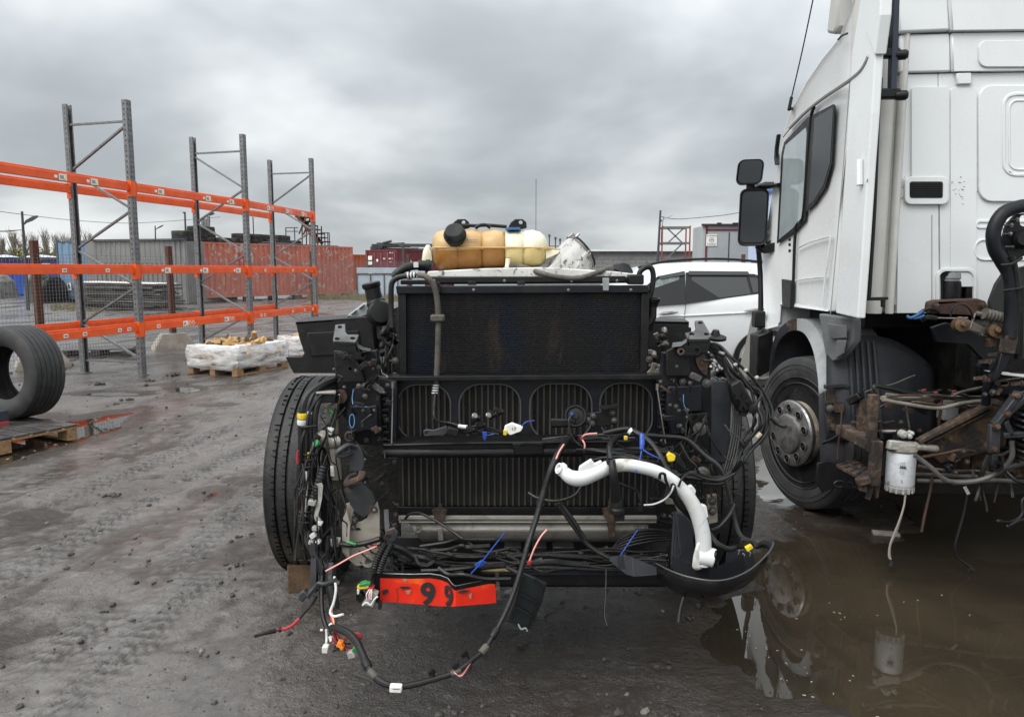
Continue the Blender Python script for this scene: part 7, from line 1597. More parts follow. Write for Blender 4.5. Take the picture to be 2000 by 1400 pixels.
# silver bits between tower and condenser, both sides
rn = random.Random(14)
for k in range(26):
    lft = k % 2 == 0; x_, y_ = (rn.uniform(736, 776) if lft else rn.uniform(1264, 1300)), rn.uniform(640, 738); D = rn.uniform(2.98, 3.25)
    pt('engine_fitting', rn.choice(('oil', 'oil', 'steel', 'black', 'alu')), MB().lathe([(0.004, -0.012), (0.012, -0.012), (0.012, 0.004), (0.007, 0.012)], P(x_, y_, D), (rn.uniform(-1, 1), -1, rn.uniform(-1, 1)), 10) if k % 3 else MB().box(P(x_, y_, D), (rn.uniform(0.015, 0.05), 0.03, rn.uniform(0.01, 0.03)), Matrix.Rotation(rn.uniform(-0.6, 0.6), 3, 'Y')), smooth=30)
for k in range(7):
    pt('engine_pipe', 'rubber' if k % 2 else 'oil', MB().tube(p3([(735 + 5 * k, 735, 3.1), (738 + 4 * k, 705 - 4 * k, 3.15), (748 + 3 * k, 690 - 6 * k, 3.2), (775, 668, 3.25)]), 0.006 + 0.002 * (k % 3), 7, 5))
pt('engine_backing', 'oil', plate([(700, 640), (775, 600), (775, 745), (700, 745)], 3.5, 0.1)); pt('engine_backing', 'oil', plate([(1262, 640), (1350, 640), (1350, 745), (1262, 745)], 3.5, 0.1))
pt('inner_wing', 'oil', plate([(690, 745), (775, 745), (780, 1060), (660, 1100), (650, 860)], 3.30, 0.06)); pt('inner_wing', 'oil', plate([(1275, 745), (1400, 745), (1410, 1040), (1270, 1060)], 3.30, 0.06))
# ---- horn and its bracket
pt('horn', 'plastic', MB().lathe([(0.0, 0.018), (0.012, 0.018), (0.014, 0.010), (0.030, 0.008), (0.034, 0.016), (0.040, 0.016), (0.044, 0.0), (0.040, -0.02), (0.02, -0.03)], P(1124, 812, 2.72), (-0.1, -1, 0.25), 32), smooth=28)
pt('horn_trumpet', 'plastic', MB().loft([[P(x_, y_ + s_ * h_, 2.70 + e) for s_, e in ((-1, 0), (-1, 0.05), (1, 0.05), (1, 0))] for x_, y_, h_ in ((1075, 825, 8), (1082, 826, 9), (1105, 826, 8), (1125, 824, 6))]), bevel=0.006)
pt('horn_bracket', 'black', plate([(1142, 808), (1172, 804), (1178, 794), (1204, 796), (1206, 826), (1174, 834), (1142, 828)], 2.74, 0.012, [pcirc(1152, 818, 3, 8)]), bevel=0.003)
for x_, y_ in ((1196, 805), (1199, 820), (1158, 812), (1156, 826), (1148, 819)): pt('bolt', 'bolt', MB().bolt(P(x_, y_, 2.735), 0.008, h=0.012), smooth=25)
pt('horn_flange', 'black', MB().bar(P(1172, 796, 2.72), P(1206, 792, 2.72), 0.04, 0.008))
pt('horn_plug', 'blue', MB().lathe([(0.006, 0), (0.006, 0.016)], P(1117, 808, 2.70), (-0.1, -1, 0.25), 10))
# ---- low front beam and the pipes above it
FD = 2.62
pt('front_beam', 'black', MB().loft([[P(x_, y_, FD + e) for y_, e in ((1122, 0.015), (1120, 0.0), (1143, 0.0), (1146, 0.02), (1146, 0.11), (1118, 0.11))] for x_ in (728, 900, 1100, 1300)]), bevel=0.004)
pt('beam_lip', 'bluesteel', MB().bar(P(735, 1118, FD - 0.005), P(1240, 1118, FD - 0.005), 0.03, 0.006), bevel=0.001)
for k, (y_, r_, m_) in enumerate(((1097, 0.010, 'rubber'), (1104, 0.008, 'black'), (1110, 0.012, 'rubber'), (1091, 0.008, 'black'), (1086, 0.011, 'oil'))):
    pt('under_pipe', m_, MB().tube(p3([(770, y_ + 4, FD + 0.06 + 0.03 * k), (860, y_, FD + 0.08), (960, y_ + 2, FD + 0.06), (1060, y_ - 2, FD + 0.07), (1180, y_ + 3, FD + 0.08), (1265, y_, FD + 0.1)]), r_, 8, 5))
pt('pale_rod', mat('pale_yellow_rod', (0.45, 0.36, 0.16), 0.5, 0, (0.3, 0.23, 0.1), 12), MB().tube(p3([(940, 1114, FD + 0.0), (998, 1113, FD + 0.0)]), 0.006, 8, 0).tube(p3([(884, 1117, FD), (906, 1115, FD)]), 0.005, 8, 0))
pt('under_tray', 'ink', MB().prism(p3([(770, 1100, 2.75), (1290, 1100, 2.75), (1290, 1085, 3.4), (770, 1085, 3.4)]), (0, 0, -0.03)))
pt('sump_guard', 'ink', pbox(760, 1050, 1300, 1112, 3.05, 0.02))
pt('steering_box', 'oil', MB().box((0.02, 3.25, 0.58), (0.8, 0.2, 0.16)).box((0.25, 3.14, 0.60), (0.22, 0.1, 0.08)).box((-0.2, 3.14, 0.58), (0.12, 0.1, 0.10)), bevel=0.02)
for x0_, w_ in ((1080, 30), (1040, 20), (985, 24)): pt('under_block', 'plastic', pbox(x0_, 1068, x0_ + w_ * 1.4, 1082, 2.85, 0.06), bevel=0.004)
# ---- bent orange-red plate with black numerals
ZD = 2.50
edge_t = [(742, 1128), (760, 1129), (805, 1130), (840, 1129), (860, 1132), (875, 1138), (884, 1150), (890, 1153), (905, 1150), (930, 1145), (955, 1140), (967, 1140)]
edge_b = [(741, 1174), (760, 1175), (805, 1178), (840, 1181), (860, 1183), (875, 1183), (886, 1184), (890, 1183), (905, 1182), (930, 1180), (955, 1178), (969, 1176)]
dz_ = [0, 0, 0, 0.001, 0.003, -0.002, -0.022, -0.028, -0.018, -0.008, 0.0, 0.004]
g_ = [[P(a_[0] + (b2[0] - a_[0]) * u, a_[1] + (b2[1] - a_[1]) * u, ZD + d_) for a_, b2, d_ in zip(edge_t, edge_b, dz_)] for u in (0, 0.33, 0.66, 1)]
zp = pt('hazard_plate', 'plate', MB().sheet(g_), solid=0.003, smooth=0)
g_ = [[P(a_[0], a_[1] - 9 * u, ZD + d_ + 0.002 * (1 - u)) for a_, d_ in zip([(731, 1128)] + edge_t, [0] + dz_)] for u in (0, 1)]
MB().sheet(g_).build('black_border', 'plastic', zp, solid=0.003, smooth=0)
MB().tube([P(a_[0], a_[1] - 9, ZD + d_) for a_, d_ in zip([(731, 1128)] + edge_t, [0] + dz_)], 0.0018, 5, 0).build('bare_edge', 'steel', zp)
plate([(730, 1122), (742, 1122), (742, 1176), (731, 1176)], ZD - 0.004, 0.008).build('end_strip', 'plastic', zp, bevel=0.001, smooth=0)
plate([(967, 1119), (974, 1118), (978, 1171), (971, 1172)], ZD + 0.0, 0.008).build('end_strip', 'rust', zp, bevel=0.001, smooth=0)
text('numeral', '9', 0.112, frame_at(P(836, 1161.5, ZD - 0.001)), 'ink', zp, 0.0015, 0.0045, sx=0.95)
text('numeral', '9', 0.104, frame_at(P(876, 1166, ZD - 0.014), (1, -0.85, 0), (0.0, 0.05, 1)), 'ink', zp, 0.0012, 0.0026, sx=0.9)
for pts in ([(780, 1146), (790, 1145), (801, 1146), (800, 1149), (785, 1150)], [(890, 1155), (905, 1152), (918, 1153), (908, 1158), (895, 1158)], [(746, 1153), (757, 1150), (758, 1157), (748, 1162)]):
    plate(pts, ZD - 0.006 - 0.02 * (pts[0][0] > 880), 0.004).build('black_scuff', 'ink', zp, smooth=0)
for pts in ([(787, 1131), (796, 1131), (793, 1136), (789, 1136)], [(792, 1153), (803, 1152), (800, 1160), (795, 1160)], [(915, 1160), (922, 1158), (920, 1170), (917, 1168)]):
    plate(pts, ZD - 0.004 - 0.012 * (pts[0][0] > 880), 0.006).build('scraped_patch', mat('scraped_grey_red', (0.34, 0.16, 0.11), 0.7), zp, smooth=0)
MB().tube(p3([(776, 1176, ZD - 0.003), (777, 1160, ZD - 0.003), (774, 1152, ZD - 0.003), (776, 1148, ZD - 0.003), (779, 1150, ZD - 0.003)]), 0.0009, 5, 5).build('crease_line', 'rustdark', zp)
# ---- white filler pipe on the right
WD = 2.42
def wr(t_):
    return 0.026 + 0.008 * math.sin(math.pi * min(1, t_ * 1.4)) - (0.006 if t_ < 0.08 else 0)
wpth = [(1092, 914, WD), (1102, 922, WD), (1116, 932, WD - 0.01), (1135, 934, WD - 0.01), (1160, 925, WD), (1190, 912, WD), (1220, 908, WD), (1250, 912, WD), (1285, 922, WD), (1318, 943, WD), (1345, 972, WD), (1362, 1004, WD), (1372, 1040, WD), (1374, 1072, WD), (1371, 1102, WD)]
wf_ = pt('filler_pipe', 'whiteplastic', MB().tube(p3(wpth), lambda t_: 0.018 + 0.0095 * min(1, t_ * 6) + 0.0028 * math.sin(9 * t_) - 0.004 * max(0, t_ - 0.6), 20, 8, flat=0.86), smooth=60)
MB().lathe([(0.016, -0.012), (0.022, -0.010), (0.023, 0), (0.019, 0.003), (0.019, 0.012), (0.013, 0.012), (0.012, 0.0)], P(1096, 916, WD), (-0.75, -0.35, 0.35), 20).build('filler_mouth', 'whiteplastic', wf_, smooth=28)
MB().prism(p3([(1130, 922, WD - 0.015), (1132, 912, WD - 0.015), (1155, 897, WD - 0.01), (1162, 906, WD - 0.01), (1175, 900, WD - 0.01), (1178, 914, WD - 0.01)]), (0, 0.02, 0)).build('pipe_tab', 'whiteplastic', wf_, bevel=0.003)
MB().prism(p3([(1330, 955, WD), (1352, 948, WD), (1360, 958, WD), (1356, 975, WD)]), (0, 0.02, 0)).build('pipe_tab', 'whiteplastic', wf_, bevel=0.003); MB().prism(p3([(1370, 985, WD - 0.01), (1380, 988, WD - 0.01), (1384, 1010, WD - 0.01), (1374, 1015, WD - 0.01)]), (0, 0.02, 0)).build('pipe_tab', 'whiteplastic', wf_, bevel=0.003)
MB().tube(p3([(1366, 1085, WD), (1385, 1087, WD - 0.01), (1396, 1090, WD - 0.015)]), 0.032, 18, 3).build('pipe_outlet', 'whiteplastic', wf_, bevel=0.004)
MB().tube([P(1399 + 3 * math.cos(q) , 1091 - 15 * math.sin(q), WD - 0.02 + 0.02 * math.cos(q)) for q in [2 * math.pi * k / 16 for k in range(17)]], 0.004, 6, 0).build('outlet_seal', 'plastic', wf_)
MB().loft([[P(x_, y_, WD - 0.02), P(x_ + w_, y_, WD - 0.02), P(x_ + w_, y_, WD + 0.05), P(x_, y_, WD + 0.05)] for x_, y_, w_ in ((1361, 1058, 26), (1354, 1085, 30), (1351, 1108, 22), (1358, 1113, 10))]).build('pipe_foot', 'whiteplastic', wf_, bevel=0.008)
plate([(1185, 899), (1194, 899), (1195, 906), (1186, 908)], WD - 0.035, 0.03).build('black_clip', 'plastic', wf_, bevel=0.002)
# ---- black bumper corner, bowl shaped
rim_o = [(1282, 1100), (1305, 1112), (1340, 1125), (1385, 1133), (1420, 1131), (1455, 1118), (1480, 1100), (1500, 1080), (1510, 1064), (1508, 1057), (1490, 1056), (1478, 1064)]
low_o = [(1285, 1130), (1308, 1148), (1340, 1164), (1385, 1167), (1420, 1158), (1452, 1146), (1474, 1128), (1493, 1104), (1504, 1082), (1500, 1070), (1486, 1068), (1476, 1072)]
dd = [0.12, 0.05, 0.0, -0.03, -0.02, 0.03, 0.09, 0.16, 0.24, 0.30, 0.36, 0.40]
BDp = 2.36
pt('bumper_lip_highlight', 'lip', MB().tube([P(x_, y_, BDp + d_ - 0.002) for (x_, y_), d_ in zip(rim_o, dd)], 0.0028, 6, 4))  # highlight along the rim, painted as a paler lip
def bump(i0, i1, name, m):
    z_ = list(zip(rim_o, low_o, dd))[i0:i1]
    pt(name, m, MB().sheet([[P(x_, y_ + 3, BDp + d_ + 0.028) for (x_, y_), q_, d_ in z_], [P(x_, y_, BDp + d_) for (x_, y_), q_, d_ in z_], [P((x_ + x2) / 2, (y_ + y2) / 2, BDp + d_ - 0.008) for (x_, y_), (x2, y2), d_ in z_], [P(x2, y2, BDp + d_ + 0.02) for q_, (x2, y2), d_ in z_], [P(x2, y2 - 3, BDp + d_ + 0.07) for q_, (x2, y2), d_ in z_]]), solid=0.005, smooth=50)
bump(0, 8, 'bumper_corner', mat('glossy_black_bumper', (0.006, 0.006, 0.0065), 0.24, rvar=0.06)); bump(7, 12, 'bumper_wing', mat('skylit_grey_bumper', (0.035, 0.037, 0.042), 0.45, 0, (0.06, 0.06, 0.064), 14))  # wing coloured greyer for the sky light on its face
pt('bumper_liner', 'darkplastic', MB().loft([[P(x_, y_, BDp + d_ + 0.10), P(x_ + 4, y_ + 38, BDp + d_ + 0.12), P(x_ + 5, y_ + 38, BDp + d_ + 0.13), P(x_ + 1, y_, BDp + d_ + 0.11)] for x_, y_, d_ in ((1312, 1085, 0.05), (1345, 1100, 0.0), (1385, 1108, -0.02), (1420, 1100, 0.02), (1452, 1085, 0.08))]))
# translucent end of the tank at its left
pt('tank_end_lobe', 'tankcream', MB().loft([[P(x_ + w_ * math.cos(q), y_ + h_ * math.sin(q), TD + 0.08) for q in [k * 0.628 for k in range(10)]][0:10] for x_, y_, w_, h_ in ((830, 512, 2, 14),)] + [[P(x_ + w_ * math.cos(q), y_ + h_ * math.sin(q), d_) for q in [k * 0.628 for k in range(10)]] for x_, y_, w_, h_, d_ in ((834, 506, 10, 24, TD + 0.09), (836, 504, 11, 27, TD + 0.16), (836, 506, 8, 20, TD + 0.22))]), smooth=60)
pt('bumper_liner', 'darkplastic', plate([(1420, 1075), (1470, 1072), (1475, 1105), (1440, 1120), (1415, 1128)], 2.60, 0.01), bevel=0.003)
pt('bumper_liner', 'darkplastic', plate([(1318, 1000), (1340, 1005), (1356, 1030), (1350, 1110), (1310, 1112), (1328, 1080)], 2.58, 0.02), bevel=0.004)
pt('bumper_lug', 'plastic', MB().bar(P(1371, 1160, 2.36), P(1373, 1182, 2.36), 0.010, 0.008).bar(P(1371, 1182, 2.36), P(1366, 1190, 2.36), 0.006, 0.006))
for x_, y_ in ((1440, 1072), (1462, 1076), (1440, 1116), (1450, 1080)): pt('liner_clip', 'greyplastic', MB().tube(p3([(x_, y_, 2.585), (x_ + 4, y_ + 3, 2.58), (x_ + 2, y_ + 10, 2.585)]), 0.002, 5, 3))
pt('torn_tray', 'darkplastic', MB().loft([[P(x_, y_, 2.52 - 0.01 * (k % 2)), P(x_ + 3, y_ + h_, 2.48 + 0.015 * (k % 3)), P(x_ + 4, y_ + h_, 2.50), P(x_ + 1, y_ - 1, 2.56)] for k, (x_, y_, h_) in enumerate(((1189, 1087, 8), (1205, 1086, 24), (1219, 1083, 38), (1235, 1088, 38), (1258, 1098, 26), (1282, 1108, 14)))]), bevel=0.002, smooth=20)
for k in range(9): pt('liner_strip', 'darkplastic', MB().bar(P(1318 + 4 * k, 1000 + 3 * k, 2.66), P(1312 + 5 * k, 1105, 2.62), 0.008, 0.02))
pt('side_plate', 'beige', plate([(1382, 968), (1400, 965), (1402, 1020), (1384, 1024)], 2.72, 0.02), bevel=0.003)
for y_ in (978, 997): pt('bolt', 'bolt', MB().bolt(P(1391, y_, 2.715), 0.011, h=0.014), smooth=25)
pt('inner_rib', 'beige', plate([(1300, 985), (1318, 985), (1338, 1040), (1348, 1030), (1330, 985), (1300, 970)], 2.80, 0.02), bevel=0.003)
pt('black_door_stay', 'darkplastic', MB().loft([[P(x_ - w_, y_, 2.85), P(x_ + w_, y_, 2.85), P(x_ + w_, y_, 2.95), P(x_ - w_, y_, 2.95)] for x_, y_, w_ in ((1410, 742, 22), (1408, 790, 20), (1405, 860, 20), (1402, 905, 16))]), bevel=0.008)
# lamp carrier with ribs, right
pt('lamp_carrier', 'plastic', plate([(1427, 752), (1448, 742), (1474, 790), (1474, 800), (1462, 806), (1444, 806), (1432, 780)], 2.70, 0.05), bevel=0.008)
for a_, c_ in (((1432, 760), (1460, 800)), ((1455, 765), (1445, 800)), ((1436, 775), (1466, 785))): pt('carrier_rib', 'plastic', MB().bar(P(*a_, 2.69), P(*c_, 2.69), 0.006, 0.012))
pt('carrier_boss', 'plastic', MB().lathe([(0.016, 0), (0.016, 0.03), (0.006, 0.032)], P(1466, 797, 2.70), (0, -1, 0), 14)); pt('carrier_ear', 'plastic', plate([(1446, 806), (1462, 806), (1456, 814), (1446, 812)], 2.70, 0.012))
pt('coolant_cap', 'plastic', MB().lathe([(0.035, 0), (0.045, 0.004), (0.045, 0.014), (0.02, 0.02), (0.012, 0.04)], P(1396, 663, 2.95), (0.05, -0.2, 1), 18), smooth=28)
# ---- left flank: aluminium door bracket, hinge strap, elbow
pt('door_bracket', 'beige', plate([(675, 985), (690, 978), (694, 990), (686, 1012), (692, 1022), (704, 1020), (716, 1013), (722, 998), (736, 980), (741, 1000), (742, 1062), (740, 1092), (730, 1100), (697, 1105), (680, 1092), (668, 1078), (668, 1020)], 2.62, 0.012, [pcirc(698, 1034, 7, 12, 4), pcirc(721, 1095, 6, 12)]), bevel=0.003)
pt('bracket_flange', 'beige', MB().prism(p3([(675, 985, 2.60), (668, 1020, 2.60), (668, 1078, 2.60), (683, 1092, 2.60), (683, 1040, 2.58), (684, 1022, 2.58), (680, 1012, 2.58)]), (0, 0.012, 0)), bevel=0.003)
pt('bracket_ring', 'beige', MB().lathe([(0.022, 0), (0.022, 0.012), (0.013, 0.012), (0.013, 0)], P(719, 1094, 2.61), (0.1, -1, 0), 18, close=True))
for x_, y_ in ((732, 995), (690, 1028), (694, 1016)): pt('bolt', 'bolt', MB().bolt(P(x_, y_, 2.615), 0.008, h=0.014), smooth=25)
hs = mat('worn_blue_grey_strap', (0.048, 0.050, 0.055), 0.45, 0.3, (0.026, 0.027, 0.03), 9, 0.4, 0.65, (0.13, 0.07, 0.04), 8, 0.58, 0.70)
pt('hinge_loop', hs, MB().tube(p3([(693, 873, 2.60), (680, 869, 2.58), (664, 878, 2.56), (658, 886, 2.56), (668, 890, 2.57), (684, 884, 2.60), (694, 876, 2.62)]), 0.012, 10, 6, flat=0.7))
pt('hinge_strap', hs, MB().loft([[P(x_ - w_, y_, 2.60), P(x_ + w_, y_, 2.60), P(x_ + w_, y_, 2.63), P(x_ - w_, y_, 2.63)] for x_, y_, w_ in ((690, 868, 10), (694, 880, 13), (698, 900, 15), (697, 915, 14), (694, 922, 12))]), bevel=0.005)
pt('hinge_loop', 'rust', MB().tube(p3([(708, 922, 2.60), (704, 932, 2.58), (688, 940, 2.57), (676, 944, 2.58), (682, 932, 2.60), (696, 924, 2.61)]), 0.013, 10, 6, flat=0.7))
pt('hinge_lower', hs, plate([(672, 955), (684, 948), (706, 942), (726, 962), (733, 978), (722, 1002), (710, 1010), (694, 1000), (684, 985)], 2.60, 0.014, [pcirc(689, 950, 8, 12, 4)]), bevel=0.004)
pt('elbow', 'beige', MB().tube(p3([(662, 862, 2.72), (645, 866, 2.70), (634, 862, 2.69), (628, 856, 2.69), (632, 850, 2.72)]), lambda t_: 0.021, 14, 6)); pt('elbow_down', 'beige', MB().tube(p3([(645, 870, 2.71), (652, 890, 2.71), (657, 915, 2.71), (658, 935, 2.71)]), 0.019, 12, 5))
pt('elbow_band', 'steel', MB().lathe([(0.022, -0.008), (0.024, 0), (0.022, 0.008)], P(655, 864, 2.71), (1, 0, 0.1), 16)); pt('elbow_label', 'sticker', plate([(645, 910), (651, 910), (653, 930), (646, 929)], 2.688, 0.004))
pt('bracket_arm', 'beige', plate([(636, 792), (658, 788), (660, 850), (648, 845), (638, 830)], 2.80, 0.02), bevel=0.003); pt('wing_stay', 'alu', MB().loft([[P(616, 766, 2.74), P(656, 764, 2.74), P(656, 758, 2.95), P(624, 757, 2.95)], [P(618, 770, 2.74), P(656, 770, 2.74), P(656, 762, 2.95), P(624, 762, 2.95)]]), bevel=0.003)
pt('wing_box', 'plastic', plate([(620, 770), (656, 768), (656, 786), (624, 788)], 2.75, 0.15), bevel=0.005); pt('green_cord', 'green', MB().tube(p3([(642, 797, 2.78), (648, 804, 2.77), (654, 812, 2.77), (646, 814, 2.77), (650, 806, 2.77)]), 0.004, 6, 5))
pt('hook_plate', hs, plate([(752, 1036), (770, 1030), (778, 1040), (775, 1052), (762, 1066), (752, 1066), (766, 1046), (758, 1044), (752, 1050)], 2.55, 0.012), bevel=0.003)
pt('hook_stay', hs, MB().bar(P(754, 995, 2.62), P(756, 1036, 2.58), 0.016, 0.008))
pt('side_strip', hs, plate([(606, 1060), (614, 1064), (617, 1082), (632, 1108), (628, 1128), (618, 1118), (616, 1095), (606, 1080)], 2.50, 0.008, [pcirc(612, 1089 - 2, 2, 8)]), bevel=0.002); pt('side_strip', hs, MB().bar(P(613, 1090, 2.50), P(612, 1150, 2.48), 0.02, 0.008).bar(P(622, 1138, 2.48), P(600, 1165, 2.46), 0.02, 0.012)); pt('strip_foot', hs, plate([(583, 1162), (592, 1153), (603, 1162), (590, 1177), (582, 1170)], 2.46, 0.03), bevel=0.004)
# ---- wiring
WB = 'rubber'
def cable(name, pts, r, m=WB, n=8, sub=7, parent=None): return MB().tube(p3(pts), r, n, sub).build(name, m, parent or dt)
rn = random.Random(77)
def run(pts, r, k, jit, name='wiring', m=WB):
    for j in range(k):
        o = [(x_ + rn.uniform(-jit, jit), y_ + rn.uniform(-jit * 0.5, jit * 0.5), d_ + rn.uniform(-0.03, 0.03)) for x_, y_, d_ in pts]
        cable(name, o, r * rn.uniform(0.8, 1.25), m)
# left bundle along the tyre
for k, (ox, r_) in enumerate(((0, 0.016), (10, 0.011), (18, 0.009), (-4, 0.007), (26, 0.010))):
    cable('wiring_loom', [(655, 742 + 3 * k, 2.86), (628, 752 + 4 * k, 2.80), (600 + ox, 775, 2.76), (590 + ox, 812, 2.74), (590 + ox, 870, 2.73), (586 + ox, 940, 2.72), (588 + ox, 1000, 2.71), (595 + ox, 1040, 2.69), (612 + ox * 0.6, 1075, 2.64), (628 + ox * 0.4, 1110, 2.58), (630 + ox * 0.3, 1160, 2.54)], r_)
run([(640, 830, 2.76), (622, 860, 2.72), (612, 910, 2.7), (610, 960, 2.7), (604, 1010, 2.69), (612, 1060, 2.66), (622, 1100, 2.6)], 0.006, 5, 9)
run([(665, 800, 2.8), (640, 850, 2.74), (630, 900, 2.72), (640, 960, 2.70), (655, 1010, 2.68), (640, 1050, 2.66), (630, 1090, 2.62)], 0.005, 4, 10)
cable('corner_tube', [(586, 940, 2.66), (588, 900, 2.66), (590, 860, 2.66), (598, 836, 2.68), (604, 808, 2.70), (618, 782, 2.72), (632, 768, 2.75)], 0.006, 'black')
for y_, m_, h_ in ((812, 'yellow', 9), (824, 'whiteplastic', 7)): pt('loom_tag', m_, MB().lathe([(0.019, -0.010), (0.021, 0), (0.019, 0.010)], P(591, y_, 2.735), (0.05, 0, 1), 14))
pt('loom_tag', 'yellow', pbox(600, 884, 605, 896, 2.70, 0.01)); pt('loom_tag', 'whiteplastic', pbox(600, 804, 608, 809, 2.70, 0.012))
for y_ in (833, 888, 899, 912, 955, 968, 1000, 1008, 1020): pt('loom_strap', 'plastic', MB().tube(p3([(584, y_, 2.68), (598, y_ + 1, 2.665), (618, y_ - 1, 2.68)]), 0.005, 6, 3))
cable('white_wire', [(598, 920, 2.67), (600, 945, 2.665), (598, 970, 2.665), (596, 1000, 2.67), (597, 1015, 2.675)], 0.004, 'whiteplastic')
cable('red_wire', [(582, 880, 2.66), (581, 895, 2.66), (582, 905, 2.66)], 0.005, 'red')
b_ = MB(); b_.corr(p3([(634, 908, 2.66), (626, 935, 2.64), (618, 960, 2.63), (611, 980, 2.62)]), 0.018, 0.012, 0.12, 12); pt('conduit', WB, b_)
pt('torn_sleeve', 'connector', MB().loft([[P(x_ - w_, y_, 2.61), P(x_ + w_, y_ - 3, 2.60), P(x_ + w_, y_ - 1, 2.62), P(x_ - w_ * 0.6, y_ + 2, 2.63)] for x_, y_, w_ in ((622, 945, 6), (626, 950, 5), (625, 975, 4), (620, 995, 5), (617, 1010, 4), (622, 1018, 6))]), bevel=0.001)
for x_, y_, w_, h_, rot_, m_ in ((610, 981, 14, 10, 10, 'connector'), (625, 1021, 10, 7, 20, 'whiteplastic'), (617, 1031, 13, 8, 5, 'connector'), (612, 1045, 12, 9, -35, 'whiteplastic'), (622, 1057, 8, 8, -40, 'whiteplastic'), (608, 1058, 9, 8, 20, 'connector'), (656, 1058, 18, 15, 0, 'connector'), (646, 838, 12, 6, 30, 'whiteplastic'), (645, 846, 9, 5, 20, 'connector'), (618, 856, 12, 14, 30, 'plastic')):
    w3, h3 = abs(P(x_ + w_, y_, 2.6).x - P(x_, y_, 2.6).x), abs(P(x_, y_ + h_, 2.6).z - P(x_, y_, 2.6).z)
    pt('connector', m_, MB().box(P(x_, y_, 2.6 if y_ > 900 else 2.66), (w3, 0.022, h3), Matrix.Rotation(R(rot_), 3, 'Y')), bevel=0.002, seg=1)
for k in range(5): pt('connector_rib', 'ink', pbox(649 + 2.4 * k, 1052, 650 + 2.4 * k, 1066, 2.585, 0.01))
pt('yellow_seal', 'yellow', pbox(648, 1047, 650.5, 1068, 2.59, 0.015)); pt('green_seal', 'green', MB().lathe([(0.014, -0.004), (0.014, 0.004)], P(618, 866, 2.64), (-0.5, -0.5, 0.5), 16)); cable('green_stub', [(678, 1057, 2.57), (688, 1061, 2.56), (695, 1063, 2.56)], 0.006, 'green')
cable('band_cable', [(664, 1062, 2.59), (690, 1064, 2.57), (715, 1060, 2.57), (742, 1052, 2.57)], 0.010); run([(650, 1070, 2.6), (640, 1085, 2.58), (636, 1110, 2.56), (632, 1140, 2.54)], 0.007, 3, 4)
run([(660, 1072, 2.6), (652, 1088, 2.58), (646, 1098, 2.58), (655, 1080, 2.6)], 0.009, 3, 5, 'loom_knot')
cable('pink_wire', [(736, 1066, 2.50), (715, 1075, 2.48), (690, 1085, 2.47), (660, 1102, 2.46), (636, 1115, 2.45)], 0.0028, 'pink'); pt('pink_tag', 'red', MB().box(P(733, 1066, 2.50), (0.008, 0.008, 0.016)))
for ox in (0, 13):
    b_ = MB(); b_.corr(p3([(752 + ox, 1062, 2.52), (742 + ox, 1080, 2.50), (734 + ox, 1098, 2.49), (730 + ox * 0.8, 1118, 2.48)]), 0.0125, 0.008, 0.18, 10); pt('conduit', WB, b_)
cable('loom_branch', [(762, 1064, 2.55), (785, 1072, 2.56), (806, 1085, 2.57), (830, 1090, 2.57), (850, 1098, 2.58), (880, 1104, 2.60)], 0.014); cable('loom_branch', [(812, 1086, 2.56), (818, 1100, 2.55), (834, 1104, 2.55), (848, 1096, 2.56)], 0.009); run([(760, 1080, 2.6), (790, 1095, 2.62), (830, 1105, 2.6), (880, 1110, 2.62), (940, 1108, 2.62)], 0.006, 4, 6)
# plugs beside the plate
cable('loom_tail', [(728, 1110, 2.48), (722, 1130, 2.47), (718, 1148, 2.46)], 0.012)
for pts, m_ in (([(700, 1142), (712, 1138), (722, 1138), (724, 1143), (712, 1146), (702, 1148)], 'green'), ([(696, 1146), (720, 1144), (720, 1149), (698, 1151)], 'yellow'), ([(697, 1150), (702, 1150), (701, 1162), (697, 1161)], 'whiteplastic'), ([(711, 1145), (730, 1148), (729, 1153), (712, 1150)], 'red'), ([(714, 1170), (726, 1155), (738, 1160), (728, 1187), (706, 1180)], 'connector'), ([(694, 1160), (704, 1158), (712, 1168), (704, 1178), (695, 1172)], 'plastic')): pt('plug', m_, plate(pts, 2.44, 0.03), bevel=0.003)
for k, m_ in enumerate(('whiteplastic', 'red', 'whiteplastic', 'pink', 'whiteplastic')): cable('plug_wire', [(722 + k, 1150, 2.435), (716 + 2.5 * k, 1160, 2.43), (717 + 2 * k, 1170, 2.43)], 0.0022, m_)
pt('plug_clip', 'whiteplastic', MB().tube(p3([(708, 1182, 2.43), (716, 1176, 2.425), (724, 1181, 2.425), (731, 1170, 2.425), (738, 1164, 2.43)]), 0.003, 6, 3))
pt('tail_block', 'ink', pbox(738, 1176, 744, 1190, 2.46, 0.02))
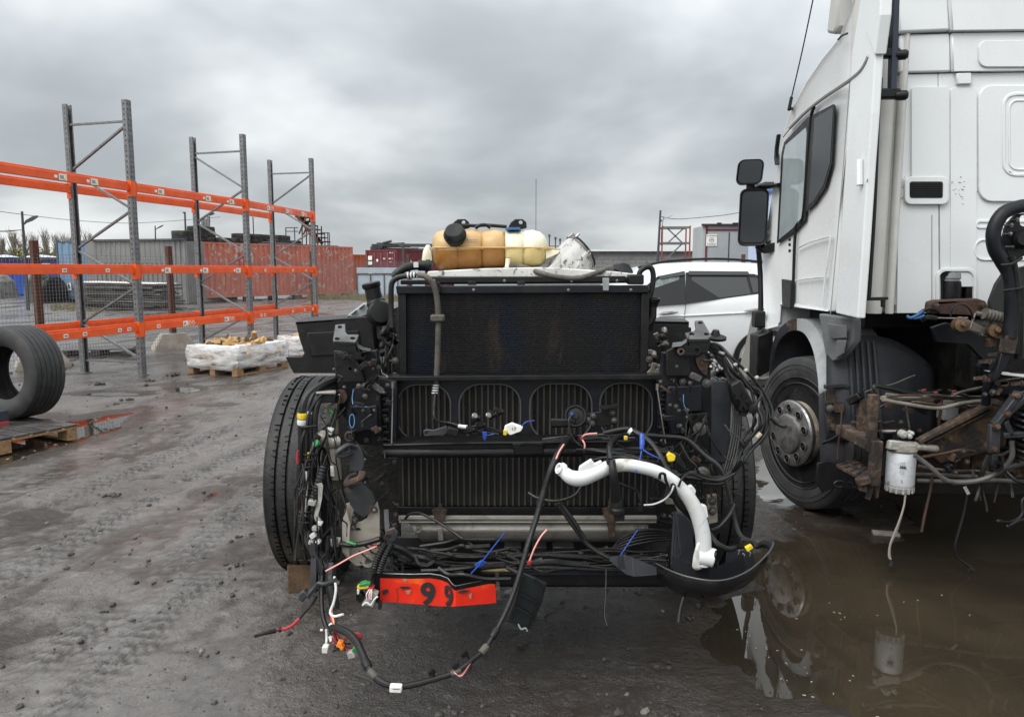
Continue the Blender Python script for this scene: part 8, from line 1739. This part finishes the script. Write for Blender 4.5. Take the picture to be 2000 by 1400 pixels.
# hanging strands, left
cable('hanging_loom', [(630, 1110, 2.52), (628, 1150, 2.48), (630, 1200, 2.42), (642, 1235, 2.38), (650, 1250, 2.36)], 0.008); cable('hanging_loom', [(648, 1100, 2.5), (646, 1140, 2.46), (652, 1175, 2.44), (652, 1188, 2.43)], 0.018)
cable('white_lead', [(653, 1125, 2.44), (656, 1150, 2.42), (652, 1175, 2.41), (645, 1195, 2.40), (652, 1203, 2.39), (664, 1201, 2.385), (670, 1199, 2.38)], 0.0045, 'whiteplastic')
cable('earth_strap', [(622, 1138, 2.46), (635, 1140, 2.45), (648, 1136, 2.44), (656, 1132, 2.43)], 0.008, hs); pt('strap_lug', 'steel', MB().box(P(657, 1136, 2.43), (0.022, 0.004, 0.010), Matrix.Rotation(R(25), 3, 'Y')))
cable('battery_lead', [(618, 1165, 2.46), (608, 1180, 2.42), (592, 1198, 2.38), (584, 1208, 2.36)], 0.0055); cable('battery_lead_red', [(584, 1208, 2.36), (574, 1218, 2.34), (562, 1226, 2.32), (548, 1229, 2.31), (538, 1230, 2.30)], 0.0055, 'red'); cable('battery_lead_end', [(538, 1231, 2.30), (520, 1235, 2.28), (506, 1239, 2.27), (497, 1242, 2.26)], lambda t_: 0.008 - 0.003 * t_, WB)
pt('lead_band', 'plastic', MB().lathe([(0.008, -0.004), (0.009, 0), (0.008, 0.004)], P(547, 1229, 2.31), (1, 0, 0), 10))
for k in range(6): cable('thin_wire', [(650, 1185, 2.42), (645 + 2 * k, 1198, 2.40), (648 + 2 * k, 1212, 2.38), (652, 1222 + k, 2.36)], 0.0022, ('red', 'orangeplastic', 'pink', WB, 'rustyellow', WB)[k])
pt('white_sheath', 'whiteplastic', MB().tube(p3([(645, 1218, 2.36), (650, 1226, 2.35)]), 0.007, 8, 0).tube(p3([(645, 1242, 2.33), (648, 1252, 2.32)]), 0.007, 8, 0)); cable('small_lead', [(637, 1228, 2.34), (638, 1245, 2.33), (637, 1262, 2.31)], 0.004, 'whiteplastic'); pt('lead_tip', 'whiteplastic', MB().lathe([(0.004, -0.004), (0.004, 0.004)], P(628, 1230, 2.33), (1, 0, 0), 8))
for k in range(11): cable('cluster_wire', [(655 + rn.uniform(-3, 3), 1234, 2.34), (650 + rn.uniform(-2, 16), 1250 + rn.uniform(-5, 6), 2.31), (660 + rn.uniform(-8, 25), 1262 + rn.uniform(-10, 8), 2.30), (662 + rn.uniform(-14, 30), 1272 - rn.uniform(0, 18), 2.29)], 0.0026, ('red', 'red', WB, 'red', 'rustyellow', 'red')[k % 6])
for k in range(4): cable('red_loop', [(672, 1252, 2.31), (685, 1240 - k, 2.30), (700, 1236 + 2 * k, 2.29), (706 - k, 1246, 2.29), (694, 1253, 2.30)], 0.0028, 'red')
for x_, y_, w_, h_, rot_, m_ in ((636, 1266, 12, 14, 5, 'whiteplastic'), (664, 1256, 10, 12, 25, 'orangeplastic'), (668, 1262, 8, 8, -30, 'orangeplastic'), (687, 1276, 15, 14, -15, 'connector'), (694, 1266, 9, 12, 20, 'green'), (662, 1264, 9, 8, 30, 'rustyellow')):
    pt('plug', m_, MB().box(P(x_, y_, 2.28), (w_ * 0.00160, 0.024, h_ * 0.00160), Matrix.Rotation(R(rot_), 3, 'Y')), bevel=0.002, seg=1)
# long sagging harness
mh = [(648, 1226, 2.34), (662, 1228, 2.30), (680, 1236, 2.26), (696, 1252, 2.22), (706, 1272, 2.18), (716, 1296, 2.14), (728, 1316, 2.11), (746, 1332, 2.09), (775, 1340, 2.08), (810, 1336, 2.09), (850, 1325, 2.11), (890, 1312, 2.13), (920, 1290, 2.16), (945, 1268, 2.20), (966, 1236, 2.24), (985, 1200, 2.28), (1002, 1160, 2.32), (1018, 1110, 2.36), (1032, 1060, 2.40), (1048, 1010, 2.45), (1062, 960, 2.48), (1078, 912, 2.50), (1094, 878, 2.55), (1112, 856, 2.66), (1125, 852, 2.72)]
mhp = [P(*q) for q in mh]
for q, (x_, y_, d_) in zip(mhp, mh): q.z = max(q.z, 0.02)
pt('main_harness', WB, MB().tube(mhp, lambda t_: 0.0125 - 0.005 * min(1, max(0, (t_ - 0.1) * 2.2)) + 0.004 * min(1, max(0, (t_ - 0.62) * 4)), 10, 6))
def onh(x_): 
    k = min(range(len(mh)), key=lambda i: abs(mh[i][0] - x_) + (500 if i < 5 and x_ > 720 else 0)); return mhp[k], (mhp[min(k + 1, len(mh) - 1)] - mhp[k - 1]).normalized()
q = P(774, 1340, 2.07); q.z = max(q.z, 0.022); pt('harness_label', 'sticker', MB().box(q + Vector((0, -0.006, -0.001)), (0.036, 0.022, 0.020), Matrix.Rotation(R(3), 3, 'Y')), bevel=0.003); pt('label_print', 'greyplastic', MB().box(q + Vector((0.002, -0.0172, 0.002)), (0.020, 0.0008, 0.003)))
for i_, r_ in ((5, 0.014), (6, 0.012), (11, 0.010), (13, 0.012), (14, 0.012), (12, 0.009)): pt('harness_tape', 'hose' if i_ in (6, 13, 11) else 'plastic', MB().lathe([(r_ * 0.9, -0.016), (r_, -0.012), (r_, 0.012), (r_ * 0.9, 0.016)], mhp[i_], (mhp[i_ + 1] - mhp[i_ - 1]), 12))
for i_, dx, dy in ((10, -0.01, 0.03), (11, 0.0, 0.03), (12, -0.02, 0.03)): pt('harness_clip', 'plastic', MB().box(mhp[i_] + Vector((dx, 0.0, dy * 0.7)), (0.02, 0.012, 0.012), Matrix.Rotation(R(-30), 3, 'Y')).tube([mhp[i_], mhp[i_] + Vector((dx, 0, dy))], 0.004, 6, 0))
for k in range(3): pt('bare_wire', ('red', 'whiteplastic', 'pink')[k], MB().tube([mhp[11] + Vector((-0.005, -0.010, 0.003 * k)), mhp[11].lerp(mhp[12], 0.4) + Vector((0, -0.02, -0.010 - 0.003 * k)), mhp[12] + Vector((0, -0.009, 0))], 0.0016, 5, 5))
# dangling black fuse cover
cvp = [(1022, 1118), (1068, 1140), (1058, 1180), (1030, 1233), (990, 1213), (1000, 1185)]
cv_ = pt('dangling_cover', mat('black_smoked_plastic', (0.010, 0.013, 0.014), 0.35), plate(cvp, 2.36, 0.02), bevel=0.003)
for a_, c_ in (((1018, 1160), (1050, 1178)), ((1008, 1185), (1042, 1205)), ((1060, 1145), (1034, 1228)), ((1022, 1124), (998, 1210)), ((1044, 1130), (1066, 1146))): MB().bar(P(*a_, 2.352), P(*c_, 2.352), 0.004, 0.008).build('cover_rib', 'plastic', cv_, bevel=0.001)
MB().tube(p3([(1012, 1218, 2.35), (1018, 1228, 2.345), (1026, 1226, 2.345), (1030, 1232, 2.345)]), 0.003, 6, 4).build('cover_clip', 'greyplastic', cv_)
# connectors on the cross beam
cable('beam_cable', [(850, 768, 2.88), (848, 790, 2.86), (848, 812, 2.84), (856, 822, 2.80), (880, 826, 2.76), (905, 834, 2.74), (935, 842, 2.72), (975, 848, 2.70)], 0.0055)
for k, (x0_, y0_) in enumerate(((870, 828), (880, 836), (890, 842))): cable('beam_cable', [(x0_, y0_, 2.78), (x0_ + 40, y0_ + 6, 2.74), (x0_ + 75, y0_ + 4, 2.72), (990, 848, 2.71)], 0.004)
pt('cable_sleeve', 'whiteplastic', MB().tube(p3([(895, 832, 2.735), (913, 834, 2.73)]), 0.0075, 10, 0)); pt('rubber_tab', hs, plate([(826, 842), (832, 838), (846, 840), (872, 832), (876, 842), (868, 850), (828, 852)], 2.74, 0.012, [pcirc(833, 846, 3, 8)]), bevel=0.003); pt('dark_connector', 'plastic', MB().box(P(885, 842, 2.74), (0.045, 0.03, 0.03), Matrix.Rotation(R(15), 3, 'Y')), bevel=0.004)
for x_, y_, rot_ in ((928, 815, -30), (960, 808, 25), (972, 803, 30), (938, 828, 10), (918, 838, 5)): pt('sensor', 'plastic', MB().box(P(x_, y_, 2.70), (0.030, 0.025, 0.020), Matrix.Rotation(R(rot_), 3, 'Y')).lathe([(0.008, -0.02), (0.009, 0.0), (0.008, 0.02)], P(x_ + 4, y_ + 3, 2.69), (0.6, -0.5, 0.4), 10), bevel=0.002)
for x_, y_ in ((927, 812), (954, 811)): pt('sensor_collar', 'steel', MB().lathe([(0.010, -0.005), (0.012, 0), (0.010, 0.005)], P(x_, y_, 2.68), (0.6, -0.6, 0.5), 14))
pt('white_connector', 'sticker', plate([(986, 832), (1000, 826), (1022, 834), (1018, 842), (996, 850), (984, 842)], 2.67, 0.02), bevel=0.003); text('connector_mark', '17', 0.018, frame_at(P(1003, 838, 2.667)), 'ink', dt, 0.0006)
pt('yellow_clip', 'yellow', pbox(983, 840, 990, 850, 2.665, 0.01), bevel=0.002); pt('blue_clip', 'blue', plate([(942, 843), (951, 843), (951, 853), (947, 862), (943, 855)], 2.68, 0.008), bevel=0.001); cable('blue_tail', [(948, 850, 2.68), (958, 849, 2.68), (966, 847, 2.68)], 0.002, 'blue'); cable('blue_tail', [(1018, 832, 2.67), (1028, 824, 2.67), (1044, 821, 2.67)], 0.002, 'blue')
# right hand looms
cable('horn_cable', [(1116, 812, 2.69), (1111, 822, 2.68), (1114, 845, 2.67), (1124, 862, 2.66), (1142, 874, 2.65), (1165, 882, 2.66)], 0.004)
for j in range(4): cable('ledge_loom', [(1060, 858 + 2 * j, 2.74), (1110, 852 + 3 * j, 2.72), (1160, 850 + 2 * j, 2.70), (1200, 846 + 3 * j, 2.68), (1230, 842 + 2 * j, 2.66)], 0.006)
cable('arched_loom', [(1180, 846, 2.66), (1222, 838, 2.62), (1245, 846, 2.58), (1270, 864, 2.55), (1292, 895, 2.50), (1310, 930, 2.42), (1316, 955, 2.40), (1322, 980, 2.42), (1345, 1005, 2.46), (1375, 1028, 2.46), (1388, 1046, 2.44), (1402, 1062, 2.42), (1424, 1072, 2.42), (1444, 1066, 2.44)], 0.010)
cable('arched_loom', [(1192, 898, 2.40), (1190, 876, 2.44), (1196, 860, 2.52), (1210, 852, 2.6), (1235, 850, 2.66)], 0.010); cable('drop_loom', [(1195, 898, 2.385), (1198, 925, 2.37), (1202, 955, 2.38), (1204, 985, 2.40)], lambda t_: 0.012 + 0.006 * t_)
pt('drop_connector', 'plastic', MB().lathe([(0.016, -0.03), (0.022, -0.012), (0.022, 0.01), (0.026, 0.014), (0.026, 0.03)], P(1205, 985, 2.40), (0.02, 0, -1), 16).box(P(1209, 1006, 2.40), (0.034, 0.03, 0.032)), bevel=0.002)
run([(1125, 880, 2.62), (1160, 878, 2.62), (1210, 886, 2.6), (1260, 900, 2.58), (1310, 925, 2.56), (1360, 935, 2.56), (1410, 936, 2.56), (1450, 900, 2.55)], 0.006, 5, 5)
cable('fanned_cable', [(1150, 900, 2.5), (1185, 893, 2.5), (1225, 893, 2.48), (1262, 905, 2.48), (1290, 915, 2.5), (1320, 930, 2.52), (1350, 922, 2.5), (1370, 932, 2.5), (1405, 938, 2.5), (1435, 925, 2.5)], 0.005)
cable('beam_run', [(1230, 848, 2.64), (1290, 852, 2.66), (1340, 858, 2.66), (1375, 888, 2.62), (1405, 912, 2.58), (1420, 945, 2.56), (1430, 990, 2.54), (1436, 1020, 2.52), (1448, 1048, 2.48), (1470, 1058, 2.46), (1476, 1068, 2.45)], 0.009); cable('loop_cable', [(1434, 985, 2.53), (1425, 1005, 2.5), (1405, 1028, 2.48), (1388, 1036, 2.45)], 0.007)
# fan of pipes going out to the right
for k in range(7):
    o_ = k * 4.6; j = lambda a_: rn.uniform(-a_, a_)
    cable('side_cable', [(1384 + k, 670 + 2 * k, 2.88), (1404 + k, 674 + 4 * k, 2.86), (1425 + o_ * 0.5 + j(6), 698 + 1.6 * o_ + j(5), 2.84 + j(0.04)), (1464 + o_ * 0.5 + j(10), 738 + o_ * 1.1 + j(8), 2.80 + j(0.05)), (1498 - 0.9 * o_ + j(12), 782 + 0.7 * o_ + j(8), 2.76 + j(0.05)), (1516 - 1.6 * o_ + j(8), 815 + 0.2 * o_ + j(8), 2.74 + j(0.05)), (1496 - 1.5 * o_ + j(6), 852 + j(6), 2.72 + j(0.03)), (1466 - 0.9 * o_ + j(5), 882 - 0.2 * o_, 2.70), (1446 - 0.5 * o_, 906 + j(4), 2.68), (1425, 934 - 0.5 * o_, 2.66), (1400 - k, 946 - 0.5 * o_, 2.64), (1350, 940 - 0.7 * o_, 2.62)], 0.0042 if k % 3 else 0.0058)
for k in range(4): cable('side_cable', [(1390, 690, 2.88), (1420 - 3 * k, 716, 2.86), (1440 - 4 * k, 760, 2.82), (1446 - 4 * k, 820, 2.78), (1440 - 5 * k, 880, 2.74), (1424 - 4 * k, 930, 2.70)], 0.006)
run([(1384, 676, 2.9), (1410, 706, 2.9), (1440, 742, 2.88), (1478, 770, 2.86), (1500, 800, 2.82)], 0.006, 4, 5)
for k in range(8): pt('silver_fitting', 'steel', MB().lathe([(0.004, -0.012), (0.008, -0.012), (0.008, 0.008), (0.005, 0.014)], P(1388 + rn.uniform(0, 26), 690 + rn.uniform(0, 34), 2.85), (rn.uniform(-1, 1), -1, rn.uniform(-1, 1)), 10))
for x_, y_ in ((1457, 723), (1478, 737), (1512, 822), (1436, 712)): pt('cable_clip', 'connector' if x_ < 1500 else 'plastic', MB().box(P(x_, y_, 2.78), (0.014, 0.02, 0.010), Matrix.Rotation(R(-35), 3, 'Y')), bevel=0.003)
pt('pale_splice', mat('pale_splice_tape', (0.40, 0.36, 0.24), 0.6), MB().tube(p3([(1486, 846, 2.70), (1478, 854, 2.70)]), 0.009, 8, 0)); cable('end_stub', [(1505, 815, 2.72), (1520, 828, 2.71), (1530, 832, 2.70), (1536, 831, 2.70)], 0.008)
# coloured plugs and tails on the right
pt('yellow_plug', 'yellow', plate([(1303, 890), (1308, 884), (1320, 890), (1318, 900), (1306, 902)], 2.46, 0.02), bevel=0.002); pt('black_plug', 'plastic', plate([(1312, 884), (1325, 886), (1342, 914), (1338, 920), (1326, 908), (1318, 902)], 2.48, 0.03), bevel=0.003)
pt('yellow_tie', 'yellow', MB().box(P(1222, 855, 2.56), (0.012, 0.012, 0.014)), bevel=0.002); pt('yellow_plug', 'yellow', plate([(1456, 1070), (1468, 1064), (1472, 1070), (1460, 1078)], 2.40, 0.02), bevel=0.002); pt('black_plug', 'plastic', MB().box(P(1452, 1060, 2.43), (0.035, 0.03, 0.035), Matrix.Rotation(R(15), 3, 'Y')), bevel=0.004)
pt('yellow_tie', 'yellow', pbox(1136, 1098, 1145, 1107, 2.56, 0.01), bevel=0.002); pt('white_tape', 'whiteplastic', MB().tube(p3([(1229, 840, 2.60), (1234, 844, 2.595)]), 0.0125, 10, 0))
pt('blue_sleeve', 'blue', MB().tube(p3([(1254, 848, 2.52), (1254, 866, 2.50), (1253, 878, 2.49)]), lambda t_: 0.0095 - 0.005 * max(0, t_ - 0.6), 10, 4)); cable('blue_tail', [(1253, 880, 2.48), (1250, 895, 2.46), (1246, 910, 2.43), (1241, 922, 2.38)], 0.0025, 'blue'); cable('blue_tail', [(1256, 878, 2.48), (1268, 886, 2.47), (1290, 896, 2.47)], 0.0025, 'blue')
cable('pink_wire', [(1101, 868, 2.54), (1092, 882, 2.50), (1086, 896, 2.47)], 0.0028, 'pink'); cable('pink_wire', [(1135, 855, 2.64), (1145, 848, 2.63), (1166, 846, 2.63)], 0.0028, 'pink'); cable('pink_wire', [(1137, 858, 2.63), (1142, 868, 2.62), (1141, 882, 2.62)], 0.0028, 'pink'); pt('pink_tag', 'red', MB().box(P(1136, 855, 2.63), (0.010, 0.008, 0.008)))
cable('pink_wire', [(1034, 1095, 2.34), (1044, 1070, 2.34), (1056, 1048, 2.35), (1068, 1034, 2.36)], 0.0028, 'pink'); pt('pink_tag', 'red', MB().box(P(1034, 1098, 2.34), (0.012, 0.010, 0.018), Matrix.Rotation(R(20), 3, 'Y')), bevel=0.003)
cable('blue_tail', [(918, 1122, 2.50), (940, 1098, 2.50), (962, 1070, 2.50), (986, 1040, 2.50)], 0.0026, 'blue'); pt('blue_clip', 'blue', plate([(926, 1104), (940, 1094), (950, 1098), (946, 1104), (930, 1110)], 2.51, 0.01), bevel=0.002); cable('blue_tail', [(1212, 1084, 2.52), (1224, 1066, 2.54), (1246, 1034, 2.56)], 0.0026, 'blue')
cable('slack_cable', [(792, 1012, 2.82), (800, 1004, 2.76), (820, 1002, 2.70), (850, 1016, 2.66), (880, 1035, 2.62), (910, 1056, 2.58), (950, 1080, 2.56), (990, 1096, 2.55), (1020, 1102, 2.54)], 0.0055); cable('slack_cable', [(1032, 962, 2.6), (1050, 972, 2.58), (1085, 978, 2.56), (1120, 968, 2.56), (1135, 950, 2.58)], 0.0055)
cable('cross_strap', [(1090, 980, 2.6), (1105, 1005, 2.58), (1130, 1040, 2.56), (1150, 1065, 2.55), (1190, 1090, 2.53)], 0.009); cable('cross_strap', [(1095, 982, 2.58), (1118, 1014, 2.56), (1142, 1052, 2.55)], 0.008)
cable('white_wire', [(1316, 948, 2.38), (1310, 962, 2.38), (1298, 975, 2.40), (1278, 984, 2.42), (1258, 986, 2.44)], 0.003, 'whiteplastic'); cable('curl_cable', [(1205, 942, 2.44), (1225, 950, 2.44), (1243, 958, 2.45), (1250, 975, 2.45)], 0.005); pt('curl_plug', 'plastic', MB().box(P(1250, 990, 2.45), (0.016, 0.016, 0.03)), bevel=0.002)
cable('zip_loop', [(1288, 935, 2.365), (1290, 925, 2.36), (1298, 926, 2.36), (1300, 936, 2.36), (1304, 948, 2.365), (1302, 960, 2.37)], 0.005); cable('zip_loop', [(1325, 950, 2.39), (1332, 935, 2.39), (1345, 925, 2.42), (1362, 930, 2.45), (1378, 936, 2.48)], 0.004)
for k in range(5): cable('low_hose', [(1165 + 8 * k, 1092 - 4 * k, 2.75), (1215, 1070 - 5 * k, 2.74), (1265, 1058 - 6 * k, 2.74), (1335, 1050 - 2 * k, 2.76)], 0.006)
cable('thin_drop', [(1184, 1110, 2.55), (1183, 1160, 2.5), (1181, 1200, 2.45), (1186, 1222, 2.42)], 0.003); cable('thin_drop', [(1335, 1165, 2.4), (1328, 1190, 2.38), (1325, 1215, 2.36)], 0.006)
cable('thick_lower', [(1060, 1092, 2.56), (1040, 1100, 2.56), (1075, 1096, 2.54), (1110, 1100, 2.55), (1150, 1103, 2.55)], 0.011)

# more of the tangle: thin dusty strands, clips and small brackets down both flanks and along the beam
dusty = mat('dusty_strand', (0.014, 0.013, 0.012), 0.6, 0, (0.055, 0.049, 0.042), 30, 0.52, 0.76, spec=0.3)
rn = random.Random(303)
def strands(n, xr, yr, dr, dx, dy, r=(0.0022, 0.0048), seg=5):
    for k in range(n):
        x_, y_, d_ = rn.uniform(*xr), rn.uniform(*yr), rn.uniform(*dr); pts = []
        vx, vy = rn.uniform(*dx), rn.uniform(*dy)
        for j in range(seg):
            pts.append((min(max(x_, xr[0] - 12), xr[1] + 12), min(max(y_, yr[0] - 10), yr[1] + 14), d_)); x_ += vx * rn.uniform(0.3, 1.6) + rn.uniform(-9, 9); y_ += vy * rn.uniform(0.4, 1.5) + rn.uniform(-8, 8); d_ += rn.uniform(-0.035, 0.035)
        cable('strand', pts, rn.uniform(*r), dusty if rn.random() < 0.6 else WB, 6, 4)
strands(26, (588, 668), (780, 1080), (2.58, 2.76), (-8, 8), (20, 55))
strands(16, (745, 1290), (1074, 1112), (2.56, 2.72), (40, 90), (-5, 5))
strands(16, (1284, 1440), (790, 960), (2.60, 2.78), (-22, 22), (14, 40))
strands(10, (1100, 1300), (850, 900), (2.60, 2.72), (25, 60), (-6, 10))
strands(8, (690, 775), (1060, 1115), (2.52, 2.62), (8, 22), (2, 12))
strands(6, (640, 765), (800, 880), (2.72, 2.80), (-10, 14), (8, 26), (0.002, 0.004))
strands(12, (1288, 1400), (780, 960), (2.70, 2.80), (-16, 16), (12, 38), (0.002, 0.005))
strands(8, (600, 664), (900, 1120), (2.52, 2.62), (-5, 9), (26, 60), (0.003, 0.007))
strands(10, (760, 1000), (1064, 1116), (2.50, 2.58), (25, 55), (-6, 9), (0.004, 0.008))
strands(7, (735, 775), (640, 735), (2.96, 3.05), (-5, 5), (14, 26))
for k in range(150):
    xr, yr, d0 = (((690, 776), (880, 1060), 2.95), ((1288, 1384), (700, 960), 2.79), ((645, 760), (690, 860), 2.79), ((1290, 1345), (1000, 1060), 2.9), ((780, 1290), (1066, 1112), 2.74))[k % 5]
    c = P(rn.uniform(*xr), rn.uniform(*yr), d0 - rn.uniform(0, 0.03)); m_ = rn.choice(('oil', 'black', 'bolt', 'black', 'plastic', 'rustdark', 'bolt', dusty))
    if k % 3 == 0: pt('small_bolt', 'bolt', MB().bolt(c, rn.uniform(0.004, 0.007), h=0.008), smooth=25)
    elif k % 3 == 1: pt('small_bracket', m_, MB().box(c, (rn.uniform(0.012, 0.05), 0.02, rn.uniform(0.006, 0.03)), Matrix.Rotation(rn.uniform(-0.7, 0.7), 3, 'Y')), bevel=0.002, seg=1)
    else: pt('small_clip', m_, MB().tube([c, c + Vector((rn.uniform(-0.03, 0.03), -0.02, rn.uniform(-0.02, 0.02))), c + Vector((rn.uniform(-0.04, 0.04), 0, rn.uniform(-0.05, -0.01)))], 0.0035, 6, 4))

# chock in front of the wheel
q = G(588, 1160); 
tag(MB().box((q.x - 0.015, q.y + 0.09, 0.075), (0.125, 0.17, 0.15), Matrix.Rotation(R(8), 3, 'Z')).build('timber_block', 'block', bevel=0.008), 'rusty brown timber block wedged in front of the left tyre', 'block')
